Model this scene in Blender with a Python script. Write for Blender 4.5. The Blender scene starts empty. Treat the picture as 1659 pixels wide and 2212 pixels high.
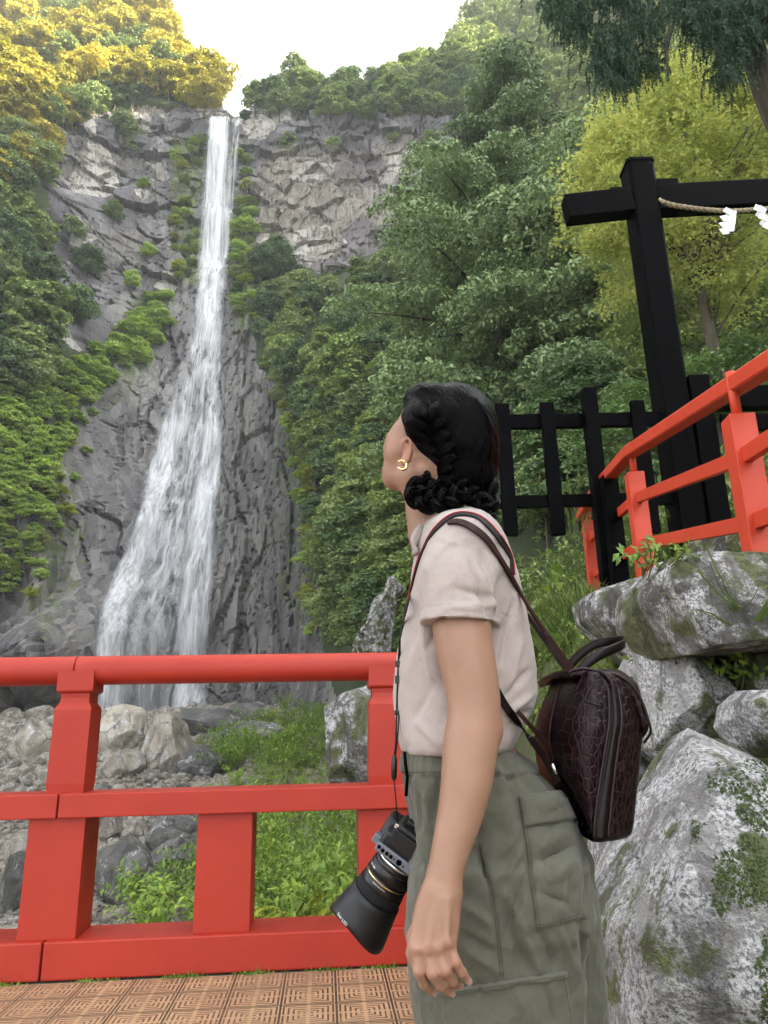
import bpy, bmesh, math, random
import numpy as np
from mathutils import Vector, Matrix
from mathutils.bvhtree import BVHTree
R = math.radians
C = bpy.context.scene.collection
rnd = random.Random(7)
rng = np.random.default_rng(7)

# ------------------------------------------------------------ camera
FPX, CU, CV = 1597.8, 829.5, 1106.0
CAM = np.array([0.0, 0.0, 1.0])
_z = np.array([-135.0, 6300.0, -1878.0]); _z /= np.linalg.norm(_z)
_y = np.array([0.0, 0.0, -1.0]); _y -= _z*_y.dot(_z); _y /= np.linalg.norm(_y)
_x = np.cross(_y, _z)
ROT = np.array([_x, _y, _z])                     # camera space -> world
cd = bpy.data.cameras.new('camera'); cam = bpy.data.objects.new('camera', cd); C.objects.link(cam)
cam.matrix_world = Matrix.Translation(CAM) @ Matrix(ROT.tolist()).to_4x4()
cd.sensor_fit = 'VERTICAL'; cd.sensor_height = 36.0; cd.lens = 36.0*FPX/2212.0
cd.clip_start = 0.05; cd.clip_end = 5000
bpy.context.scene.camera = cam

# ------------------------------------------------------------ light
HAZE = 0.00042
SUN_E = R(30); SH = np.array([0.95, -0.312]); SH /= np.linalg.norm(SH)
sc = bpy.context.scene
w = bpy.data.worlds.new('World'); sc.world = w; w.use_nodes = True
nt = w.node_tree; nt.nodes.clear()
sky = nt.nodes.new('ShaderNodeTexSky'); sky.sky_type = 'NISHITA'; sky.sun_disc = False
sky.sun_elevation = SUN_E; sky.sun_rotation = math.atan2(SH[0], SH[1])
sky.air_density = 1.0; sky.dust_density = 3.0; sky.ozone_density = 1.0
bg = nt.nodes.new('ShaderNodeBackground'); bg.inputs[1].default_value = 0.15
wo = nt.nodes.new('ShaderNodeOutputWorld')
bw = nt.nodes.new('ShaderNodeRGBToBW'); nt.links.new(sky.outputs[0], bw.inputs[0])          # thin bright overcast takes most of the blue out
tint = nt.nodes.new('ShaderNodeMix'); tint.data_type = 'RGBA'; tint.blend_type = 'MULTIPLY'; tint.inputs[0].default_value = 1.0; nt.links.new(bw.outputs[0], tint.inputs[6]); tint.inputs[7].default_value = (0.97, 0.985, 1.0, 1)
mxs = nt.nodes.new('ShaderNodeMix'); mxs.data_type = 'RGBA'; mxs.inputs[0].default_value = 0.80
nt.links.new(sky.outputs[0], mxs.inputs[6]); nt.links.new(tint.outputs[2], mxs.inputs[7])
nt.links.new(mxs.outputs[2], bg.inputs[0]); nt.links.new(bg.outputs[0], wo.inputs[0])
sd = bpy.data.lights.new('sun', 'SUN'); sd.energy = 5.0; sd.angle = R(0.5); sd.color = (1.0, 0.85, 0.60)
sun = bpy.data.objects.new('sun', sd); C.objects.link(sun)
SDIR = Vector((SH[0]*math.cos(SUN_E), SH[1]*math.cos(SUN_E), math.sin(SUN_E)))
sun.rotation_euler = SDIR.to_track_quat('Z', 'Y').to_euler()
sun.location = (50, -20, 60)
sc.view_settings.view_transform = 'Standard'; sc.view_settings.look = 'None'
sc.view_settings.gamma = 1.0; sc.view_settings.exposure = 2.95
sc.cycles.use_denoising = True
sc.cycles.max_bounces = 7; sc.cycles.diffuse_bounces = 2; sc.cycles.glossy_bounces = 2
sc.cycles.transparent_max_bounces = 12; sc.cycles.volume_bounces = 1

# ------------------------------------------------------------ pixel <-> world helpers
def ray(u, v):
    d = ROT @ np.array([(u-CU)/FPX, (CV-v)/FPX, -1.0]); return d
def P(u, v, Y):
    d = ray(u, v); return CAM + d*(Y/d[1])
def G(u, v, z=0.0):
    d = ray(u, v); return CAM + d*((z-CAM[2])/d[2])
def proj(p):
    p = np.atleast_2d(p) - CAM
    c = p @ ROT
    zz = -c[:, 2]; zz = np.where(np.abs(zz) < 1e-6, 1e-6, zz)
    return np.stack([CU+FPX*c[:, 0]/zz, CV-FPX*c[:, 1]/zz, zz], 1)
def mpp(v, Y):
    d = ray(CU, v); return (Y/d[1])/FPX*1.0      # metres per overview pixel at that depth
def inpoly(u, v, poly):
    u = np.asarray(u, float); v = np.asarray(v, float); r = np.zeros(u.shape, bool)
    n = len(poly)
    for i in range(n):
        x1, y1 = poly[i]; x2, y2 = poly[(i+1) % n]
        c = ((y1 > v) != (y2 > v)) & (u < (x2-x1)*(v-y1)/((y2-y1) if y2 != y1 else 1e-9)+x1)
        r ^= c
    return r

# ------------------------------------------------------------ noise
def _h(ix, iy, iz, s):
    n = (ix.astype(np.int64)*374761393 + iy.astype(np.int64)*668265263 + iz.astype(np.int64)*2147483647 + s*974711) & 0xffffffff
    n = ((n ^ (n >> 13))*1274126177) & 0xffffffff
    n = (n ^ (n >> 16)) & 0xffffffff
    return n.astype(np.float64)/4294967295.0
def vn(p, s=0):
    p = np.asarray(p, float); i = np.floor(p).astype(np.int64); f = p-i; f = f*f*(3-2*f)
    x, y, z = i[..., 0], i[..., 1], i[..., 2]; r = 0
    for dx in (0, 1):
        for dy in (0, 1):
            for dz in (0, 1):
                wgt = (f[..., 0] if dx else 1-f[..., 0])*(f[..., 1] if dy else 1-f[..., 1])*(f[..., 2] if dz else 1-f[..., 2])
                r = r+wgt*_h(x+dx, y+dy, z+dz, s)
    return r*2-1
def fbm(p, o=4, s=0, g=0.5):
    p = np.asarray(p, float); r = 0; a = 1.0; t = 0
    for k in range(o):
        r = r+a*vn(p*2**k+k*17.3, s+k); t += a; a *= g
    return r/t
def ss(a, b, x):
    t = np.clip((np.asarray(x, float)-a)/(b-a), 0, 1); return t*t*(3-2*t)
def cells(x, z, cw, ch, s):
    """voronoi cells on a stretched grid: (random value, second random, edge distance)"""
    gx = x/cw; gz = z/ch; ix = np.floor(gx).astype(int); iz = np.floor(gz).astype(int)
    b1 = np.full(x.shape, 9.0); b2 = np.full(x.shape, 9.0); r1 = np.zeros(x.shape); r2 = np.zeros(x.shape)
    for dx in (-1, 0, 1):
        for dz in (-1, 0, 1):
            cx = ix+dx; cz = iz+dz; o = np.zeros_like(cx)
            px = cx+_h(cx, cz, o, s); pz = cz+_h(cx, cz, o+1, s)
            d = np.maximum(np.abs(gx-px), np.abs(gz-pz))*0.6+np.hypot(gx-px, gz-pz)*0.4
            m = d < b1
            b2 = np.where(m, b1, np.minimum(b2, d)); r1 = np.where(m, _h(cx, cz, o+2, s), r1); r2 = np.where(m, _h(cx, cz, o+3, s), r2)
            b1 = np.where(m, d, b1)
    return r1, r2, b2-b1

# ------------------------------------------------------------ mesh helpers
def mk_mesh(name, V, Fs, mats=(), smooth=False, mi=None):
    """Fs: list of (n,k) int arrays"""
    V = np.ascontiguousarray(V, np.float32); me = bpy.data.meshes.new(name)
    if isinstance(Fs, np.ndarray): Fs = [Fs]
    Fs = [np.asarray(f, np.int32) for f in Fs if len(f)]
    me.vertices.add(len(V)); me.vertices.foreach_set('co', V.ravel())
    li = np.concatenate([f.ravel() for f in Fs]); tot = np.concatenate([np.full(len(f), f.shape[1], np.int32) for f in Fs])
    me.loops.add(len(li)); me.loops.foreach_set('vertex_index', li)
    me.polygons.add(len(tot)); st = np.concatenate([[0], np.cumsum(tot)[:-1]]).astype(np.int32)
    me.polygons.foreach_set('loop_start', st); me.polygons.foreach_set('loop_total', tot)
    me.polygons.foreach_set('use_smooth', np.full(len(tot), smooth))
    if mi is not None: me.polygons.foreach_set('material_index', np.asarray(mi, np.int32))
    for m in mats: me.materials.append(m)
    me.update(calc_edges=True); me.validate()
    return me
def obj(name, me, parent=None, **kw):
    o = bpy.data.objects.new(name, me); C.objects.link(o)
    if parent is not None: o.parent = parent
    for k, v in kw.items(): o[k] = v
    return o
def thing(name, label, cat, loc=(0, 0, 0), group=None, me=None):
    o = bpy.data.objects.new(name, me); C.objects.link(o); o.location = tuple(loc)
    o['label'] = label; o['category'] = cat
    if group: o['group'] = group
    return o
def tag(o, label, cat, group=None):
    o['label'] = label; o['category'] = cat
    if group: o['group'] = group
    return o
def addattr(me, name, vals):
    a = me.attributes.new(name, 'FLOAT', 'POINT'); a.data.foreach_set('value', np.asarray(vals, np.float32))
class MB:
    """collects closed pieces; build() links them as one mesh object"""
    def __init__(s): s.V = []; s.F = {}; s.n = 0
    def add(s, V, F):
        V = np.asarray(V, float); s.V.append(V)
        for f in (F if isinstance(F, list) and len(F) and isinstance(F[0], np.ndarray) else [np.asarray(F)]):
            f = np.asarray(f, int); s.F.setdefault(f.shape[1], []).append(f+s.n)
        s.n += len(V); return s
    def hexa(s, c):                # 8 corners: bottom 4 ccw, top 4
        return s.add(c, np.array([[0, 3, 2, 1], [4, 5, 6, 7], [0, 1, 5, 4], [1, 2, 6, 5], [2, 3, 7, 6], [3, 0, 4, 7]]))
    def box(s, lo, hi, M=None, bev=0.0):
        x0, y0, z0 = lo; x1, y1, z1 = hi
        if bev <= 0:
            c = np.array([[x0, y0, z0], [x1, y0, z0], [x1, y1, z0], [x0, y1, z0], [x0, y0, z1], [x1, y0, z1], [x1, y1, z1], [x0, y1, z1]], float)
            F = np.array([[0, 3, 2, 1], [4, 5, 6, 7], [0, 1, 5, 4], [1, 2, 6, 5], [2, 3, 7, 6], [3, 0, 4, 7]])
            return s.add(xf(c, M), F)
        bm = bmesh.new(); bmesh.ops.create_cube(bm, size=1)
        for v in bm.verts: v.co = Vector(((x0+x1)/2+v.co.x*(x1-x0), (y0+y1)/2+v.co.y*(y1-y0), (z0+z1)/2+v.co.z*(z1-z0)))
        bmesh.ops.bevel(bm, geom=bm.edges[:], offset=bev, segments=2, affect='EDGES', profile=0.6)
        return s.bm(bm, M)
    def bm(s, bm, M=None):
        bm.verts.ensure_lookup_table(); bm.verts.index_update()
        V = np.array([v.co[:] for v in bm.verts]); by = {}
        for f in bm.faces: by.setdefault(len(f.verts), []).append([v.index for v in f.verts])
        bm.free(); s.add(xf(V, M), [np.array(a) for a in by.values()]); return s
    def tube(s, pts, r, n=10, cap=True, flat=1.0, up=None):
        pts = np.asarray(pts, float); m = len(pts); r = np.broadcast_to(np.asarray(r, float), (m,))
        t = np.gradient(pts, axis=0); t /= np.linalg.norm(t, axis=1)[:, None]+1e-12
        ref = np.array([0, 0, 1.0]) if up is None else np.asarray(up, float)
        if up is None and abs(t[0] @ ref) > 0.9: ref = np.array([1.0, 0, 0])
        rings = []
        a = np.linspace(0, 2*np.pi, n, endpoint=False)
        for i in range(m):
            b = np.cross(t[i], ref); b /= np.linalg.norm(b)+1e-12; c = np.cross(b, t[i])
            if up is None: ref = c
            rings.append(pts[i]+r[i]*(np.cos(a)[:, None]*b+flat*np.sin(a)[:, None]*c))
        V = np.concatenate(rings); i = np.arange(m-1)[:, None]*n; j = np.arange(n)[None]
        F = np.stack([i+j, i+(j+1) % n, i+n+(j+1) % n, i+n+j], -1).reshape(-1, 4)
        Fs = [F]
        if cap:
            V = np.concatenate([V, pts[:1], pts[-1:]]); k = np.arange(n)
            Fs.append(np.concatenate([np.stack([np.full(n, m*n), (k+1) % n, k], 1), np.stack([np.full(n, m*n+1), (m-1)*n+k, (m-1)*n+(k+1) % n], 1)]))
        return s.add(V, Fs)
    def build(s, name, mat, parent=None, smooth=False, **kw):
        me = mk_mesh(name, np.concatenate(s.V), [np.concatenate(f) for f in s.F.values()], [mat] if mat else [], smooth)
        return obj(name, me, parent, **kw)
    def mesh(s, name, mats, smooth=False):
        return mk_mesh(name, np.concatenate(s.V), [np.concatenate(f) for f in s.F.values()], mats, smooth)
def xf(V, M):
    if M is None: return V
    M = np.array(M); return V @ M[:3, :3].T+M[:3, 3]
def spl(pts, n):
    """catmull-rom resample"""
    p = np.asarray(pts, float); m = len(p); q = np.concatenate([[2*p[0]-p[1]], p, [2*p[-1]-p[-2]]])
    t = np.linspace(0, m-1-1e-9, n); i = t.astype(int); f = (t-i)[:, None]
    a, b, c, d = q[i], q[i+1], q[i+2], q[i+3]
    return 0.5*(2*b+(c-a)*f+(2*a-5*b+4*c-d)*f**2+(3*b-a-3*c+d)*f**3)
def normals(V, F):
    n = np.zeros_like(V)
    if F.shape[1] == 4: fn = np.cross(V[F[:, 2]]-V[F[:, 0]], V[F[:, 3]]-V[F[:, 1]])
    else: fn = np.cross(V[F[:, 1]]-V[F[:, 0]], V[F[:, 2]]-V[F[:, 0]])
    for k in range(F.shape[1]):
        for c in range(3): n[:, c] += np.bincount(F[:, k], fn[:, c], len(V))
    return n/(np.linalg.norm(n, axis=1)[:, None]+1e-12)
def lap(V, F, it=2, lam=0.5):
    nx = []
    for k in range(F.shape[1]): nx.append(np.stack([F[:, k], F[:, (k+1) % F.shape[1]]], 1))
    E = np.concatenate(nx); E = np.concatenate([E, E[:, ::-1]]); cnt = np.bincount(E[:, 0], minlength=len(V))[:, None]+1e-9
    for _ in range(it):
        a = np.stack([np.bincount(E[:, 0], V[E[:, 1], c], len(V)) for c in range(3)], 1)
        V = V+lam*(a/cnt-V)
    return V

# ------------------------------------------------------------ signed-distance modelling
class Field:
    def __init__(s, lo, hi, h):
        s.o = np.array(lo, float); s.h = h; n = np.ceil((np.array(hi)-s.o)/h).astype(int)+1
        s.A = np.full(n, 1.0, np.float32)
    def _blk(s, lo, hi):
        a = np.maximum(((np.array(lo)-s.o)/s.h).astype(int)-1, 0); b = np.minimum(((np.array(hi)-s.o)/s.h).astype(int)+3, s.A.shape)
        g = [s.o[k]+s.h*np.arange(a[k], max(b[k], a[k])) for k in range(3)]
        return (slice(a[0], b[0]), slice(a[1], b[1]), slice(a[2], b[2])), np.meshgrid(*g, indexing='ij', sparse=True)
    def put(s, fn, lo, hi, k=0.01, sub=False):
        m = 2*k+3*s.h; sl, (X, Y, Z) = s._blk(np.array(lo)-m, np.array(hi)+m)
        if min(s.A[sl].shape) == 0: return s
        d = fn(X, Y, Z); A = s.A[sl]
        if sub: A2 = -A; h = np.clip(0.5+0.5*(d-A2)/k, 0, 1); r = -(d*(1-h)+A2*h-k*h*(1-h))
        else: h = np.clip(0.5+0.5*(d-A)/k, 0, 1); r = d*(1-h)+A*h-k*h*(1-h)
        s.A[sl] = r; return s
    def cap(s, a, b, ra, rb, k=0.01, sub=False, flat=None):
        a = np.array(a, float); b = np.array(b, float); ab = b-a; L = ab @ ab+1e-12; m = max(ra, rb)
        def fn(X, Y, Z):
            t = np.clip(((X-a[0])*ab[0]+(Y-a[1])*ab[1]+(Z-a[2])*ab[2])/L, 0, 1)
            dx, dy, dz = X-a[0]-t*ab[0], Y-a[1]-t*ab[1], Z-a[2]-t*ab[2]
            if flat is not None:
                n, q = flat; dn = dx*n[0]+dy*n[1]+dz*n[2]; dx = dx+dn*n[0]*(q-1); dy = dy+dn*n[1]*(q-1); dz = dz+dn*n[2]*(q-1)
            return np.sqrt(dx**2+dy**2+dz**2)-(ra+(rb-ra)*t)
        return s.put(fn, np.minimum(a, b)-m, np.maximum(a, b)+m, k, sub)
    def ell(s, c, r, M=None, k=0.01, sub=False):
        c = np.array(c, float); r = np.array(r, float); m = r.max(); M = np.eye(3) if M is None else np.array(M)
        def fn(X, Y, Z):
            x, y, z = X-c[0], Y-c[1], Z-c[2]
            p = [(M[0, i]*x+M[1, i]*y+M[2, i]*z)/r[i] for i in range(3)]
            q = np.sqrt(p[0]**2+p[1]**2+p[2]**2); g = np.sqrt((p[0]/r[0])**2+(p[1]/r[1])**2+(p[2]/r[2])**2)+1e-9
            return q*(q-1)/g
        return s.put(fn, c-m, c+m, k, sub)
    def stack(s, zs, cx, cy, a, b, k=0.01, n=2.3, sub=False, yaw=0.0):
        zs = np.array(zs); o = np.argsort(zs); zs = zs[o]; cx, cy, a, b = [np.array(q)[o] for q in (cx, cy, a, b)]
        co, si = math.cos(yaw), math.sin(yaw); m = max(a.max(), b.max())
        def fn(X, Y, Z):
            z = Z; ax = np.interp(z, zs, a); by = np.interp(z, zs, b); x0 = X-np.interp(z, zs, cx); y0 = Y-np.interp(z, zs, cy)
            x = (co*x0+si*y0)/ax; y = (-si*x0+co*y0)/by
            q = (np.abs(x)**n+np.abs(y)**n)**(1/n); d = (q-1)*np.minimum(ax, by)
            return np.maximum(d, np.maximum(zs[0]-z, z-zs[-1]))
        return s.put(fn, (cx.min()-m, cy.min()-m, zs[0]), (cx.max()+m, cy.max()+m, zs[-1]), k, sub)
    def mesh(s):
        A = s.A; S = A < 0; c = np.zeros(np.array(A.shape)-1, np.int8)
        for d in np.ndindex(2, 2, 2): c += S[d[0]:A.shape[0]-1+d[0], d[1]:A.shape[1]-1+d[1], d[2]:A.shape[2]-1+d[2]]
        act = (c > 0) & (c < 8); idx = np.argwhere(act); vid = np.full(act.shape, -1, np.int64); vid[act] = np.arange(len(idx))
        acc = np.zeros((len(idx), 3)); n = np.zeros((len(idx), 1))
        for ax in range(3):
            for e in np.ndindex(2, 2):
                oa = np.zeros(3, int); oa[[q for q in range(3) if q != ax]] = e; ob = oa.copy(); ob[ax] = 1
                va = A[tuple((idx+oa).T)]; vb = A[tuple((idx+ob).T)]; m = (va < 0) != (vb < 0)
                t = np.where(m, va/np.where(m, va-vb, 1), 0)[:, None]
                acc += m[:, None]*(oa+t*(ob-oa)); n += m[:, None]
        V = s.o+s.h*(idx+acc/np.maximum(n, 1)); F = []
        for ax in range(3):
            b, c2 = [q for q in range(3) if q != ax]
            lo = [slice(None)]*3; hi = [slice(None)]*3; lo[ax] = slice(0, -1); hi[ax] = slice(1, None)
            sa = S[tuple(lo)]; sb = S[tuple(hi)]; m = sa != sb; g = np.argwhere(m); sg = sa[m]
            ok = (g[:, b] >= 1) & (g[:, c2] >= 1) & (g[:, b] < A.shape[b]-1) & (g[:, c2] < A.shape[c2]-1); g = g[ok]; sg = sg[ok]
            def cell(db, dc):
                q = g.copy(); q[:, b] += db; q[:, c2] += dc; return vid[tuple(q.T)]
            q = np.stack([cell(-1, -1), cell(0, -1), cell(0, 0), cell(-1, 0)], 1)
            if ax == 1: q = q[:, ::-1]
            q = np.where(sg[:, None], q, q[:, ::-1]); F.append(q)
        return V, np.concatenate(F)
# ------------------------------------------------------------ materials
class N:
    def __init__(s, name):
        s.m = bpy.data.materials.new(name); s.m.use_nodes = True; s.t = s.m.node_tree; s.t.nodes.clear()
        s.out = s.new('ShaderNodeOutputMaterial'); s._c = {}
    def new(s, t, **kw):
        n = s.t.nodes.new(t)
        for k, v in kw.items(): setattr(n, k, v)
        return n
    def set(s, n, i, v):
        if hasattr(v, 'is_linked') or isinstance(v, bpy.types.NodeSocket): s.t.links.new(v, n.inputs[i])
        elif isinstance(v, (tuple, list)) and len(v) == 3 and n.inputs[i].type == 'RGBA': n.inputs[i].default_value = (*v, 1)
        else: n.inputs[i].default_value = v
    def co(s, which='Object'):
        if 'c' not in s._c: s._c['c'] = s.new('ShaderNodeTexCoord')
        return s._c['c'].outputs[which]
    def map(s, v, scale=(1, 1, 1), rot=(0, 0, 0), loc=(0, 0, 0)):
        n = s.new('ShaderNodeMapping'); s.set(n, 0, v); n.inputs['Scale'].default_value = scale; n.inputs['Rotation'].default_value = rot; n.inputs['Location'].default_value = loc
        return n.outputs[0]
    def noise(s, v, sc, det=4, rough=0.6, dist=0.0):
        n = s.new('ShaderNodeTexNoise'); s.set(n, 'Vector', v); n.inputs['Scale'].default_value = sc; n.inputs['Detail'].default_value = det
        n.inputs['Roughness'].default_value = rough; n.inputs['Distortion'].default_value = dist; return n.outputs[0]
    def vor(s, v, sc, feat='F1', rnd_=1.0):
        n = s.new('ShaderNodeTexVoronoi', feature=feat); s.set(n, 'Vector', v); n.inputs['Scale'].default_value = sc; n.inputs['Randomness'].default_value = rnd_; return n
    def ramp(s, f, *st):
        n = s.new('ShaderNodeValToRGB'); s.set(n, 0, f); e = n.color_ramp.elements
        while len(e) < len(st): e.new(0.5)
        for q, (p, c) in zip(e, st):
            q.position = p; q.color = (*c, 1) if isinstance(c, (tuple, list)) else (c, c, c, 1)
        return n.outputs[0]
    def mix(s, f, a, b, mode='MIX'):
        n = s.new('ShaderNodeMix', data_type='RGBA', blend_type=mode); s.set(n, 0, f); s.set(n, 6, a); s.set(n, 7, b); return n.outputs[2]
    def math(s, op, a, b=0.0, c=None):
        n = s.new('ShaderNodeMath', operation=op); s.set(n, 0, a); s.set(n, 1, b)
        if c is not None: s.set(n, 2, c)
        return n.outputs[0]
    def attr(s, name):
        return s.new('ShaderNodeAttribute', attribute_name=name).outputs['Fac']
    def bump(s, h, strength=0.3, dist=0.01, nrm=None):
        n = s.new('ShaderNodeBump'); n.inputs['Strength'].default_value = strength; n.inputs['Distance'].default_value = dist; s.set(n, 'Height', h)
        if nrm is not None: s.set(n, 'Normal', nrm)
        return n.outputs[0]
    def pbr(s, col, rough=0.6, nrm=None, spec=0.5, **kw):
        n = s.new('ShaderNodeBsdfPrincipled'); s.set(n, 'Base Color', col); s.set(n, 'Roughness', rough); n.inputs['Specular IOR Level'].default_value = spec
        if nrm is not None: s.set(n, 'Normal', nrm)
        for k, v in kw.items(): s.set(n, k.replace('_', ' '), v)
        return n.outputs[0]
    def fin(s, sh):
        s.t.links.new(sh, s.out.inputs[0]); return s.m

def m_paint(name, col, rough, dirt=0.12, bump=0.15, spec=0.4):
    a = N(name); c = a.co(); n1 = a.noise(c, 3.0, 5, 0.6); n2 = a.noise(c, 60, 3, 0.6); n3 = a.noise(a.map(c, (1, 1, 0.15)), 14, 4, 0.7)
    dark = tuple(x*0.72 for x in col); k = a.mix(a.ramp(n1, (0.35, 0.0), (0.7, dirt*4)), col, dark)
    k = a.mix(a.ramp(n3, (0.62, 0.0), (0.8, dirt*3)), k, tuple(x*0.6 for x in col))
    r = a.math('MULTIPLY_ADD', n1, 0.25, rough-0.12)
    return a.fin(a.pbr(k, r, a.bump(a.math('MULTIPLY_ADD', n2, 0.5, a.noise(c, 18, 3, 0.5)), bump, 0.004), spec=spec))
M_RED = m_paint('red_paint', (0.38, 0.026, 0.012), 0.50)
M_RED2 = m_paint('orange_red_paint', (0.56, 0.052, 0.019), 0.45)
M_BLACK = m_paint('black_paint', (0.0005, 0.0006, 0.0011), 0.5, 0.1, spec=0.03)

def m_leaf(name, c1, c2, c3, trans=0.2, rough=0.55, nsc=0.4):
    a = N(name); g = a.new('ShaderNodeNewGeometry'); oi = a.new('ShaderNodeObjectInfo')
    n = a.noise(a.co('Object'), nsc, 2, 0.5)
    f = a.math('MULTIPLY_ADD', g.outputs['Random Per Island'], 0.55, a.math('MULTIPLY_ADD', n, 0.5, a.math('MULTIPLY_ADD', oi.outputs['Random'], 0.5, -0.27)))
    k = a.ramp(f, (0.1, c1), (0.5, c2), (0.95, c3))
    p = a.pbr(k, rough, spec=0.35); t = a.new('ShaderNodeBsdfTranslucent'); a.set(t, 0, a.mix(0.4, k, (1, 1, 0.35), 'MULTIPLY'))
    mx = a.new('ShaderNodeMixShader'); mx.inputs[0].default_value = trans; a.t.links.new(p, mx.inputs[1]); a.t.links.new(t.outputs[0], mx.inputs[2])
    return a.fin(mx.outputs[0])
L_HILL = m_leaf('hill_leaves', (0.120, 0.179, 0.067), (0.210, 0.288, 0.100), (0.348, 0.423, 0.144))
L_BRIGHT = m_leaf('bright_cliff_leaves', (0.211, 0.323, 0.063), (0.350, 0.505, 0.099), (0.520, 0.673, 0.140))
L_LIGHT = m_leaf('light_hill_leaves', (0.121, 0.182, 0.052), (0.207, 0.293, 0.078), (0.322, 0.422, 0.114))
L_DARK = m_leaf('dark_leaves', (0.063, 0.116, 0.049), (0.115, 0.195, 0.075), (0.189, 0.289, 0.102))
L_SUNTINT = m_leaf('sun_tinted_leaves', (0.241, 0.248, 0.033), (0.408, 0.371, 0.048), (0.605, 0.511, 0.068))  # yellow of the low sun is put into this leaf colour
L_CEDAR = m_leaf('cedar_needles', (0.095, 0.151, 0.063), (0.170, 0.253, 0.104), (0.278, 0.367, 0.157), 0.08)
L_DROOP = m_leaf('drooping_needles', (0.027, 0.058, 0.034), (0.051, 0.102, 0.058), (0.085, 0.153, 0.082), 0.2)
L_MAPLE = m_leaf('maple_leaves', (0.224, 0.301, 0.102), (0.448, 0.507, 0.165), (0.736, 0.697, 0.258), 0.45)
L_SHRUB = m_leaf('shrub_leaves', (0.096, 0.174, 0.037), (0.190, 0.303, 0.053), (0.350, 0.470, 0.075), 0.35, nsc=2.0)
L_FRESH = m_leaf('fresh_leaves', (0.11, 0.19, 0.03), (0.19, 0.29, 0.045), (0.30, 0.39, 0.07), 0.35, nsc=2.0)
L_FERN = m_leaf('fern_leaves', (0.182, 0.234, 0.026), (0.312, 0.364, 0.039), (0.442, 0.494, 0.065), 0.35, nsc=2.0)
L_CREEP = m_leaf('creeping_moss_leaves', (0.018, 0.030, 0.010), (0.040, 0.062, 0.018), (0.085, 0.120, 0.035), 0.2, nsc=4.0)
L_GRASS = m_leaf('grass_blades', (0.062, 0.102, 0.025), (0.125, 0.178, 0.043), (0.232, 0.289, 0.076), 0.3, nsc=2.0)

def m_bark(name, c1, c2, sc=6):
    a = N(name); c = a.map(a.co(), (1, 1, 0.18)); n = a.noise(c, sc, 6, 0.7); mo = a.noise(a.co(), sc*0.4, 4, 0.6)
    k = a.mix(a.ramp(mo, (0.5, 0.0), (0.65, 0.6)), a.ramp(n, (0.3, c1), (0.7, c2)), (0.05, 0.075, 0.02))
    return a.fin(a.pbr(k, 0.9, a.bump(n, 0.8, 0.03)))
M_BARK = m_bark('bark', (0.035, 0.027, 0.02), (0.13, 0.105, 0.08))

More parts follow.
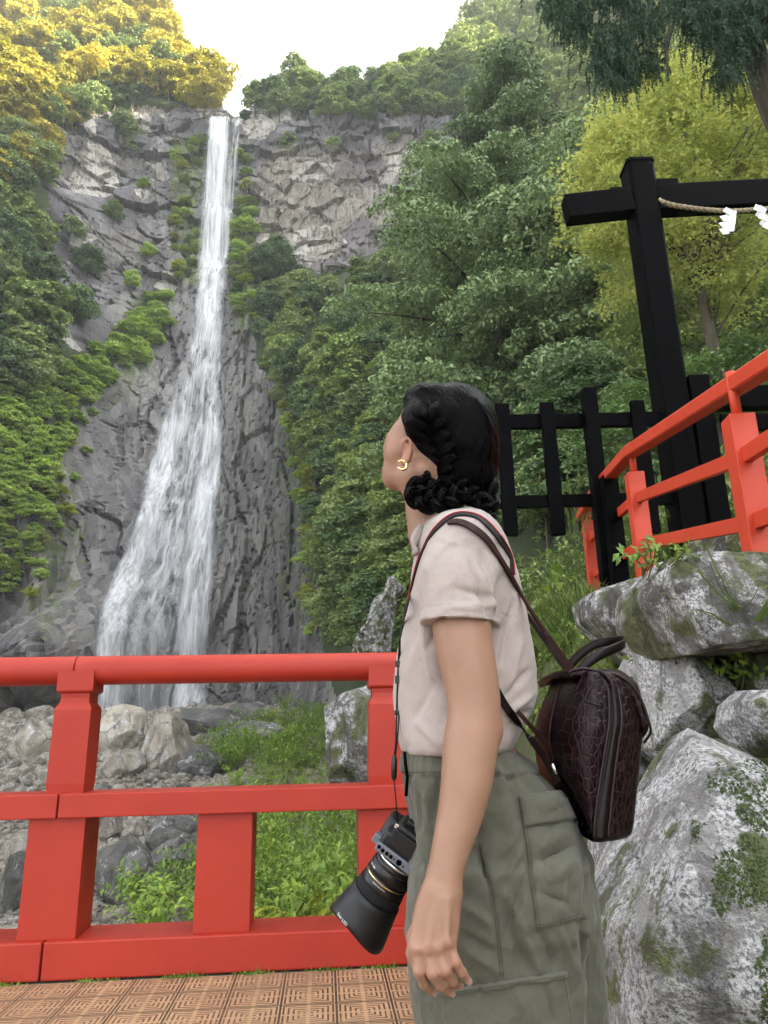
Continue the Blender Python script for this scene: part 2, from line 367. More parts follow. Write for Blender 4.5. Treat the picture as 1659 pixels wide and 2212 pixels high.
def m_cliff():
    a = N('cliff_rock'); c = a.co(); m1 = a.map(c, (1, 1, 0.28)); n1 = a.noise(m1, 0.22, 6, 0.65, 0.4); n2 = a.noise(a.map(c, (1, 1, 0.5)), 1.1, 6, 0.7, 0.3)
    v = a.vor(a.map(a.mix(0.05, c, a.noise(c, 1.2, 3)), (1, 1, 0.55)), 0.34, 'DISTANCE_TO_EDGE'); cr = a.ramp(v.outputs[0], (0.0, 0.0), (0.05, 1.0))
    base = a.ramp(n1, (0.30, (0.052, 0.054, 0.062)), (0.48, (0.105, 0.106, 0.112)), (0.62, (0.175, 0.174, 0.176)), (0.78, (0.30, 0.295, 0.285)))
    tan = a.ramp(n2, (0.3, (0.150, 0.135, 0.112)), (0.7, (0.37, 0.34, 0.295)))
    k = a.mix(a.attr('tan'), base, tan)
    pat = a.vor(a.map(a.mix(0.10, c, a.noise(c, .5, 2)), (1, 1, 0.55)), 0.16, 'F1'); pr = a.new('ShaderNodeSeparateXYZ'); a.set(pr, 0, pat.outputs['Color']); k = a.mix(a.ramp(pr.outputs[0], (0.60, 0.0), (0.66, 0.70)), k, (0.085, 0.078, 0.092)); k = a.mix(a.ramp(pr.outputs[1], (0.78, 0.0), (0.82, 0.6)), k, (0.50, 0.48, 0.43))
    wetc = a.ramp(n2, (0.3, (0.040, 0.040, 0.047)), (0.55, (0.080, 0.078, 0.082)), (0.8, (0.155, 0.150, 0.140)))
    k = a.mix(a.attr('wet'), k, wetc)
    streak = a.noise(a.map(c, (1, 1, 0.05)), 2.2, 5, 0.75); k = a.mix(a.ramp(streak, (0.50, 0.0), (0.64, 0.75)), k, (0.065, 0.060, 0.066)); k = a.mix(a.ramp(streak, (0.30, 0.35), (0.42, 0.0)), k, (0.30, 0.29, 0.27))
    k = a.mix(a.math('MULTIPLY', a.ramp(cr, (0.0, 1.0), (1.0, 0.0)), a.ramp(n2, (0.42, 0.0), (0.56, 0.7))), k, (0.04, 0.037, 0.037))
    cv = a.vor(a.map(a.mix(0.03, c, a.noise(c, 1.5, 3)), (1, 1, 0.13), (0, R(4), 0)), 0.75, 'DISTANCE_TO_EDGE'); ck = a.ramp(cv.outputs[0], (0.0, 1.0), (0.045, 0.0)); k = a.mix(a.math('MULTIPLY', a.math('MULTIPLY', ck, 0.85), a.attr('wet')), k, (0.018, 0.017, 0.019))
    cid = a.new('ShaderNodeSeparateXYZ'); a.set(cid, 0, a.vor(a.map(a.mix(0.03, c, a.noise(c, 1.5, 3)), (1, 1, 0.13), (0, R(4), 0)), 0.75, 'F1').outputs['Color']); k = a.mix(a.math('MULTIPLY', a.ramp(cid.outputs[0], (0.3, 0.0), (0.9, 0.55)), a.attr('wet')), k, (0.24, 0.23, 0.215))
    ms = a.math('ADD', a.attr('moss'), a.math('MULTIPLY', a.math('SUBTRACT', a.noise(c, 0.9, 5, 0.7), 0.5), 1.6))
    k = a.mix(a.ramp(ms, (0.5, 0.0), (0.62, 0.9)), k, a.ramp(n2, (0.3, (0.035, 0.055, 0.012)), (0.7, (0.11, 0.15, 0.03))))
    h = a.math('MULTIPLY_ADD', cr, 0.35, a.math('MULTIPLY_ADD', n2, 0.8, a.noise(a.map(c, (1, 1, 0.4)), 4, 4, 0.7)))
    r = a.math('MULTIPLY_ADD', a.attr('wet'), -0.35, 0.85)
    return a.fin(a.pbr(k, r, a.bump(h, 0.8, 0.16)))
M_CLIFF = m_cliff()
def m_soil(name, c1, c2, c3, sc=1.0, dist=0.1):
    a = N(name); c = a.co(); n = a.noise(c, sc, 6, 0.65); n2 = a.noise(c, sc*6, 5, 0.7)
    k = a.mix(a.ramp(n2, (0.45, 0.0), (0.6, 0.8)), a.ramp(n, (0.35, c1), (0.65, c2)), c3)
    return a.fin(a.pbr(k, 0.95, a.bump(n2, 0.8, dist)))
M_HILL = m_soil('forest_floor', (0.020, 0.032, 0.012), (0.045, 0.07, 0.02), (0.03, 0.04, 0.015), 0.3, 0.5)
M_BANK = m_soil('mossy_bank', (0.055, 0.045, 0.025), (0.10, 0.13, 0.03), (0.06, 0.075, 0.02), 3, 0.03)
M_GRAVEL = m_soil('riverbed', (0.17, 0.145, 0.115), (0.36, 0.32, 0.26), (0.10, 0.09, 0.075), 0.8, 0.1)
def m_stone(name, c1, c2, c3, lich=0.0, moss=0.0, sc=1.0, crack=True, dist=0.02):
    a = N(name); c = a.co(); oi = a.new('ShaderNodeObjectInfo'); n1 = a.noise(c, 2.2*sc, 6, 0.65, 0.3); n2 = a.noise(c, 11*sc, 6, 0.75); n3 = a.noise(c, 55*sc, 3, 0.7)
    k = a.ramp(a.math('MULTIPLY_ADD', oi.outputs['Random'], 0.22, a.math('SUBTRACT', n1, 0.11)), (0.3, c1), (0.5, c2), (0.72, c3))
    k = a.mix(a.ramp(n3, (0.50, 0.0), (0.68, 0.35)), k, tuple(x*0.3 for x in c1))
    if lich > 0:
        l = a.math('MULTIPLY_ADD', n2, 0.7, a.math('MULTIPLY', a.noise(c, 3.1*sc, 4, 0.6), 0.6))
        k = a.mix(a.ramp(l, (0.72-0.2*lich, 0.0), (0.80-0.2*lich, 0.95)), k, a.ramp(n3, (0.40, (0.15, 0.15, 0.155)), (0.55, (0.62, 0.62, 0.63))))
    if moss > 0:
        mo = a.math('MULTIPLY_ADD', n2, 0.35, a.noise(c, 1.7*sc, 4, 0.55, 0.5))
        k = a.mix(a.ramp(mo, (0.80-0.25*moss, 0.0), (0.86-0.25*moss, 0.92)), k, a.ramp(n2, (0.35, (0.025, 0.030, 0.010)), (0.7, (0.115, 0.135, 0.025))))
    st = a.noise(a.map(c, (1, 1, 0.22), (0.2, 0.15, 0)), 4.5*sc, 6, 0.7, 0.8); k = a.mix(a.ramp(st, (0.50, 0.0), (0.66, 0.75)), k, tuple(x*0.42 for x in c1))
    cv = a.vor(a.mix(0.12, c, a.noise(c, 3*sc, 4)), 1.5*sc, 'DISTANCE_TO_EDGE'); cr = a.ramp(cv.outputs[0], (0.0, 0.0), (0.022, 1.0)); k = a.mix(a.math('MULTIPLY', a.math('SUBTRACT', 1.0, cr), a.ramp(n1, (0.45, 0.0), (0.6, 0.85))), k, (0.02, 0.018, 0.016))
    h = a.math('MULTIPLY_ADD', n2, 1.0, a.math('MULTIPLY_ADD', n3, 0.45, a.math('MULTIPLY_ADD', cr, 0.25, n1)))
    return a.fin(a.pbr(k, 0.85, a.bump(h, 1.0, dist)))
S_BOULD = m_stone('boulder_stone', (0.16, 0.14, 0.115), (0.33, 0.295, 0.24), (0.52, 0.475, 0.40), 0.25, 0, 0.5, dist=0.15)
S_SLAB = m_stone('dark_slab_stone', (0.07, 0.07, 0.068), (0.14, 0.137, 0.13), (0.25, 0.24, 0.22), 0.1, 0.1, 0.4, dist=0.15)
S_LICH = m_stone('lichen_stone', (0.16, 0.155, 0.15), (0.30, 0.29, 0.285), (0.46, 0.45, 0.44), 0.72, 0.36, 1.5, dist=0.03)
S_MOSS = m_stone('mossy_stone', (0.05, 0.045, 0.04), (0.13, 0.12, 0.11), (0.27, 0.25, 0.23), 0.55, 0.62, 2.0, dist=0.02)
S_WALL = m_stone('wall_stone', (0.045, 0.043, 0.040), (0.11, 0.105, 0.098), (0.22, 0.21, 0.20), 0.50, 0.42, 2.2, dist=0.015)

# ------------------------------------------------------------ terrain: gorge wall as y = f(x, z)
CP = [(0,-60,215),(150,-60,210),(320,-40,195),(0,60,165),(150,60,165),(300,60,160),(400,120,150),(470,225,137),(300,200,136),(150,230,122),(0,250,112),
 (200,262,129),(350,240,131),(450,250,131),(520,250,131),(700,250,132),(900,250,132),(1050,260,131),
 (100,400,118),(300,400,127),(480,400,129),(560,400,129),(800,400,128),(1000,360,125),
 (300,540,122),(480,560,125),(620,550,125),(860,540,118),(160,600,112),(200,750,106),
 (440,640,120),(300,800,110),(500,800,113),(420,1000,107),(250,1000,102),(600,1000,103),(150,1200,96),(400,1200,101),(620,1200,98),(60,1400,90),
 (400,1450,97),(640,1400,93),(400,1560,92),(150,1560,87),(640,1560,84),(0,1560,80),
 (0,350,98),(60,600,88),(0,800,80),(110,850,95),(-150,600,70),(-200,1000,62),(0,1100,80),(-150,1400,60),(-200,200,110),(-200,0,170),(0,1400,86),
 (570,650,116),(640,800,104),(700,800,98),(700,1000,88),(720,1200,78),(760,1400,62),(780,620,108),(880,700,95),(900,1000,66),(1000,600,88),(1000,850,62),(980,1200,40),
 (1100,400,104),(1200,650,62),(1200,300,122),(1250,100,165),(1000,50,190),(1150,-60,230),(900,120,172),(760,140,155),(620,150,142),(560,215,137),(1500,-40,150),(1500,200,95),(1500,450,55),(1500,750,30),(1300,1000,22),(1800,400,45),(1800,900,20),(1050,1250,28)]
_cp = np.array([P(u, v, Y) for u, v, Y in CP]); _sx = 1.0
def _phi(r): return np.sqrt(r*r+36.0)
_D = _phi(np.hypot(_cp[:, None, 0]-_cp[None, :, 0], _cp[:, None, 2]-_cp[None, :, 2]))
_n = len(_cp); _A = np.zeros((_n+3, _n+3)); _A[:_n, :_n] = _D+np.eye(_n)*-0.8; _A[:_n, _n] = 1; _A[:_n, _n+1] = _cp[:, 0]; _A[:_n, _n+2] = _cp[:, 2]; _A[_n:, :_n] = _A[:_n, _n:].T
_w = np.linalg.solve(_A, np.concatenate([_cp[:, 1], np.zeros(3)]))
def fwall(x, z):
    s = x.shape; x = x.ravel(); z = z.ravel(); r = _w[_n]+_w[_n+1]*x+_w[_n+2]*z
    for i in range(_n): r = r+_w[i]*_phi(np.hypot(x-_cp[i, 0], z-_cp[i, 2]))
    return r.reshape(s)
ROCK_UP = [(90,330),(110,270),(200,240),(450,235),(530,235),(700,240),(1060,240),(1050,300),(980,330),(900,420),(890,520),(700,590),(560,560),(545,640),(440,660),(330,640),(240,760),(150,760),(100,640),(110,500)]
ROCK_LO = [(380,610),(300,720),(210,840),(120,960),(60,1060),(0,1150),(-60,1400),(-60,1620),(760,1620),(700,1420),(690,1200),(670,1000),(640,880),(560,770),(535,600)]
BUTT = [(395,600),(300,710),(205,835),(115,950),(50,1060),(-10,1150),(-60,1400),(-60,1620),(760,1620),(690,1420),(670,1200),(655,1000),(610,880),(550,770),(520,620)]
SKYCUT = [(250,-2500),(280,-80),(350,10),(400,100),(440,170),(474,238),(500,252),(533,247),(560,222),(640,190),(760,188),(880,170),(960,118),(1030,70),(1150,-20),(1240,-100),(1240,-2500)]
def build_wall():
    xs = np.concatenate([np.arange(-150, -80, 1.2), np.arange(-80, 34, 0.3), np.arange(34, 110, 1.2)]); zs = np.concatenate([np.arange(-8, 148, 0.34), np.arange(148, 330, 2.0)])
    X, Z = np.meshgrid(xs, zs); Y = fwall(X, Z)
    p = proj(np.stack([X.ravel(), Y.ravel(), Z.ravel()], 1)); u = p[:, 0].reshape(X.shape); v = p[:, 1].reshape(X.shape)
    wob = 22*fbm(np.stack([X*0.12, Z*0.12, X*0], -1), 4, 3)
    up = inpoly(u+wob, v+wob, ROCK_UP); lo = inpoly(u+wob, v-wob, ROCK_LO); bt = inpoly(u+wob*.6, v, BUTT)
    rock = up | lo
    def blur(m, k):
        m = m.astype(float)
        for _ in range(k):
            m[1:-1] = (m[:-2]+2*m[1:-1]+m[2:])/4; m[:, 1:-1] = (m[:, :-2]+2*m[:, 1:-1]+m[:, 2:])/4
        return m
    rk = blur(rock, 4); bb = blur(bt, 8)
    wx = X+1.6*fbm(np.stack([X*.07, Z*.07, X*0+5], -1), 3, 9); wz = Z+2.2*fbm(np.stack([X*.05, Z*.05, X*0+9], -1), 3, 10)
    a1, a2, e1 = cells(wx, wz, 7.5, 5.5, 1); b1, b2, e2 = cells(wx, wz, 3.0, 2.2, 2); c1, c2, e3 = cells(wx, wz, 1.1, 1.5, 3)
    # bedded, blocky upper cliff: every bed leans out a little and breaks off in a ledge
    bed = wz/6.2+0.5*vn(np.stack([wx*.05, wx*0, wx*0+2], -1), 6); kb = np.floor(bed); fb = bed-kb; jog = _h(kb.astype(int), np.floor(wx/9+kb*.37).astype(int), np.zeros(kb.shape, int), 77)
    upd = (a1-.5)*2.4+(b1-.5)*1.3*(a2 > .35)+(c1-.5)*0.35*(b2 > .5)-(fb**1.5)*2.6*jog+(jog-.5)*1.6+ss(0.05, 0, e1)*0.7+ss(0.035, 0, e2)*0.35
    wl = wx-(wz*0.10)*ss(-30, -60, wx)*-1.0+0.8*fbm(np.stack([X*.5, Z*.12, X*0], -1), 3, 55); d1, d2, f1 = cells(wl, wz, 1.35, 8, 4); g1, g2, f2 = cells(wl, wz, 0.7, 3.0, 5); q1, q2, f3 = cells(wl, wz, 4.2, 22, 6)
    lod = (d1-.5)*1.25+(g1-.5)*0.55*(d2 > .4)+(q1-.5)*2.6+ss(0.06, 0, f1)*0.55+ss(0.05, 0, f3)*1.0+(c1-.5)*0.25*(g2 > .5)
    fine = fbm(np.stack([X*.5, Z*.25, X*0], -1), 4, 21)*0.3
    soft = fbm(np.stack([X*.06, Z*.06, X*0], -1), 4, 31)*5
    Y = Y+rk*((1-bb)*upd+bb*lod+fine)+(1-rk)*soft
    V = np.stack([X, Y, Z], -1).reshape(-1, 3); h, wd = X.shape
    i = np.arange(h-1)[:, None]*wd+np.arange(wd-1)[None]; F = np.stack([i, i+1, i+wd+1, i+wd], -1).reshape(-1, 4)
    rf = rk.ravel()[F].mean(1) > 0.5
    F0 = F; cut = inpoly(u.ravel(), v.ravel(), SKYCUT) & (p[:, 2] > 1); keep = ~cut[F].all(1); F = F[keep]; rf = rf[keep]
    # material zones that belong to the rock itself
    def zone(poly, k=14): return blur(inpoly(u+wob*1.5, v+wob, poly), k)
    tan = zone([(540,340),(900,300),(900,520),(700,600),(620,560),(540,560)])*0.85+zone([(90,330),(300,290),(300,360),(100,430)])*0.3+zone([(250,430),(340,400),(340,560),(200,560)])*0.4+zone([(250,950),(330,930),(300,1120),(240,1080)])*0.3+zone([(460,900),(560,900),(600,1300),(470,1300)])*0.42
    wet = np.clip(bb*0.72+zone([(380,330),(450,330),(430,640),(360,640)])+zone([(500,300),(560,330),(545,640),(490,640)])*0.9+zone([(330,430),(380,400),(400,560),(330,600)])+zone([(210,560),(330,560),(310,700),(220,720)])*0.8+zone([(0,950),(110,1000),(200,1400),(0,1400)]), 0, 1)
    moss = zone([(370,300),(450,280),(430,620),(380,620)])*0.55+zone([(500,420),(560,500),(545,760),(500,700)])*0.6+zone([(90,1000),(180,900),(200,1150),(120,1400),(30,1400)])*0.42+zone([(300,640),(400,640),(280,860),(200,900)])*0.5+zone([(560,800),(660,900),(680,1400),(600,1300)])*0.38+0.1
    def sub(name, sel, mats, attrs):
        f = F[sel]; ids = np.unique(f); mp = np.full(len(V), -1); mp[ids] = np.arange(len(ids))
        me = mk_mesh(name, V[ids], mp[f], mats, smooth=(name == 'hillside'))
        for k, q in attrs.items(): addattr(me, k, q.ravel()[ids])
        return obj(name, me, kind='structure')
    sub('cliff', rf, [M_CLIFF], dict(tan=tan, wet=wet, moss=moss)); sub('hillside', ~rf, [M_HILL], {})
    bv = BVHTree.FromPolygons(V.tolist(), F.tolist())
    return bv, (xs, zs, Y)
WALL_BVH, WALL = build_wall()
def hit(u, v, bv=None):
    d = Vector(ray(u, v)).normalized(); r = (bv or WALL_BVH).ray_cast(Vector(CAM), d)
    return (np.array(r[0]), np.array(r[1])) if r[0] else (None, None)

# ------------------------------------------------------------ ground sheet: platform, riverbed, far country
def ground_z(x, y):
    x = np.asarray(x, float); y = np.asarray(y, float)
    z = -1.6-ss(4.2, 9, y)*1.2+ss(12, 100, y)*7.0+0.0*x
    z = z+ss(-1.3, 1.6, x+(y-5)*0.12)*ss(3.9, 4.6, y)*(1-ss(10, 45, y))*1.5+ss(0.5, 5, x)*ss(5, 7, y)*(1-ss(20, 60, y))*2.4       # bank rising to the right
    return z
def build_ground():
    xs = np.concatenate([np.arange(-900, -60, 40), np.arange(-60, -14, 1.2), np.arange(-14, 14, 0.35), np.arange(14, 60, 1.2), np.arange(60, 901, 40)])
    ys = np.concatenate([np.arange(-900, -4, 64), np.arange(-4, 20, 0.3), np.arange(20, 130, 1.2), np.arange(130, 1700, 60)])
    X, Y = np.meshgrid(xs, ys); Z = ground_z(X, Y); near = (np.abs(X) < 60) & (Y > 3.9) & (Y < 130)
    Z = Z+np.where(near, fbm(np.stack([X*.5, Y*.5, X*0], -1), 4, 41)*0.35*(0.4+ss(10, 50, Y)*2), 0)
    Z = np.where((Y < 4.1), -0.6, Z)
    V = np.stack([X, Y, Z], -1).reshape(-1, 3); h, wd = X.shape
    i = np.arange(h-1)[:, None]*wd+np.arange(wd-1)[None]; F = np.stack([i, i+1, i+wd+1, i+wd], -1).reshape(-1, 4)
    obj('ground', mk_mesh('ground', V, F, [M_GRAVEL], True), kind='structure')
    return BVHTree.FromPolygons(V.tolist(), F.tolist())
GROUND_BVH = build_ground()

# unseen ridge added out of frame to the right, shaped to shade the gorge
def build_blocker_ridge():
    pr = np.array([-SH[1], SH[0]]); s = np.arange(-420, 461, 12.0); t = np.linspace(0, 1, 16)
    top = 512+90*ss(150, 190, s)+10*vn(np.stack([s*.03, s*0, s*0], -1), 4)
    top = np.where(s < 60, top+20, top)
    V = []
    for j, tt in enumerate(t):
        dist = 470+tt*110; b = SH[None]*dist+pr[None]*s[:, None]
        V.append(np.stack([b[:, 0], b[:, 1], -20+(top+20)*tt], 1))
    V.append(V[-1]+np.array([SH[0]*300, SH[1]*300, -250]))
    V = np.concatenate(V); wd = len(s); i = np.arange(len(t))[:, None]*wd+np.arange(wd-1)[None]
    obj('sun_blocker_ridge', mk_mesh('sun_blocker_ridge', V, np.stack([i, i+wd, i+wd+1, i+1], -1).reshape(-1, 4), [M_HILL], True), kind='structure')
build_blocker_ridge()

# ------------------------------------------------------------ tiled platform
TA, TB = G(77, 2124), G(718, 2094)
RD = (TB-TA)[:2]; RD /= np.linalg.norm(RD); RN = np.array([-RD[1], RD[0]])     # along the railing / away from camera
def RL(s, n, z): return np.array([TA[0]+RD[0]*s+RN[0]*n, TA[1]+RD[1]*s+RN[1]*n, z])
RM = Matrix(((RD[0], RN[0], 0, TA[0]), (RD[1], RN[1], 0, TA[1]), (0, 0, 1, 0), (0, 0, 0, 1)))
def m_tiles():
    a = N('patterned_tiles'); c = a.co(); T = 0.2135
    sp = a.new('ShaderNodeSeparateXYZ'); a.set(sp, 0, c)
    def fr(q): return a.math('FRACT', a.math('DIVIDE', q, T))
    fx, fy = fr(a.math('ADD', sp.outputs[0], 50*T)), fr(a.math('ADD', sp.outputs[1], 50*T))
    ax, ay = a.math('ABSOLUTE', a.math('SUBTRACT', fx, 0.5)), a.math('ABSOLUTE', a.math('SUBTRACT', fy, 0.5))
    # nested diamonds: four mitred quarters of parallel strokes
    mx = a.math('MAXIMUM', ax, ay); mn = a.math('MINIMUM', ax, ay)
    px, py = a.math('SUBTRACT', 0.5, ax), a.math('SUBTRACT', 0.5, ay)
    m2 = a.math('MAXIMUM', ax, ay)
    st = a.math('FRACT', a.math('MULTIPLY', m2, 11.0)); line = a.math('GREATER_THAN', st, 0.62)
    gap = a.math('GREATER_THAN', mn, 0.035)
    lim = a.math('LESS_THAN', m2, 0.47); l0 = a.math('GREATER_THAN', m2, 0.05)
    q1 = a.math('GREATER_THAN', a.math('MINIMUM', ax, ay), 0.03)
    ln = a.math('MULTIPLY', a.math('MULTIPLY', line, gap), a.math('MULTIPLY', lim, a.math('MULTIPLY', l0, q1)))
    wear = a.noise(c, 9, 5, 0.7); ln = a.math('MULTIPLY', ln, a.ramp(wear, (0.3, 0.45), (0.5, 0.95)))
    base = a.ramp(a.noise(c, 4, 5, 0.6), (0.3, (0.36, 0.220, 0.118)), (0.7, (0.47, 0.300, 0.165)))
    cellid = a.new('ShaderNodeTexWhiteNoise', noise_dimensions='2D'); fl = a.new('ShaderNodeVectorMath', operation='FLOOR'); dv = a.new('ShaderNodeVectorMath', operation='SCALE'); a.set(dv, 0, c); dv.inputs['Scale'].default_value = 1/T
    a.t.links.new(dv.outputs[0], fl.inputs[0]); a.t.links.new(fl.outputs[0], cellid.inputs[0])
    base = a.mix(a.math('MULTIPLY', cellid.outputs[0], 0.35), base, (0.36, 0.22, 0.12))
    k = a.mix(ln, base, (0.055, 0.030, 0.022))
    ed = a.math('GREATER_THAN', mx, 0.480); k = a.mix(ed, k, a.ramp(wear, (0.4, (0.018, 0.015, 0.012)), (0.6, (0.035, 0.040, 0.02))))
    dirt = a.ramp(a.noise(c, 1.5, 6, 0.7), (0.45, 0.0), (0.75, 0.55)); k = a.mix(dirt, k, (0.22, 0.14, 0.09))
    h = a.math('SUBTRACT', a.math('MULTIPLY', wear, 0.3), a.math('ADD', a.math('MULTIPLY', ln, 0.5), ed))
    return a.fin(a.pbr(k, 0.55, a.bump(h, 0.6, 0.003)))
M_TILE = m_tiles()
M_CONC = m_soil('mossy_concrete', (0.10, 0.10, 0.09), (0.22, 0.21, 0.19), (0.09, 0.11, 0.05), 4, 0.01)
b = MB(); b.box((-6, -7, -0.7), (1.80, -0.012, 0.0))
o = b.build('floor', M_TILE, kind='structure'); o.matrix_world = RM
b = MB(); b.box((-6, -0.010, -2.2), (3.4, 0.60, -0.004)); b.box((-6.3, -7.0, -2.2), (-6.0, 0.6, -0.004))
o = b.build('platform_edge', M_CONC, kind='structure'); o['kind'] = 'structure'; o.matrix_world = RM
# ------------------------------------------------------------ red railing in front of the gorge (railing coordinates s, n, z)
def rbox(b, lo, hi, bev=0.006): return b.box(lo, hi, RM, bev)
rail = thing('red_railing', 'thick red painted wooden railing standing across the terrace in front of the waterfall', 'railing', RL(0.7, 0.15, 0))
rail['label'] = 'thick red railing with a rounded top rail at the edge of the patterned tiles'
RI = Matrix.Translation(-Vector(RL(0.7, 0.15, 0)))
def rb(name, pieces, **kw):
    b = MB()
    for lo, hi, bev in pieces: b.box(lo, hi, RI @ RM, bev)
    return b.build(name, M_RED, rail)
GAP = 0.004
rb('bottom_rail', [((-3.2, 0, 0.004), (0.012-GAP, 0.29, 0.155), .008), ((0.012+GAP, 0, 0.004), (1.93, 0.29, 0.155), .008)])
rb('middle_rail', [((-3.2, 0.0, 0.655), (0.018-GAP, 0.26, 0.760), .006), ((0.018+GAP, 0.0, 0.655), (1.93, 0.26, 0.760), .006)])
def top_rail():
    b = MB(); a = np.linspace(0, 2*np.pi, 28, endpoint=False); q = np.abs(np.cos(a))**0.8*np.sign(np.cos(a)); w = np.abs(np.sin(a))**0.8*np.sign(np.sin(a))
    for s0, s1 in ((-3.2, 0.012), (0.018, 1.93)):
        ss_ = np.array([s0, s0+0.004, s1-0.004, s1]); sc_ = [0.97, 1, 1, 0.97]; V = []
        for s, k in zip(ss_, sc_): V.append(np.array([RL(s, 0.135+0.085*k*qq, 1.325+0.070*k*ww) for qq, ww in zip(q, w)])-np.array(RL(0.7, 0.15, 0)))
        V = np.concatenate(V); n = len(a); i = np.arange(3)[:, None]*n; j = np.arange(n)[None]
        F = np.stack([i+j, i+(j+1) % n, i+n+(j+1) % n, i+n+j], -1).reshape(-1, 4)
        b.add(V, [F, np.arange(n)[None, ::-1], (np.arange(n)+3*n)[None]])
    return b.build('top_rail', M_RED, rail, smooth=True)
tr = top_rail()
def upper_post(s0):
    b = MB(); s1 = s0+0.170; n0, n1 = 0.045, 0.225
    prof = [(0.757, 0.012), (0.80, 0.008), (1.10, 0.0), (1.135, 0.0), (1.150, 0.004), (1.168, 0.017), (1.190, 0.019), (1.212, 0.017), (1.220, 0.003), (1.226, 0.0), (1.318, 0.0)]
    V = []
    for z, ins in prof:
        k = 0.006 if z < 0.85 else 0
        V.append([RL(s0+ins-k*2, n0+ins-k, z), RL(s1-ins+k, n0+ins-k, z), RL(s1-ins+k, n1-ins+k, z), RL(s0+ins-k*2, n1-ins+k, z)])
    V = np.array(V).reshape(-1, 3)-np.array(RL(0.7, 0.15, 0)); m = len(prof); i = np.arange(m-1)[:, None]*4; j = np.arange(4)[None]
    b.add(V, [np.stack([i+j, i+(j+1) % 4, i+4+(j+1) % 4, i+4+j], -1).reshape(-1, 4), np.array([[3, 2, 1, 0], [4*m-4, 4*m-3, 4*m-2, 4*m-1]])])
    return b.build('upper_post', M_RED, rail)
for s0 in (-1.56, -0.055, 1.452): upper_post(s0)
for s0 in (-1.62, -0.868, -0.113, 0.647, 1.393):
    rb('lower_post', [((s0, 0.032, 0.153), (s0+0.252, 0.268, 0.6565), .005)])
# moss tufts along the foot of the rail
b = MB(); r_ = np.random.default_rng(3)
for i in range(620):
    c_ = r_.choice([-0.15, 0.25, 0.62, 0.92, 1.25, 1.5], p=[.2, .12, .2, .22, .13, .13]); s = c_+r_.normal()*0.045; n = -0.004-abs(r_.normal())*0.012; p = RL(s, n, 0.001)
    h = r_.uniform(0.004, 0.014)*(2.2 if (r_.random() < 0.06) else 1); a = r_.uniform(0, 6.28); d = np.array([math.cos(a), math.sin(a), 0])*0.004; t = np.array([r_.normal()*.006, r_.normal()*.006-0.004, h])
    b.add(np.array([p-d, p+d, p+t]), np.array([[0, 1, 2]]))
o = b.build('moss', L_SHRUB, kind='stuff'); tag(o, 'green moss and tiny weeds growing along the foot of the red railing', 'moss')

# ------------------------------------------------------------ orange-red railing on the right, climbing beside the rocks
P1, P2, P3 = np.array([1.715, 3.30, 1.55]), np.array([1.865, 5.20, 1.95]), np.array([2.01, 7.0, 2.1])
P0 = np.array([1.60, 1.75, 1.30])
r2 = thing('stair_railing', 'bright orange-red railing with a bent handrail running above the rocks to the black fence', 'railing', P2)
def frame(a, b_):
    t = b_-a; t = t/np.linalg.norm(t); x = np.cross(t, [0, 0, 1]); x /= np.linalg.norm(x); return t, x, np.cross(x, t)
def bar(b, a, c, w, h, bev=0.004, org=(0, 0, 0)):
    a = np.array(a, float)-org; c = np.array(c, float)-org; t, x, z = frame(a, c); L = np.linalg.norm(c-a)
    M = np.eye(4); M[:3, 0] = t; M[:3, 1] = x; M[:3, 2] = z; M[:3, 3] = a
    return b.box((0, -w/2, -h/2), (L, w/2, h/2), M, bev)
tops = {0: 2.26, 1: 2.42, 2: 2.805, 3: 2.945}
yaw = math.atan2(P2[0]-P1[0], P2[1]-P1[1])
for k, p in enumerate((P0, P1, P2, P3)):
    b = MB(); wd = 0.060 if k < 3 else 0.062
    M = Matrix.Translation(Vector(p-P2)) @ Matrix.Rotation(-yaw, 4, 'Z')
    b.box((-wd, -wd, 0), (wd, wd, tops[k]-p[2]), M, 0.005); b.build('post', M_RED2, r2)
    b = MB(); q = p-P2; b.tube([q+np.array([0, 0, tops[k]-p[2]-0.01]), q+np.array([0, 0, tops[k]-p[2]+0.24])], 0.024, 16); b.build('pin', M_RED2, r2, smooth=True)
def rail_line(name, pts, w, h):
    b = MB()
    for a, c in zip(pts[:-1], pts[1:]): bar(b, a, c, w, h, 0.005, P2)
    return b.build(name, M_RED2, r2)
tp = np.array([P(*[(1230+1850/2.304)/1.1754, (900-90/2.304)/1.1754], 2.75), [1.745, 3.42, 2.640], [1.84, 5.16, 2.985], [1.875, 6.05, 3.035], [2.02, 7.3, 3.10]])
def swept(name, pts, w, h):
    """mitred square-section rail with softened edges"""
    pts = np.array(pts)-P2; t = np.gradient(pts, axis=0); t /= np.linalg.norm(t, axis=1)[:, None]; V = []
    prof = np.array([(-w/2, -h/2+.008), (-w/2+.008, -h/2), (w/2-.008, -h/2), (w/2, -h/2+.008), (w/2, h/2-.012), (w/2-.012, h/2), (-w/2+.012, h/2), (-w/2, h/2-.012)])
    for p, tt in zip(pts, t):
        x = np.cross(tt, [0, 0, 1]); x /= np.linalg.norm(x); z = np.cross(x, tt); V.append(p+prof[:, :1]*x+prof[:, 1:]*z)
    V = np.concatenate(V); n = 8; m = len(pts); i = np.arange(m-1)[:, None]*n; j = np.arange(n)[None]
    b = MB(); b.add(V, [np.stack([i+j, i+(j+1) % n, i+n+(j+1) % n, i+n+j], -1).reshape(-1, 4), np.arange(n)[None, ::-1], (np.arange(n)+(m-1)*n)[None]])
    return b.build(name, M_RED2, r2)
swept('handrail', tp+np.array([0, 0, -0.02]), 0.105, 0.085)
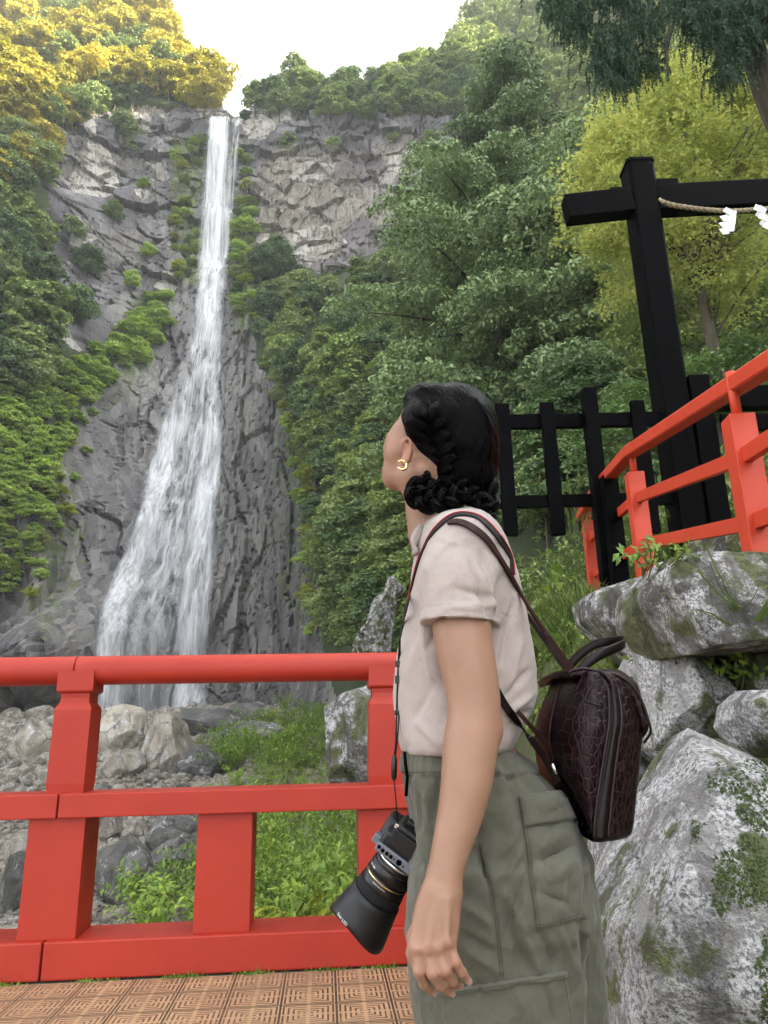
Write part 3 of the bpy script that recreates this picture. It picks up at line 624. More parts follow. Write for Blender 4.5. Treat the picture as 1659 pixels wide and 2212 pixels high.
for nm, zz in (('middle_rail', (2.06, 2.215, 2.615, 2.78)), ('lower_rail', (1.72, 1.895, 2.265, 2.42))):
    rail_line(nm, [np.array([P0[0], P0[1], zz[0]]), np.array([P1[0]-.01, P1[1], zz[1]]), np.array([P2[0], P2[1], zz[2]]), np.array([P3[0], P3[1], zz[3]])], 0.045, 0.075)

# ------------------------------------------------------------ black torii-style gate
g = thing('black_gate', 'tall black wooden shrine gate post with a crossbeam reaching left and right', 'gate', (2.6, 6.2, 2.3))
GO = np.array([2.6, 6.2, 2.3])
def gb(name, lo, hi, bev=0.012, M=None, mat=M_BLACK):
    b = MB(); b.box(np.array(lo)-GO, np.array(hi)-GO, M, bev); return b.build(name, mat, g)
gx0, gx1 = 2.498, 2.762
b = MB(); c = [(gx0, 6.06), (gx1, 6.06), (gx1, 6.34), (gx0, 6.34)]
def chamf(x0, x1, y0, y1, z0, z1, ch, cap):
    def ring(x0, x1, y0, y1, z, ch): return [(x0+ch, y0, z), (x1-ch, y0, z), (x1, y0+ch, z), (x1, y1-ch, z), (x1-ch, y1, z), (x0+ch, y1, z), (x0, y1-ch, z), (x0, y0+ch, z)]
    V = ring(x0, x1, y0, y1, z0, ch)+ring(x0, x1, y0, y1, z1, ch)+ring(x0-0.008, x1+0.008, y0-0.008, y1+0.008, z1, ch)+ring(x0-0.008, x1+0.008, y0-0.008, y1+0.008, z1+0.03, ch)
    V = np.array(V+[((x0+x1)/2, (y0+y1)/2, z1+cap)])-GO; i = np.arange(3)[:, None]*8; j = np.arange(8)[None]
    k = np.arange(8); return V, [np.stack([i+j, i+(j+1) % 8, i+8+(j+1) % 8, i+8+j], -1).reshape(-1, 4), np.stack([24+k, 24+(k+1) % 8, np.full(8, 32)], 1)]
V, F = chamf(gx0, gx1, 6.06, 6.33, 2.1, 6.40, 0.028, 0.15); b.add(V, F); b.build('post', M_BLACK, g)
b = MB(); bar(b, (1.845, 6.14, 5.885), (2.50, 6.14, 5.955), 0.16, 0.265, 0.010, GO); bar(b, (2.755, 6.16, 5.985), (6.0, 6.16, 6.10), 0.16, 0.285, 0.010, GO); b.build('crossbeam', M_BLACK, g)
b = MB(); b.box(np.array((2.30, 6.09, 6.02))-GO, np.array((2.505, 6.20, 6.11))-GO, None, .006); b.build('wedge', M_BLACK, g)
b = MB(); b.box(np.array((2.757, 6.09, 6.13))-GO, np.array((2.98, 6.20, 6.20))-GO, None, .006); b.build('wedge', M_BLACK, g)
gb('support_post', (2.80, 6.12, 2.1), (2.985, 6.34, 4.07), 0.010)
gb('brace_beam', (2.80, 6.345, 3.84), (6.0, 6.46, 4.06), 0.008)
gb('lower_brace', (2.80, 6.345, 2.70), (2.90, 6.46, 3.84), 0.008)
gb('corner_post', (5.75, 6.06, 2.1), (6.0, 6.33, 6.4), 0.012)
# straw rope and folded paper streamers
M_ROPE = m_soil('straw_rope', (0.30, 0.24, 0.15), (0.55, 0.47, 0.32), (0.2, 0.16, 0.1), 30, 0.01)
def Z2(x, y): return ((970+x/1.693)/1.1754, (y/1.693)/1.1754)
rp = spl([P(*Z2(x, y), 5.98) for x, y in [(1205, 868), (1250, 882), (1320, 893), (1400, 902), (1500, 908), (1600, 902), (1700, 893), (1850, 880), (2050, 850), (2500, 800)]], 260)
b = MB(); L = np.cumsum(np.r_[0, np.linalg.norm(np.diff(rp, axis=0), axis=1)])
for k in range(3):
    ph = L*2*np.pi/0.16+k*2*np.pi/3; off = np.stack([0*ph, np.cos(ph), np.sin(ph)], 1)*0.0125; b.tube(rp+off, 0.0120, 7)
rope = b.build('straw_rope', M_ROPE, smooth=True); tag(rope, 'twisted pale straw rope tied across the black gate', 'rope')
b = MB(); b.tube([rp[1]+np.array([-.03, 0, .04]), rp[2], rp[3]+np.array([.01, -.03, -.03])], 0.014, 8); b.build('knot', M_ROPE, rope, smooth=True)
M_PAPER = N('white_paper'); M_PAPER = M_PAPER.fin(M_PAPER.pbr((0.78, 0.79, 0.82), 0.8, spec=0.2))
def shide(pts, wdt, label):
    """folded zigzag paper: alternating squares"""
    b = MB()
    for i, (x, y, tilt) in enumerate(pts):
        c = P(*Z2(x, y), 5.95-0.012*i); ux = np.array([math.cos(tilt), 0.35*(-1)**i, math.sin(tilt)])*wdt/2; uz = np.array([-math.sin(tilt)*.9, 0.12*(-1)**i, math.cos(tilt)])*wdt*0.42
        n = np.cross(ux, uz); n = n/np.linalg.norm(n)*0.0012
        q = [c-ux-uz, c+ux-uz, c+ux+uz, c-ux+uz]; b.add(np.array([p-n for p in q]+[p+n for p in q]), np.array([[0, 3, 2, 1], [4, 5, 6, 7], [0, 1, 5, 4], [1, 2, 6, 5], [2, 3, 7, 6], [3, 0, 4, 7]]))
    o = b.build('paper_streamer', M_PAPER); tag(o, label, 'paper streamer', 'paper streamers on the rope'); return o
shide([(1486, 906, .9), (1500, 922, -.2), (1474, 938, .5), (1497, 952, -.2), (1470, 966, .5), (1492, 980, -.2), (1472, 994, .4)], 0.088, 'white zigzag paper streamer hanging from the middle of the straw rope')
shide([(1618, 895, 1.0), (1630, 912, 1.1), (1638, 932, 1.0), (1650, 952, .9), (1658, 972, 1.0)], 0.10, 'white paper streamer at the picture edge turned almost edge-on under the rope')
# ------------------------------------------------------------ black fence below the gate
f = thing('black_fence', 'black picket fence with two rails hanging over the grassy slope behind the person', 'fence', (1.83, 6.0, 2.0)); FO = np.array((1.83, 6.0, 2.0))
def fb(name, lo, hi, bev=0.006):
    b = MB(); b.box(np.array(lo)-FO, np.array(hi)-FO, None, bev); return b.build(name, M_BLACK, f)
fb('rail', (0.55, 6.00, 3.530), (2.60, 6.055, 3.660)); fb('rail', (0.55, 6.00, 2.806), (2.60, 6.055, 2.912))
fb('rail', (2.99, 6.02, 3.48), (5.8, 6.08, 3.63))
for x in (0.66, 1.055, 1.448, 2.24): fb('picket', (x-0.06, 5.945, 2.545), (x+0.06, 5.998, 3.745))
for x in (3.52, 4.0): fb('picket', (x-0.06, 5.965, 2.545), (x+0.06, 6.018, 4.02))
fb('post', (1.762, 5.90, 1.9), (1.880, 6.02, 3.86)); fb('post', (2.46, 5.90, 1.9), (2.575, 6.02, 3.90))
fb('stub_post', (1.80, 5.74, 1.85), (1.925, 5.86, 2.99))
# ------------------------------------------------------------ bank on the right (soil under rocks and grass)
def bank_z(x, y):
    x = np.asarray(x, float); y = np.asarray(y, float)
    k = ss(2.7, 4.2, y); lo = ss(1.05, 2.2, x)*1.45; hi = ss(0.42+0.10*(y-4), 1.5+0.05*(y-4), x)*(1.74+0.10*(y-4.0))
    z = lo*(1-k)+hi*k
    z = z+ss(2.2, 6, x)*1.2
    return z-1.8*(1-ss(0.1, 0.9, x+0.3*ss(3, 4, y)))*ss(3.6, 4.4, y)-0.05
def build_bank():
    xs = np.arange(0.0, 16, 0.07); ys = np.arange(0.2, 16, 0.07); X, Y = np.meshgrid(xs, ys); Z = bank_z(X, Y)+fbm(np.stack([X*1.8, Y*1.8, X*0], -1), 4, 51)*0.13*ss(.9, 1.4, X)
    Z = np.where((Y < 3.7) & (X < 1.0), np.minimum(Z, -0.02), Z)
    V = np.stack([X, Y, Z], -1).reshape(-1, 3); h, wd = X.shape; i = np.arange(h-1)[:, None]*wd+np.arange(wd-1)[None]; F = np.stack([i, i+1, i+wd+1, i+wd], -1).reshape(-1, 4)
    obj('terrain', mk_mesh('terrain', V, F, [M_BANK], True), kind='structure')
    return BVHTree.FromPolygons(V.tolist(), F.tolist())
BANK_BVH = build_bank()

# ------------------------------------------------------------ rocks
_ico = {}
def ico(n):
    if n not in _ico:
        bm = bmesh.new(); bmesh.ops.create_icosphere(bm, subdivisions=n, radius=1); V = np.array([v.co[:] for v in bm.verts]); F = np.array([[v.index for v in f.verts] for f in bm.faces]); bm.free(); _ico[n] = (V, F)
    return _ico[n]
def facet(V, r_, n=14, lo=0.62, hi=0.95, soft=0.03):
    """cut a unit ball by random planes so that it gets the flats and arrises of broken stone"""
    for _ in range(n):
        d = r_.normal(size=3); d /= np.linalg.norm(d); c = r_.uniform(lo, hi); q = V @ d; ex = np.maximum(q-c, 0); V = V-(ex*(1-soft))[:, None]*d
    return V
def rock_mesh(name, seed, mat, n=5, rough=0.06, sc=1.0, facets=14):
    r_ = np.random.default_rng(seed); V, F = ico(n); V = facet(V.copy(), r_, facets); nn = V/np.linalg.norm(V, axis=1)[:, None]
    V = V+nn*(fbm(V*2.2+seed, 5, seed)*rough*1.6+fbm(V*9+seed, 3, seed+9)*rough*0.35)[:, None]
    return mk_mesh(name, V*sc, F, [mat], True)
def rock_poly(name, outline, Y, thick, mat, seed, label, n=6, rough=0.03, lean=0.0, cat='rock', facets=18, group=None, top_back=0.0, boxy=0.38):
    """boulder with a silhouette of its own, at its own distance, size and thickness"""
    pts = np.array([P(u, v, Y) for u, v in outline]); c = pts.mean(0); q = pts[:, [0, 2]]-c[[0, 2]]
    r_ = np.random.default_rng(seed); D, F = ico(n); D = D.copy()
    ang = np.arctan2(q[:, 1], q[:, 0]); th = np.arctan2(D[:, 2], D[:, 0])
    # radius of the outline along each direction
    rr = np.full(len(D), 0.0); dx, dz = np.cos(th), np.sin(th)
    for i in range(len(q)):
        a, b = q[i], q[(i+1) % len(q)]; e = b-a; den = dx*e[1]-dz*e[0]
        with np.errstate(divide='ignore', invalid='ignore'):
            t = (a[0]*e[1]-a[1]*e[0])/den; s = (a[0]*dz-a[1]*dx)/den
        ok = (t > 0) & (s >= -1e-6) & (s <= 1+1e-6) & np.isfinite(t); rr = np.where(ok, np.maximum(rr, t), rr)
    pl = np.hypot(D[:, 0], D[:, 2]); w_ = pl**boxy; V = np.stack([dx*rr*w_, D[:, 1]*thick, dz*rr*w_], 1)
    size = rr.mean()
    for _ in range(facets):
        d = r_.normal(size=3); d[1] = -abs(d[1])*1.2; d /= np.linalg.norm(d); m = (V @ d).max(); cc = m*r_.uniform(0.64, 0.92); ex = np.maximum(V @ d-cc, 0); V = V-(ex*0.9)[:, None]*d
    V[:, 1] += lean*V[:, 2]+top_back*np.maximum(V[:, 2], 0)
    nn = V/(np.linalg.norm(V, axis=1)[:, None]+1e-9)
    f0 = 1.0/size
    rg = np.abs(vn(V*f0*7+seed, seed+3)); V = V-nn*(ss(0.10, 0.0, rg)*rough*0.5*size*ss(.1, .5, vn(V*f0*1.5, seed+8)))[:, None]
    V = V+nn*((fbm(V*f0*1.6+seed, 6, seed, 0.55)*rough*2.0+(np.abs(fbm(V*f0*4+seed, 4, seed+5)))*-rough*1.4)*size)[:, None]
    me = mk_mesh(name, V, F, [mat], True); o = thing(name, label, cat, c, group, me); return o, BVHTree.FromPolygons((V+c).tolist(), F.tolist())
RK = {}
RK['A'] = rock_poly('boulder', [(1562, 1562), (1625, 1572), (1720, 1600), (1780, 1800), (1790, 2420), (1296, 2420), (1303, 2100), (1300, 1985), (1345, 1900), (1392, 1815), (1432, 1735), (1482, 1672), (1510, 1620)], 1.95, 0.36, S_LICH, 3, 'huge pale lichen-covered boulder with mossy right side beside the trouser legs', 7, 0.034, top_back=0.35, facets=9)
RK['B'] = rock_poly('boulder', [(1588, 1575), (1600, 1515), (1650, 1470), (1750, 1470), (1790, 1640), (1640, 1640)], 2.25, 0.25, S_LICH, 8, 'small white and grey rock wedged just above the huge lichen boulder')
RK['C'] = rock_poly('boulder', [(1382, 1262), (1420, 1220), (1500, 1216), (1600, 1222), (1740, 1228), (1760, 1400), (1600, 1408), (1500, 1415), (1440, 1424), (1396, 1392), (1378, 1330)], 2.75, 0.42, S_WALL, 12, 'blocky grey boulder with white left face carrying the orange-red railing', 7, 0.036, facets=4, boxy=.13)
RK['D'] = rock_poly('boulder', [(1386, 1380), (1450, 1405), (1540, 1420), (1585, 1500), (1580, 1590), (1530, 1650), (1480, 1715), (1440, 1740), (1380, 1660), (1362, 1570), (1350, 1450)], 2.95, 0.36, S_LICH, 21, 'tall slanting white-streaked rock between the backpack and the mossy bank', 6, 0.03)
RK['E'] = rock_poly('boulder', [(1250, 1292), (1320, 1268), (1395, 1245), (1410, 1400), (1370, 1440), (1310, 1390), (1262, 1340)], 3.7, 0.30, S_WALL, 33, 'grey stone with white drips set in the grass left of the blocky boulder', 6, 0.035, facets=6, boxy=.25)
RK['F'] = rock_poly('boulder', [(1560, 1390), (1640, 1380), (1760, 1380), (1780, 1560), (1640, 1580), (1590, 1560), (1560, 1470)], 3.0, 0.30, S_MOSS, 41, 'dark moss-covered rock under the blocky boulder at the picture edge', 6, 0.035)
RK['G'] = rock_poly('boulder', [(1286, 1800), (1340, 1785), (1398, 1796), (1400, 1850), (1340, 1910), (1290, 1880)], 2.5, 0.2, S_LICH, 45, 'small pinkish grey rock showing directly under the backpack', 5, 0.03)
RK['H'] = rock_poly('boulder', [(1270, 1650), (1330, 1600), (1400, 1640), (1430, 1730), (1400, 1810), (1290, 1800)], 3.1, 0.3, S_MOSS, 49, 'brown mossy stone half hidden behind the lower backpack', 5, 0.03)
RK['L'] = rock_poly('boulder', [(1290, 1890), (1350, 1850), (1400, 1880), (1380, 1990), (1290, 2040)], 2.6, 0.25, S_MOSS, 53, 'shaded rock in the gap between trousers and huge boulder', 5, 0.03)
RK['K'] = rock_poly('boulder', [(1400, 1700), (1460, 1640), (1530, 1600), (1600, 1580), (1640, 1700), (1500, 1850), (1390, 1880)], 2.75, 0.25, S_MOSS, 57, 'mossy rock filling the hollow behind the huge lichen boulder', 5, 0.03)
o, _ = rock_poly('stone_block', [(1484, 1168), (1612, 1166), (1615, 1235), (1486, 1238)], 5.2, 0.35, S_MOSS, 61, 'squared mossy stone block at the foot of the black gate', 6, 0.02, cat='stone block', facets=4)
o, _ = rock_poly('boulder', [(702, 1528), (738, 1498), (800, 1474), (880, 1478), (880, 1800), (722, 1800), (704, 1620)], 7.2, 0.5, S_MOSS, 66, 'dark mossy upright rock behind the right end of the red railing', 7, 0.02)
o, _ = rock_poly('rock_outcrop', [(752, 1440), (768, 1380), (790, 1352), (806, 1300), (830, 1280), (842, 1240), (862, 1222), (876, 1230), (880, 1250), (872, 1270), (858, 1290), (850, 1360), (842, 1440)], 26, 1.2, S_WALL, 71, 'pale jagged rock outcrop rising out of the leafy slope left of the person', 7, 0.085, cat='rock outcrop', facets=12)
BANKROCKS = list(RK.values())

# riverbed boulders: a few large ones one by one, then many stones from shared meshes
ROCKS = [rock_mesh('boulder', 100+k, S_BOULD, 5, 0.06, facets=18) for k in range(7)]; SLABS = [rock_mesh('boulder', 200+k, S_SLAB, 5, 0.05, facets=22) for k in range(4)]
def place_rock(u, vb, wpx, hpx, label, mesh, group=None, yaw=0, tilt=0, name='boulder', deep=0.8, cat='boulder'):
    p, n = hit(u, vb, GROUND_BVH)
    if p is None: return None
    m = mpp(vb, p[1])*(1.3 if name == 'boulder' else 1.0); o = thing(name, label, cat, (p[0], p[1]+wpx*m*0.3, p[2]+hpx*m*0.30), group, mesh)
    o.scale = (wpx*m*0.56, wpx*m*0.56*deep, hpx*m*0.62); o.rotation_euler = (tilt*0.3, tilt, yaw); return o
def q1(x, y): return x*0.5128, 1403.8+y*0.5128
BIG = [((105,470),195,150,ROCKS[0],0,'rounded pale boulder left of the thick red post, dark on its left side'),((485,535),160,100,ROCKS[1],1,'squat brown boulder touching the thick red post on its right'),
 ((665,528),225,205,ROCKS[2],2,'largest rounded brown boulder between the two rails, striped grey'),((505,430),180,160,ROCKS[3],3,'pale blocky boulder standing behind the squat brown one'),
 ((900,370),240,125,SLABS[0],.4,'broad dark grey slab leaning at the right foot of the waterfall'),((1050,310),170,90,SLABS[1],.9,'flat grey slab right of the broad one near the leafy slope'),
 ((985,425),290,95,SLABS[2],.2,'long low dark slab lying in front of the waterfall slabs'),((840,545),190,110,SLABS[3],2.2,'black wet boulder just above the middle rail'),
 ((690,350),170,80,ROCKS[4],1.4,'brown boulder at the very foot of the waterfall'),((500,300),140,60,ROCKS[5],2.4,'pale boulder at the left foot of the waterfall'),
 ((490,1075),210,260,SLABS[1],.3,'big grey slanting slab between the thick lower posts'),((720,850),230,150,SLABS[0],2.5,'grey slab with pale patches above the bush near the middle post'),
 ((690,950),200,110,SLABS[2],1.2,'dark creased slab right of the big slanting slab'),((455,800),90,95,ROCKS[6],1,'white-washed boulder at the small cascade'),
 ((560,820),110,80,ROCKS[0],2.7,'small brown boulder beside the small cascade'),((60,905),110,110,ROCKS[1],.2,'rounded stone at the picture edge below the middle rail'),
 ((20,1110),120,190,SLABS[3],1.6,'tall cracked grey stone at the picture edge above the bottom rail'),((40,1060),80,90,ROCKS[2],.5,'small grey stone leaning on the tall cracked one'),
 ((75,560),130,60,ROCKS[3],1.9,'flat pale stone under the rounded boulder at left'),((170,560),60,60,ROCKS[4],.6,'small round stone close to the left side of the thick red post'),
 ((30,300),80,50,ROCKS[5],1.0,'flat pale boulder at the far left under the top rail'),((150,300),120,60,ROCKS[6],2.0,'brown boulder far back beside the thick post neck'),
 ((590,870),70,60,ROCKS[2],2.0,'small grey stone above the creased slab'),((780,780),80,50,ROCKS[5],2.0,'small stone near the middle lower post top'),((620,560),90,40,ROCKS[3],0.3,'low flat stone just above the middle rail')]
for (x, y), wd, hg, me, yw, lab in BIG:
    u, v = q1(x, y); place_rock(u, v, wd*0.5128, hg*0.5128*1.05, lab, me, None, yw, 0.15*math.sin(x))
r_ = np.random.default_rng(11); k = 0
for i in range(900):
    if k >= 250: break
    u = r_.uniform(-20, 520); v = r_.uniform(1505, 1985)
    if u > 400 and v > 1640 and u+ (v-1640)*0.4 > 470: continue
    if u > 330 and v > 1860: continue
    wpx = r_.uniform(12, 34)*(1.3 if v > 1700 else 1.0)*(0.8 if v < 1560 else 1)
    lab = ('small', 'middling', 'large')[min(2, int((wpx-12)/9))]+' loose stone '+('near the foot of the waterfall', 'halfway across the riverbed', 'low on the riverbed close to the railing')[0 if v < 1600 else 1 if v < 1760 else 2]+(', left of the thick post' if u < 100 else ', right of the thick post')
    if place_rock(u, v, wpx, wpx*r_.uniform(.6, .95), lab, ROCKS[int(r_.integers(7))] if r_.random() < .8 else SLABS[int(r_.integers(4))], 'loose stones on the riverbed', r_.uniform(0, 6.28), r_.normal()*.3, 'stone', r_.uniform(.7, 1.2), 'stone') is not None: k += 1

# coarse gravel and cobbles that nobody could count
def gravel():
    r_ = np.random.default_rng(19); V0, F0 = ico(2); protos = []
    for k in range(8):
        V = facet(V0.copy(), r_, 8, .5, .9); protos.append(V*np.array([1, .8, .7]))
    Vs = []; Fs = []; n0 = 0
    for i in range(5200):
        if i < 3000: u = r_.uniform(-30, 560); v = r_.uniform(1500, 2000)
        else: u = r_.uniform(-30, 640); v = 1490+r_.random()**1.5*160
        p, nn = hit(u, v, GROUND_BVH)
        if p is None: continue
        s = r_.uniform(4, 12)*mpp(v, p[1])*(1 if r_.random() < .9 else 1.8); a = r_.uniform(0, 6.28); c, d = math.cos(a), math.sin(a); V = protos[int(r_.integers(8))]*s; V = np.stack([V[:, 0]*c-V[:, 1]*d, V[:, 0]*d+V[:, 1]*c, V[:, 2]], 1)+p+[0, 0, s*.15]
        Vs.append(V); Fs.append(F0+n0); n0 += len(V)
    o_ = obj('gravel', mk_mesh('gravel', np.concatenate(Vs), np.concatenate(Fs), [S_BOULD], False), kind='stuff'); tag(o_, 'brown and grey cobbles covering the riverbed between the boulders', 'gravel')
gravel()
# ------------------------------------------------------------ falling water
def m_water(name, sx, dens, seed, edge=0.22):
    a = N(name); uv = a.new('ShaderNodeUVMap').outputs[0]; sp = a.new('ShaderNodeSeparateXYZ'); a.set(sp, 0, uv)
    c = a.map(a.co(), (sx, sx*0.4, 0.045*sx), (0, 0, 0), (seed, 0, 0)); n = a.noise(c, 1.0, 6, 0.62, 0.5); c2 = a.map(a.co(), (sx*3.2, sx*0.5, 0.14*sx), (0, 0, 0), (seed*2, 3, 0)); n2 = a.noise(c2, 1.0, 5, 0.6, 1.1)
    e = a.math('MULTIPLY', a.math('MINIMUM', sp.outputs[0], a.math('SUBTRACT', 1.0, sp.outputs[0])), 1/edge); e = a.math('MINIMUM', e, 1.0)
    f = a.math('MULTIPLY_ADD', n2, 0.55, a.math('MULTIPLY', n, 0.75))
    d = a.math('ADD', a.math('MULTIPLY', a.math('SUBTRACT', f, 0.62), 2.7), a.attr('dens')); d = a.math('MULTIPLY', a.math('ADD', d, dens), e)
    al = a.ramp(d, (0.0, 0.0), (1.25, 0.86))
    p = a.pbr((0.92, 0.95, 1.0), 0.5, a.bump(f, 0.6, 0.4), spec=0.3); t = a.new('ShaderNodeBsdfTranslucent'); a.set(t, 0, (0.92, 0.95, 1.0)); mx = a.new('ShaderNodeMixShader'); mx.inputs[0].default_value = 0.3
    a.t.links.new(p, mx.inputs[1]); a.t.links.new(t.outputs[0], mx.inputs[2]); tr = a.new('ShaderNodeBsdfTransparent'); m2 = a.new('ShaderNodeMixShader'); a.set(m2, 0, al)
    a.t.links.new(tr.outputs[0], m2.inputs[1]); a.t.links.new(mx.outputs[0], m2.inputs[2]); return a.fin(m2.outputs[0])
WF = [m_water('falling_water', 1.1, 0.34, 1.0), m_water('thin_water', 0.9, 0.12, 7.0, 0.35), m_water('spray_water', 0.35, -0.02, 13.0, 0.5)]
wall_smooth = None
def wall_Y(u, v):
    """distance of the rock along a pixel, taken as the nearest of a few neighbours so that water lies outside it"""
    ys = []
    for du, dv in ((0, 0), (-5, 0), (5, 0), (0, -5), (0, 5)):
        p, n = hit(u+du, v+dv)
        if p is not None and p[1] < 140: ys.append(p[1])
    return min(ys) if ys else 131.0
fall = thing('waterfall', 'tall white waterfall dropping down the cliff and fanning out over dark rock', 'waterfall', P(340, 1540, 94))
FAO = np.array(fall.location)
def strand(name, path, mat, off=0.5, dens=0.0, nx=9, gap=3.0):
    """path: list of (v, u_left, u_right)"""
    path = np.array(path, float); vs = np.arange(path[0, 0], path[-1, 0]+1, 7.0); L = np.interp(vs, path[:, 0], path[:, 1]); Rr = np.interp(vs, path[:, 0], path[:, 2])
    Y = np.array([[wall_Y(l+(r-l)*t, min(v, 1535)) for t in np.linspace(0, 1, nx)] for v, l, r in zip(vs, L, Rr)])
    for _ in range(3): Y[1:-1] = (Y[:-2]+2*Y[1:-1]+Y[2:])/4
    # water falls: it never moves back towards the wall on its way down
    Y = np.minimum.accumulate(Y, axis=0)
    t = np.linspace(0, 1, nx); bul = np.sin(np.pi*t)*0.5*gap*0.3
    V = np.array([[P(l+(r-l)*tt, v, Y[i, j]-off-bul[j]) for j, tt in enumerate(t)] for i, (v, l, r) in enumerate(zip(vs, L, Rr))]); h = len(vs)
    V[..., 1] += fbm(np.stack([V[..., 0]*.6, V[..., 2]*.12, V[..., 0]*0+off], -1), 3, int(off*10))*0.5
    V = V.reshape(-1, 3)-FAO; i = np.arange(h-1)[:, None]*nx+np.arange(nx-1)[None]; F = np.stack([i, i+nx, i+nx+1, i+1], -1).reshape(-1, 4)
    me = mk_mesh(name, V, F, [mat], True); uvl = me.uv_layers.new(name='UVMap'); vi = np.zeros(len(me.loops), np.int32); me.loops.foreach_get('vertex_index', vi)
    uvl.data.foreach_set('uv', np.stack([t[vi % nx], (vi//nx)/h], 1).astype(np.float32).ravel()); dd = np.repeat(np.interp(vs, [250, 700, 1100, 1550], dens if np.ndim(dens) else [dens]*4), nx); fd = np.minimum(1, np.minimum(np.arange(h)/(14.0 if path[0, 0] > 300 else .01), (h-1-np.arange(h))/14.0+(path[-1, 0] > 1500))); dd = dd-np.repeat((1-fd)*1.6, nx); addattr(me, 'dens', dd)
    return obj(name, me, fall)
MAINP = [(245, 448, 498), (330, 441, 500), (500, 428, 497), (640, 420, 486), (760, 400, 488), (830, 382, 492), (900, 355, 488), (1000, 330, 482), (1100, 300, 478), (1200, 262, 470), (1300, 225, 460), (1400, 200, 450), (1545, 215, 440)]
strand('main_curtain', MAINP, WF[0], 1.0, [0.12, 0.05, -0.25, -0.55], 13, 4)
strand('main_curtain', [(248, 452, 492), (330, 446, 492), (500, 436, 486), (640, 428, 474), (760, 412, 480), (830, 392, 488)], WF[0], 2.0, [0.22, 0.12, 0.0, 0], 9, 4)
strand('side_strand', [(247, 505, 523), (330, 494, 515), (450, 482, 505), (600, 470, 492), (720, 462, 486)], WF[1], 1.2, [0.25, 0.05, 0, 0], 5, 2)
strand('lower_strand', [(820, 385, 440), (900, 350, 410), (1000, 322, 385), (1100, 300, 350), (1200, 262, 320), (1300, 222, 290), (1400, 200, 270), (1545, 208, 275)], WF[0], 2.4, [0, 0.15, 0.22, 0.22], 7, 3)
strand('lower_strand', [(830, 440, 486), (900, 440, 482), (1000, 425, 480), (1100, 405, 470), (1200, 398, 465), (1300, 385, 458), (1400, 378, 450), (1545, 365, 448)], WF[0], 2.0, [0, 0.15, 0.22, 0.24], 7, 3)
strand('lower_strand', [(900, 380, 440), (1000, 370, 420), (1100, 330, 385), (1200, 305, 360), (1300, 290, 345), (1400, 270, 330), (1545, 262, 345)], WF[1], 1.4, [0, 0, -0.1, -0.12], 7, 3)
strand('mist_veil', [(700, 395, 500), (900, 330, 510), (1100, 270, 500), (1300, 205, 480), (1545, 180, 470)], WF[2], 3.0, [0, 0.05, 0.12, 0.2], 9, 4)
# ------------------------------------------------------------ foliage
def leaf_quads(Pc, Nn, size, r_, aspect=0.6, fold=0.25):
    """rhombic leaf clumps at points Pc facing Nn"""
    n = len(Pc); a = r_.normal(size=(n, 3)); t = np.cross(Nn, a); t /= np.linalg.norm(t, axis=1)[:, None]+1e-9; b = np.cross(Nn, t)
    s = (size*r_.uniform(0.6, 1.3, n))[:, None]; f = Nn*s*fold
    V = np.stack([Pc-t*s, Pc-b*s*aspect-f*0, Pc+t*s-f*1.5, Pc+b*s*aspect], 1).reshape(-1, 3)
    i = np.arange(n)[:, None]*4; F = np.concatenate([i+np.array([[0, 1, 2]]), i+np.array([[0, 2, 3]])]); return V, F
def ball_pts(n, r_): d = r_.normal(size=(n, 3)); return d/np.linalg.norm(d, axis=1)[:, None]
def hill_tree(name, seed, mat, H=10.0, W=4.2, lobes=18, leaves=330, size=0.25, conic=0.0, trunk=True):
    r_ = np.random.default_rng(seed); b = MB(); Vs = []; Fs = []; n0 = 0
    for k in range(lobes):
        t = (k+0.5)/lobes; z = H*(0.28+0.66*t); prof = (math.sin(math.pi*min(1, 0.18+0.80*t)))**0.7 if conic == 0 else (1-t*0.92)
        a = k*2.4+r_.uniform(-.5, .5); rad = W*prof*r_.uniform(0.35, 0.75)*(0.2 if k == lobes-1 else 1); c = np.array([math.cos(a)*rad, math.sin(a)*rad, z+r_.normal()*0.4])
        lr = W*r_.uniform(0.30, 0.50)*(0.65+0.35*prof); d = ball_pts(leaves, r_); d[:, 2] = np.where(d[:, 2] < -0.35, -d[:, 2], d[:, 2])
        rr = r_.uniform(0.72, 1.08, leaves)[:, None]*(1+0.3*vn(d*2.3+k*7, seed)[:, None]); p = c+d*lr*rr*np.array([1, 1, 0.72]); nn = d+r_.normal(size=d.shape)*0.55+np.array([0, 0, 0.35]); nn /= np.linalg.norm(nn, axis=1)[:, None]
        V, F = leaf_quads(p, nn, size, r_); Vs.append(V); Fs.append(F+n0); n0 += len(V)
    cr = mk_mesh(name+'_crown', np.concatenate(Vs), np.concatenate(Fs), [mat])
    tb = MB(); tb.tube(spl([(0, 0, -1.5), (0.1, 0, H*.3), (-.15, .1, H*.6), (0, 0, H*.85)], 9), np.linspace(0.24, 0.06, 9), 6)
    for k in range(6):
        a = k*1.9; z = H*(0.3+0.08*k); tb.tube(spl([(0, 0, z), (math.cos(a)*W*.3, math.sin(a)*W*.3, z+H*.08), (math.cos(a)*W*.65, math.sin(a)*W*.65, z+H*.2)], 5), np.linspace(.09, .025, 5), 4)
    return cr, tb.mesh(name+'_trunk', [M_BARK])
HT = [hill_tree('hill', 300+k, L_HILL, W=3.9+0.35*k) for k in range(3)]; HD = [hill_tree('dark', 320+k, L_DARK, W=4.0) for k in range(2)]
HL = [hill_tree('light', 430+k, L_LIGHT, W=4.2, size=0.28) for k in range(2)]
HG = [hill_tree('sun_tinted', 340+k, L_SUNTINT, W=4.4, size=0.29) for k in range(3)]
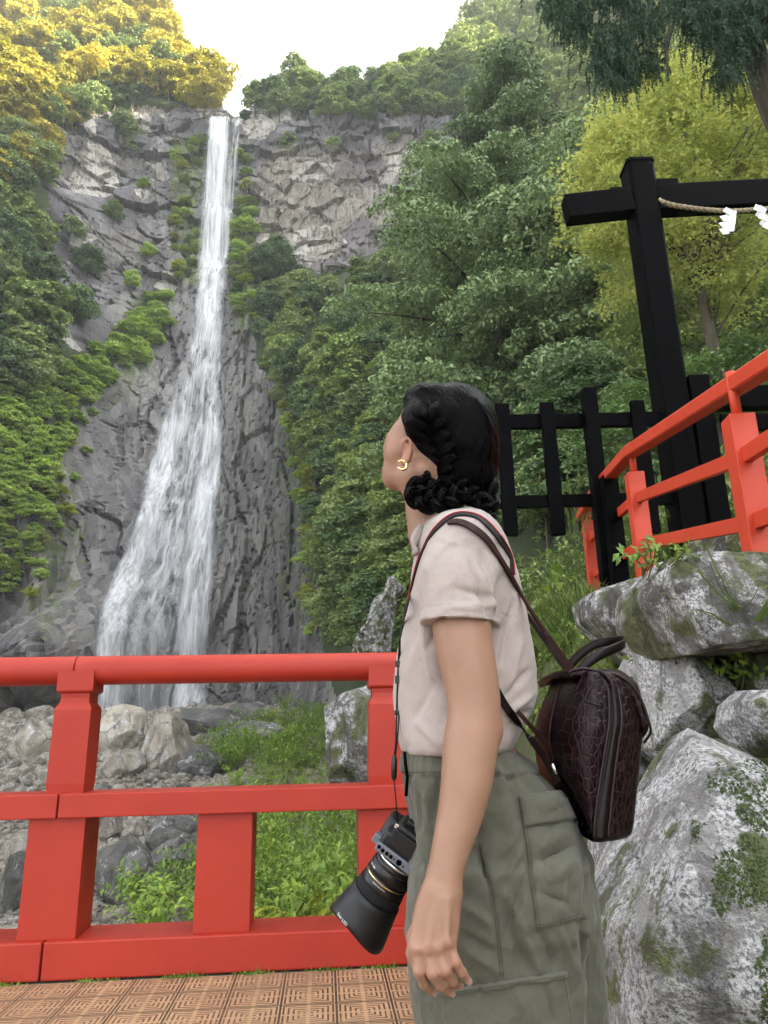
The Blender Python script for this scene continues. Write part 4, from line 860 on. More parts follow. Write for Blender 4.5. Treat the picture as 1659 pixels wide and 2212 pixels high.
CT = [hill_tree('conic', 360+k, L_DARK, H=14, W=3.6, lobes=22, leaves=300, size=0.24, conic=1) for k in range(2)]
CC = [hill_tree('conicb', 380+k, L_HILL, H=13, W=3.8, lobes=22, leaves=300, size=0.24, conic=1) for k in range(2)]
ALLP = {'light': HL, 'hill': HT, 'dark': HD, 'sun_tinted': HG, 'cone': CT+CC}
def put_tree(name, label, group, proto, p, h, yaw, sq=1.0, cat='tree'):
    t = thing(name, label, cat, p, group); cr, tk = proto; H = 14.0 if 'conic_' in cr.name or 'conicb_' in cr.name else 10.5
    s = h/H; t.scale = (s*sq, s*sq, s); t.rotation_euler[2] = yaw
    obj('crown', cr, t); obj('trunk', tk, t); return t
def scatter(poly, n, gap, seed, bv=None, tries=30):
    r_ = np.random.default_rng(seed); us = [q[0] for q in poly]; vs = [q[1] for q in poly]; pts = []; out = []
    for _ in range(n*tries):
        if len(out) >= n: break
        u = r_.uniform(min(us), max(us)); v = r_.uniform(min(vs), max(vs))
        if not inpoly([u], [v], poly)[0] or any((u-a)**2+((v-b)*1.3)**2 < gap*gap for a, b in pts): continue
        p, nn = hit(u, v, bv)
        if p is None: continue
        pts.append((u, v)); out.append((u, v, p, r_))
    return out
def place_word(label, poly, u, v, h, hpx):
    us = [q[0] for q in poly]; vs = [q[1] for q in poly]; a = (u-max(min(us), 0))/(min(max(us), 1659)-max(min(us), 0)+1e-6); b = (v-max(min(vs), 0))/(max(vs)-max(min(vs), 0)+1e-6); t = (h-hpx[0])/(hpx[1]-hpx[0]+1e-6)
    return ('small ' if t < .33 else 'tall ' if t > .66 else 'middling ')+label+', '+('top ' if b < .33 else 'bottom ' if b > .66 else 'middle ')+('left' if a < .33 else 'right' if a > .66 else 'centre')+' of its group'
def forest(poly, n, gap, hpx, kinds, name, label, group, seed, sq=1.15, cat='tree', sink=0.12):
    for u, v, p, r_ in scatter(poly, n, gap, seed):
        k = kinds[int(r_.integers(len(kinds)))]; pr = ALLP[k][int(r_.integers(len(ALLP[k])))]; h = r_.uniform(*hpx)*mpp(v, p[1])
        put_tree(name, place_word(label, poly, u, v, h/mpp(v, p[1]), hpx), group, pr, (p[0], p[1]-0.5, p[2]-h*sink), h, r_.uniform(0, 6.28), sq*r_.uniform(.85, 1.2), cat)
forest([(-20, 15), (250, 15), (330, 60), (400, 130), (468, 238), (430, 262), (330, 225), (220, 270), (100, 290), (-20, 350)], 58, 34, (70, 125), ['sun_tinted', 'sun_tinted', 'sun_tinted', 'hill'], 'forest_tree', 'sunlit yellow tree above the cliff left of the waterfall', 'sunlit trees above the cliff', 1, 1.25)
forest([(180, 110), (330, 130), (400, 220), (330, 240), (230, 230)], 12, 36, (60, 90), ['dark', 'hill'], 'forest_tree', 'shaded dark tree among the sunlit yellow ones', 'shaded trees among the sunlit ones', 2, 1.2)  # shadow patches put in as trees with darker leaf colour
forest([(545, 250), (560, 222), (640, 190), (760, 188), (880, 170), (960, 118), (1040, 70), (1045, 262), (700, 262)], 54, 27, (50, 88), ['dark', 'hill', 'light'], 'forest_tree', 'bluish green tree on the right cliff top', 'trees above the right cliff', 3, 1.15)
def ridge_forest():
    lo = [hill_tree('far', 600+k, L_HILL, W=4.3, lobes=14, leaves=75, size=0.5)[0] for k in range(2)]; Vs = []; Fs = []; n0 = 0
    base = []
    for me in lo:
        q = np.zeros(len(me.vertices)*3, np.float32); me.vertices.foreach_get('co', q); f = np.zeros(len(me.loops), np.int32); me.loops.foreach_get('vertex_index', f); base.append((q.reshape(-1, 3).astype(float), f.reshape(-1, 3)))
    for u, v, p, r_ in scatter([(960, 118), (1030, 70), (1150, -20), (1420, -90), (1560, -60), (1560, 260), (1400, 420), (1250, 480), (1060, 330), (1045, 262)], 210, 21, 4):
        V, F = base[int(r_.integers(2))]; h = r_.uniform(55, 100)*mpp(v, p[1])/10.5; a = r_.uniform(0, 6.28); c, d = math.cos(a), math.sin(a); V = V*np.array([h*1.2, h*1.2, h]); V = np.stack([V[:, 0]*c-V[:, 1]*d, V[:, 0]*d+V[:, 1]*c, V[:, 2]], 1)+p-[0, .5, h]
        Vs.append(V); Fs.append(F+n0); n0 += len(V)
    o_ = obj('forest', mk_mesh('forest', np.concatenate(Vs), np.concatenate(Fs), [L_HILL]), kind='stuff'); tag(o_, 'hazy green forest covering the high ridge behind the tallest cedar', 'forest')
ridge_forest()
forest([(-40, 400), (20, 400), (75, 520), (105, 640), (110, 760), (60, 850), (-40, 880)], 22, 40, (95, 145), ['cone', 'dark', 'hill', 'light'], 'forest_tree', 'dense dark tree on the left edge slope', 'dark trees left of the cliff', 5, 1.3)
forest([(-30, 300), (80, 310), (100, 400), (-30, 420)], 7, 40, (80, 120), ['hill', 'sun_tinted'], 'forest_tree', 'green tree below the sunlit yellow crowns', 'trees at the left edge', 6, 1.2)
forest([(560, 600), (620, 640), (700, 640), (900, 600), (1000, 560), (1010, 760), (760, 800), (640, 840), (560, 760)], 44, 34, (60, 105), ['hill', 'light', 'dark'], 'forest_tree', 'rounded green tree below the pale cliff', 'trees on the upper right slope', 7, 1.35)
forest([(650, 830), (760, 800), (1010, 760), (1010, 1080), (700, 1120), (660, 960)], 50, 34, (85, 140), ['hill', 'dark', 'light'], 'forest_tree', 'leafy tree on the slope behind the head', 'trees on the middle right slope', 8, 1.3)
forest([(690, 1120), (1050, 1080), (1050, 1420), (760, 1440), (695, 1400)], 46, 32, (80, 135), ['dark', 'hill', 'light'], 'forest_tree', 'low dark tree on the slope behind the shoulder', 'trees on the lower right slope', 9, 1.3)
forest([(890, 580), (920, 470), (1000, 420), (1060, 430), (1050, 600), (960, 640)], 10, 36, (80, 115), ['hill'], 'forest_tree', 'pale tree between the cliff and tallest cedar', 'trees beside the cedar', 10, 1.4)
forest([(730, 1180), (900, 1060), (1010, 1050), (1010, 1440), (740, 1440)], 34, 30, (110, 175), ['dark', 'hill', 'light'], 'young_tree', 'young tree on the slope left of the shirt', 'young trees left of the person', 29, 1.5)
forest([(1000, 880), (1300, 860), (1440, 1050), (1400, 1150), (1080, 1190), (1000, 1100)], 40, 40, (130, 220), ['dark', 'hill'], 'young_tree', 'young tree seen through the black pickets', 'young trees behind the fence', 16, 1.3)
# shrubs growing on the rock
forest([(330, 640), (375, 640), (330, 760), (250, 840), (170, 900), (120, 1000), (90, 1130), (30, 1280), (-30, 1300), (-30, 860), (120, 800), (250, 745)], 105, 22, (30, 52), ['hill'], 'cliff_shrub', 'bright shrub in the band slanting down left', 'bright shrubs left of the waterfall', 11, 1.7, 'shrub', 0.3)
SH = [hill_tree('brightshrub', 400+k, L_BRIGHT, W=4.6, lobes=15, leaves=300, size=0.30) for k in range(2)]; SF = [hill_tree('fernshrub', 410+k, L_FERN, W=4.6, lobes=13, leaves=260, size=0.30) for k in range(1)]
ALLP['bright'] = SH; ALLP['fern'] = SF
for o_ in [q for q in C.objects if q.get('group') == 'bright shrubs left of the waterfall']:
    for ch in o_.children:
        if ch.name.startswith('crown'): ch.data = SH[rnd.randrange(2)][0]
forest([(388, 310), (440, 290), (432, 400), (425, 560), (405, 620), (370, 600), (375, 400)], 22, 17, (16, 34), ['bright', 'fern', 'hill'], 'cliff_shrub', 'green plant close left of the falling water', 'plants left of the falling water', 12, 1.6, 'shrub', .3)
forest([(505, 330), (545, 360), (550, 470), (545, 640), (560, 760), (520, 700), (500, 560)], 24, 18, (18, 42), ['bright', 'fern', 'hill'], 'cliff_shrub', 'mossy plant close right of the falling water', 'plants right of the falling water', 13, 1.6, 'shrub', .3)
forest([(560, 760), (600, 800), (660, 930), (690, 1100), (700, 1400), (670, 1400), (660, 1150), (620, 930)], 34, 20, (24, 50), ['bright', 'hill', 'fern'], 'cliff_shrub', 'shrub between the dark columns and wooded slope', 'shrubs edging the dark columns', 14, 1.5, 'shrub', .3)
forest([(130, 900), (220, 850), (190, 1000), (110, 1200), (60, 1400), (20, 1400), (60, 1150)], 26, 22, (18, 38), ['fern', 'bright'], 'cliff_shrub', 'yellowish tuft on the columns left', 'tufts on the left columns', 15, 1.5, 'shrub', .3)
for u, v, h, k, lab in [(265, 300, 75, 'hill', 'grey green conifer sapling leaning out of the cliff left of the lip'), (285, 330, 40, 'hill', 'small bush under the sapling near the cliff top'), (622, 335, 62, 'hill', 'bush with bare lower twigs on the top ledge right of the lip'), (150, 530, 75, 'hill', 'bush on a ledge at the left end of the cliff'), (190, 600, 90, 'dark', 'dark tree in the cleft at the left end of the cliff'),
    (160, 700, 110, 'dark', 'dark bushy tree at the foot of the left cliff'), (245, 480, 60, 'hill', 'spreading bush on the middle ledge of the left cliff'), (320, 560, 40, 'bright', 'light green bush hanging on the left cliff face'), (285, 625, 45, 'bright', 'light green bush low on the left cliff face'), (310, 410, 30, 'bright', 'tiny green plant on the left cliff face'),
    (595, 600, 105, 'dark', 'tall dark tree standing against the foot of the pale cliff'), (720, 325, 32, 'bright', 'small plant on the pale cliff face'), (850, 310, 30, 'hill', 'small plant near the top right end of the cliff'), (930, 330, 60, 'hill', 'tree on the top right shoulder of the cliff'), (520, 470, 34, 'dark', 'dark clump on a ledge beside the falling water'),
    (210, 235, 60, 'hill', 'green tree on the left lip of the cliff'), (90, 330, 90, 'sun_tinted', 'sunlit tree hanging over the left end of the cliff'), (40, 380, 100, 'sun_tinted', 'sunlit drooping tree at the left edge above the dark trees'), (530, 262, 30, 'dark', 'low bush right at the lip of the waterfall'), (1000, 95, 70, 'cone', 'slim conifer standing on the skyline'), (937, 120, 105, 'cone', 'tallest slim conifer breaking the skyline'),
    (600, 185, 85, 'dark', 'gnarled pine on the skyline right of the notch'), (640, 205, 100, 'hill', 'leafy tree on the skyline right of the gnarled pine')]:
    p, n = hit(u, v)
    if p is not None:
        hh = h*mpp(v, p[1]); put_tree('cliff_tree', lab, None, ALLP[k][rnd.randrange(len(ALLP[k]))], (p[0], p[1]-.3, p[2]-hh*.1), hh, rnd.uniform(0, 6), 1.25 if k != 'cone' else .8)

# ------------------------------------------------------------ tall cedars with cushion-like foliage
def puff(c, r, n, r_):
    d = ball_pts(n, r_); d[:, 2] = np.where(d[:, 2] < -0.35, -d[:, 2], d[:, 2]); p = c+d*r*r_.uniform(0.72, 1.08, (n, 1)); nn = d+r_.normal(size=(n, 3))*0.45; nn /= np.linalg.norm(nn, axis=1)[:, None]
    t = np.cross(nn, r_.normal(size=(n, 3))); t /= np.linalg.norm(t, axis=1)[:, None]+1e-9; b_ = np.cross(nn, t); s = r*0.24*r_.uniform(.6, 1.3, (n, 1))
    V = np.stack([p-t*s, p-b_*s*.5, p+t*s, p+b_*s*.5], 1).reshape(-1, 3); i = np.arange(n)[:, None]*4; return V, i+np.array([[0, 1, 2, 3]])
def cedar(name, seed, H, W, whorls, per, pr, npf, shape, b0=0.10):
    """branches carry flattened cushions, each a dome of many small round tufts"""
    r_ = np.random.default_rng(seed); Vs = []; Fs = []; n0 = 0; tb = MB()
    tb.tube(spl([(0, 0, -4), (0.2, 0, H*.3), (-.2, 0.1, H*.65), (0, 0, H*.98)], 16), np.linspace(0.55, 0.08, 16), 8)
    for i in range(whorls):
        t = b0+(1-b0)*(i+0.5)/whorls; rad = W*((1-t)**shape+0.06)
        for j in range(per if t < 0.8 else 4):
            a = i*1.3+j*6.283/per+r_.normal()*0.3; L = rad*r_.uniform(0.55, 1.15); z = H*t+r_.normal()*H*0.018; dr = np.array([math.cos(a), math.sin(a), 0]); sd = np.array([-dr[1], dr[0], 0])
            tb.tube(spl([np.array([0, 0, z-L*.1]), dr*L*0.5+np.array([0, 0, z]), dr*L+np.array([0, 0, z-L*.02])], 5), np.linspace(0.09+0.01*L, 0.03, 5), 4)
            for q in range(1 if L < 2 else 2 if L < 4.5 else 3):
                f = (1.0, .62, .35)[q]; cr_ = (1.1+0.16*L)*r_.uniform(.75, 1.2)*(1, .85, .8)[q]*min(1, .45+L*.2); cc = dr*L*f+sd*r_.normal()*L*.13*(1 if q else .3)+np.array([0, 0, z-L*.02*f+r_.normal()*.25])
                m = int(6+9*(cr_/pr/2)**2*0.8)
                for k in range(m):
                    g_ = math.sqrt((k+.5)/m); th = k*2.4+r_.normal()*.2; c = cc+(dr*math.cos(th)*1.15+sd*math.sin(th))*g_*cr_+np.array([0, 0, cr_*.55*math.sqrt(max(0, 1-g_*g_))-.25*g_*cr_])
                    V, F = puff(c, pr*r_.uniform(.65, 1.1), npf, r_); Vs.append(V); Fs.append(F+n0); n0 += len(V)
    return mk_mesh(name+'_crown', np.concatenate(Vs), np.concatenate(Fs), [L_CEDAR]), tb.mesh(name+'_trunk', [M_BARK])
CA = cedar('tall', 1, 34, 7.2, 13, 5, 0.66, 62, 0.70); CB = cedar('broad', 2, 20, 8.0, 7, 6, 0.58, 62, 0.45)
def put_cedar(pr, u, v, Y, sc_, yaw, label):
    t = thing('cedar_tree', label, 'cedar tree', P(u, v, Y)); t.scale = (sc_,)*3; t.rotation_euler[2] = yaw; obj('crown', pr[0], t); obj('trunk', pr[1], t)
put_cedar(CA, 1160, 960, 46, 1.0, 0.3, 'tallest cedar with cushion-like pale green foliage rising beside the cliff')
put_cedar(CB, 1080, 1010, 36, 0.95, 1.1, 'broad cedar with knobbly pale green foliage directly above the black fence')
put_cedar(CB, 1330, 1020, 33, 0.90, 2.9, 'broad cedar behind the black gate post with a dark shaded foot')
put_cedar(CB, 1050, 880, 52, 0.6, 4.0, 'smaller pale green cedar below the cliff left of the tallest one')
put_cedar(CA, 1250, 820, 62, 0.8, 2.0, 'slender grey green cedar partly behind the yellow tree')
put_cedar(CB, 1480, 1000, 30, 0.95, 5.1, 'cedar in the shade behind the crossbeam of the black gate')

# ------------------------------------------------------------ yellow-green maple and darker broadleaf trees at the right
def spray_tree(name, seed, mat, trunk_pts, lims, nspray, leaf, per, rad, flat=0.16):
    """leaves in flat layered sprays; lims = list of ellipsoids (centre, radii) that the crown fills"""
    r_ = np.random.default_rng(seed); Vs = []; Fs = []; n0 = 0; tb = MB(); tp_ = spl(trunk_pts, 14); tb.tube(tp_, np.linspace(0.20, 0.05, 14), 8)
    wts = np.array([np.prod(e[1]) for e in lims]); wts = wts/wts.sum()
    for k in range(nspray):
        e = lims[int(r_.choice(len(lims), p=wts))]; d = ball_pts(1, r_)[0]*r_.uniform(0.25, 1.0)**0.5; c = np.array(e[0])+d*np.array(e[1])
        q = tp_[int(r_.integers(5, 14))]
        if k % 7 == 0: tb.tube(spl([q, (q+c)/2+np.array([0, 0, 0.25]), c], 6), np.linspace(0.035, 0.008, 6), 4)
        a = r_.uniform(0, 6.28); R_ = rad*r_.uniform(0.7, 1.3); th = r_.uniform(0, 6.28, per); rr = np.sqrt(r_.random(per))*R_
        p = np.stack([np.cos(th)*rr, np.sin(th)*rr*0.6, r_.normal(size=per)*flat*R_-0.35*(rr/R_)**2*R_*0.6], 1); ca, sa = math.cos(a), math.sin(a); p = np.stack([p[:, 0]*ca-p[:, 1]*sa, p[:, 0]*sa+p[:, 1]*ca, p[:, 2]], 1)+c
        nn = np.array([0, 0, 1.0])+r_.normal(size=(per, 3))*0.45; nn /= np.linalg.norm(nn, axis=1)[:, None]; V, F = leaf_quads(p, nn, leaf, r_, 0.5, 0.2); Vs.append(V); Fs.append(F+n0); n0 += len(V)
    return mk_mesh(name, np.concatenate(Vs), np.concatenate(Fs), [mat]), tb.mesh(name+'_t', [M_BARK])
def local_tree(name, label, base, mat, ells, nspray, leaf, per, rad, seed, tr_=None, cat='tree'):
    base = np.array(base); L = [(np.array(P(u, v, Y))-base, (ru*mpp(v, Y), dp, rv*mpp(v, Y))) for u, v, Y, ru, rv, dp in ells]
    top = L[0][0]; tr_ = [(np.array(P(*q))-base) for q in tr_] if tr_ else [np.zeros(3), top*0.45+np.array([0, 0, .2]), top*0.8]
    cr, tk = spray_tree(name, seed, mat, [np.array([0, 0, -1.0])]+tr_[1:] if not tr_ else [tr_[0]-np.array([0, 0, 1.0])]+tr_[1:], L, nspray, leaf, per, rad)
    t = thing(name, label, cat, base); obj('crown', cr, t); obj('trunk', tk, t); return t
local_tree('maple_tree', 'large maple with fine yellow-green leaves hanging above the black gate', P(1590, 980, 16), L_MAPLE,
  [(1450, 330, 15, 190, 170, 2.2), (1330, 420, 15, 120, 120, 1.5), (1580, 300, 15, 130, 170, 2.0), (1450, 220, 15, 90, 70, 1.2), (1340, 560, 15, 80, 100, 1.2), (1500, 450, 15.5, 150, 90, 1.6), (1310, 330, 15, 60, 50, 1), (1600, 200, 15, 80, 80, 1), (1520, 620, 15.5, 130, 80, 1.3), (1400, 520, 15, 110, 90, 1.3), (1620, 480, 15, 90, 120, 1.3)], 430, 0.062, 120, 0.62, 5)
local_tree('broadleaf_tree', 'olive green tree in the shade under the yellow maple', P(1640, 1000, 21), L_HILL, [(1560, 570, 20, 170, 110, 2.0), (1420, 640, 20, 120, 90, 1.6), (1620, 700, 20, 130, 90, 2.0), (1330, 520, 21, 90, 90, 1.5), (1480, 740, 20, 150, 80, 1.5)], 200, 0.085, 110, 0.75, 6)
local_tree('broadleaf_tree', 'dark undergrowth tree behind the crossing of the red handrail and the black gate', P(1560, 1130, 12), L_DARK, [(1560, 830, 12, 150, 90, 1.2), (1440, 860, 12, 110, 60, 1.0), (1640, 900, 12, 90, 90, 1.0), (1330, 950, 12.5, 110, 70, 1.0)], 130, 0.06, 100, 0.45, 7)

# ------------------------------------------------------------ drooping cedar in the top right corner
def droop():
    r_ = np.random.default_rng(12); base = P(1850, 1150, 9.6); t = thing('drooping_cedar', 'dark cedar with hanging feathery branches in the top right corner', 'cedar tree', base)
    tb = MB(); limbs = []
    def lp(*pts): return np.array([P(u, v, Y) for u, v, Y in pts])-base
    tb.tube(spl(lp((1850, 1150, 9.6), (1800, 700, 9.6), (1720, 350, 9.6), (1650, 180, 9.5), (1560, -120, 9.4), (1500, -400, 9.4)), 30), np.linspace(0.30, 0.13, 30), 12)
    L1 = [((1580, -60, 9.4), (1500, 0, 9.2), (1450, 60, 9.0), (1420, 140, 8.9)), ((1580, -60, 9.4), (1420, -40, 9.0), (1300, 10, 8.8), (1215, 60, 8.7)), ((1500, -40, 9.3), (1440, 30, 9.0), (1380, 100, 8.9), (1320, 155, 8.8)), ((1640, 100, 9.5), (1590, 130, 9.2), (1550, 200, 9.0)), ((1450, 60, 9.0), (1440, 110, 8.9), (1445, 175, 8.8)), ((1600, -40, 9.4), (1700, -20, 9.0), (1640, 60, 8.8))]
    for l in L1: tb.tube(spl(lp(*l), 14), np.linspace(0.05, 0.012, 14), 6)
    obj('trunk', tb.mesh('droop_trunk', [M_BARK]), t)
    # clusters of hanging sprays: (u, v top, width, length)
    CL = [(1215, 0, 50, 80, 260), (1245, 30, 60, 100, 200), (1330, 70, 85, 120, 420), (1345, 130, 70, 100, 300), (1395, 20, 60, 90, 220), (1470, -20, 60, 70, 150), (1560, 20, 90, 150, 560), (1620, 10, 90, 140, 560), (1500, 30, 50, 60, 150), (1575, 120, 40, 110, 240), (1650, -20, 90, 120, 380), (1310, -20, 80, 60, 120), (1410, 120, 35, 60, 70), (1260, -30, 100, 70, 240), (1360, -30, 60, 80, 130), (1545, -30, 80, 90, 200), (1310, 110, 35, 90, 150)]
    Vs = []; n0 = 0; Fs = []
    for u, v, wd, ln, cnt in CL:
        for i in range(int(cnt*0.55)):
            p0 = P(u+r_.normal()*wd*.45, v+r_.uniform(-.25, .6)*ln*0.8, 8.9+r_.normal()*0.28)-base; L = ln*r_.uniform(0.25, 0.6)*mpp(v, 9)*1.0; a = r_.uniform(0, 6.28); o_ = np.array([math.cos(a), math.sin(a), 0])*L*0.4
            pts = spl([p0, p0+o_*0.6+np.array([0, 0, -L*.15]), p0+o_+np.array([0, 0, -L*.6]), p0+o_*1.1+np.array([0, 0, -L])], 13)
            for j in range(13):
                for s_ in range(4):
                    dv = r_.normal(size=3)*0.55+np.array([0, 0, -0.75]); dv /= np.linalg.norm(dv); le = r_.uniform(0.05, 0.10)*(1-0.4*j/12); sd_ = np.cross(dv, r_.normal(size=3)); sd_ = sd_/np.linalg.norm(sd_)*0.0075
                    Vs.append([pts[j]-sd_, pts[j]+sd_, pts[j]+dv*le]); 
    V = np.array(Vs).reshape(-1, 3); obj('foliage', mk_mesh('droop_foliage', V, np.arange(len(V)).reshape(-1, 3), [L_DROOP]), t)
droop()

# ------------------------------------------------------------ leafy plants, ferns and grass close by
def leaf_add(acc, base, dr, up, L, W_, droop=0.25):
    dr = dr/np.linalg.norm(dr); sd = np.cross(dr, up); sd /= np.linalg.norm(sd)+1e-9; nn = np.cross(sd, dr)
    m = base+dr*L*.5+nn*L*0.06; q = base+dr*L-nn*L*droop
    acc.append([base, m+sd*W_+nn*W_*.35, q, m-sd*W_+nn*W_*.35, m])
def fin_leaves(name, acc, mat, stems=None):
    V = np.array(acc).reshape(-1, 3); i = np.arange(len(acc))[:, None]*5; F = np.concatenate([i+np.array([[0, 4, 1]]), i+np.array([[1, 4, 2]]), i+np.array([[0, 3, 4]]), i+np.array([[3, 2, 4]])])
    if stems is None: return mk_mesh(name, V, F, [mat])
    sv = np.concatenate(stems.V); sf = [np.concatenate(f) for f in stems.F.values()]
    me = mk_mesh(name, np.concatenate([V, sv]), [F]+[f+len(V) for f in sf], [mat, M_STEM], mi=np.concatenate([np.zeros(len(F)), np.ones(sum(len(f) for f in sf))])); return me
M_STEM = N('plant_stem'); M_STEM = M_STEM.fin(M_STEM.pbr((0.10, 0.12, 0.03), 0.7))
def leafy(name, seed, mat, H=0.7, stems=14, per=15, L=0.075, W_=0.015, spread=0.55):
    r_ = np.random.default_rng(seed); acc = []; sb = MB()
    for k in range(stems):
        a = r_.uniform(0, 6.28); rd = spread*r_.uniform(0.1, 1); h = H*r_.uniform(0.55, 1.05); o_ = np.array([math.cos(a), math.sin(a), 0]); pts = spl([o_*0.03, o_*rd*0.35+np.array([0, 0, h*.5]), o_*rd*0.8+np.array([0, 0, h*.9]), o_*rd*1.1+np.array([0, 0, h])], 10); sb.tube(pts, np.linspace(0.004, 0.0015, 10), 4, cap=False)
        for j in range(per):
            f = 0.22+0.78*j/(per-1); q = f*9; i = min(int(q), 8); p = pts[i]+(pts[i+1]-pts[i])*(q-i); b_ = j*2.4+r_.normal()*.3; t_ = pts[i+1]-pts[i]; t_ /= np.linalg.norm(t_); x = np.cross(t_, [.2, .3, 1]); x /= np.linalg.norm(x); y = np.cross(t_, x)
            d = x*math.cos(b_)+y*math.sin(b_)+t_*0.5+np.array([0, 0, 0.15]); leaf_add(acc, p, d, np.array([0.05*r_.normal(), 0.05, 1.0]), L*r_.uniform(.6, 1.25), W_*r_.uniform(.8, 1.2), r_.uniform(0.05, 0.4))
    return fin_leaves(name, acc, mat, sb)
def fern(name, seed, mat, fronds=11, L=0.5):
    r_ = np.random.default_rng(seed); acc = []; sb = MB()
    for k in range(fronds):
        a = k*6.283/fronds+r_.normal()*.2; o_ = np.array([math.cos(a), math.sin(a), 0]); l = L*r_.uniform(.7, 1.1); pts = spl([o_*.02, o_*l*.45+np.array([0, 0, l*.42]), o_*l*.85+np.array([0, 0, l*.35]), o_*l*1.05+np.array([0, 0, l*.12])], 20); sb.tube(pts, np.linspace(.003, .001, 20), 4, cap=False)
        for j in range(2, 20):
            t_ = pts[j]-pts[j-1]; t_ /= np.linalg.norm(t_); sd = np.cross(t_, [0, 0, 1]); sd /= np.linalg.norm(sd); w_ = l*0.24*math.sin(math.pi*min(1, (j+1)/20.5))**.7
            for s_ in (-1, 1): leaf_add(acc, pts[j], sd*s_+t_*.35, np.array([0, 0, 1.]), w_, w_*.14, .2)
    return fin_leaves(name, acc, mat, sb)
def tuft(name, seed, mat, n=60, H=0.35, W_=0.006, lean=0.7):
    r_ = np.random.default_rng(seed); V = []; F = []
    for k in range(n):
        a = r_.uniform(0, 6.28); o_ = np.array([math.cos(a), math.sin(a), 0]); sd = np.array([-o_[1], o_[0], 0]); h = H*r_.uniform(.5, 1.15); b_ = o_*r_.uniform(0, .06); le = lean*r_.uniform(.2, 1.1)*h
        ps = [b_, b_+o_*le*.2+np.array([0, 0, h*.5]), b_+o_*le*.6+np.array([0, 0, h*.88]), b_+o_*le*1.1+np.array([0, 0, h*.85*(1-.35*lean)])]; ws = [1, .9, .6, .05]; i = len(V)
        for p, w_ in zip(ps, ws): V += [p-sd*W_*w_, p+sd*W_*w_]
        F += [[i, i+1, i+3, i+2], [i+2, i+3, i+5, i+4], [i+4, i+5, i+7, i+6]]
    return mk_mesh(name, np.array(V), np.array(F), [mat])
LB = [leafy('low_bush_leaves', 550, L_FRESH, .26, 14, 9, .085, .022, .34), leafy('low_bush_leaves', 551, L_SHRUB, .30, 14, 10, .08, .020, .32)]
LS = [leafy('bush_leaves', 500, L_SHRUB, .7, 14, 15, .11, .024), leafy('bush_leaves', 501, L_SHRUB, .6, 16, 16, .10, .022), leafy('bush_leaves', 502, L_FRESH, .5, 16, 14, .085, .019), leafy('bush_leaves', 503, L_FRESH, .7, 12, 18, .06, .013)]
LD = [leafy('bush_leaves', 510, L_HILL, .7, 15, 16, .08, .02), leafy('bush_leaves', 511, L_HILL, .6, 18, 14, .07, .018)]
FE = [fern('fern_fronds', 520, L_FERN), fern('fern_fronds', 521, L_FERN, 13, .42)]
GT = [tuft('grass_blades', 530, L_GRASS), tuft('grass_blades', 531, L_GRASS, 50, .28, .005, .9)]
LT = [leafy('sprig_leaves', 540, L_SHRUB, .16, 7, 7, .038, .011, .14), leafy('sprig_leaves', 541, L_FRESH, .12, 6, 6, .035, .012, .12), tuft('sprig_blades', 542, L_GRASS, 14, .16, .0035, 1.0)]
def plants(poly, n, gap, protos, sc_, name, label, group, seed, bv, cat='plant', lean=0.0, zoff=0.0):
    for u, v, p, r_ in scatter(poly, n, gap, seed, bv):
        s = r_.uniform(*sc_); o_ = thing(name, place_word(label, poly, u, v, s, sc_), cat, (p[0], p[1], p[2]+zoff), group, protos[int(r_.integers(len(protos)))]); o_.scale = (s, s, s); o_.rotation_euler = (lean+r_.normal()*.15, -lean+r_.normal()*.15, r_.uniform(0, 6.28))
# below the red railing
plants([(300, 2000), (420, 1900), (440, 1740), (500, 1640), (600, 1560), (720, 1500), (880, 1500), (880, 2060), (300, 2060)], 190, 17, LS, (1.3, 2.3), 'bush', 'fresh green bush below the red railing', 'bushes below the railing', 21, GROUND_BVH, 'bush', zoff=0.0)
plants([(540, 1960), (800, 1960), (820, 2080), (560, 2080)], 12, 26, FE, (1.1, 1.7), 'fern', 'yellow-green fern behind the red railing', 'ferns below the railing', 22, GROUND_BVH, 'fern', zoff=0.35)
plants([(430, 1640), (700, 1480), (760, 1480), (700, 1640), (560, 1700)], 50, 16, LS, (1.8, 3.2), 'bush', 'light green bush beside the grey slabs', 'bushes beside the slabs', 23, GROUND_BVH, 'bush')
# right bank
plants([(1060, 1200), (1150, 1185), (1240, 1200), (1240, 1320), (1100, 1350)], 80, 12, LB, (0.55, 0.95), 'bush', 'bright leafy plant behind the backpack straps', 'leafy plants on the bank', 24, BANK_BVH, 'bush')
plants([(1085, 1290), (1230, 1270), (1300, 1320), (1225, 1420), (1110, 1450)], 70, 12, GT, (0.6, 1.0), 'grass_tuft', 'arching grass tuft behind the shirt back', 'grass tufts on the bank', 25, BANK_BVH, 'grass')
plants([(1090, 1380), (1250, 1340), (1350, 1460), (1330, 1640), (1200, 1640), (1130, 1560)], 70, 13, LT, (0.8, 1.5), 'weed', 'weed on the mossy bank behind the backpack', 'weeds on the mossy bank', 26, BANK_BVH, 'weed')
r_ = np.random.default_rng(27)
for k in range(60):
    x = r_.uniform(0.9, 5.5); y = r_.uniform(7.3, 11.5); s = r_.uniform(1.2, 2.2); o_ = thing('bush', 'green bush filling the slope behind the black fence and the orange-red railing', 'bush', (x, y, float(bank_z(x, y))-.05), 'bushes behind the fence', LD[k % 2] if k % 3 else LS[0]); o_['label'] = ('broad' if s > 1.7 else 'slim')+' green bush behind the black fence, '+('near the pickets' if y < 8.7 else 'far back')+(', beneath the gate' if x > 2.4 else ', left of the gate'); o_.scale = (s, s, s*.9); o_.rotation_euler[2] = r_.uniform(0, 6)
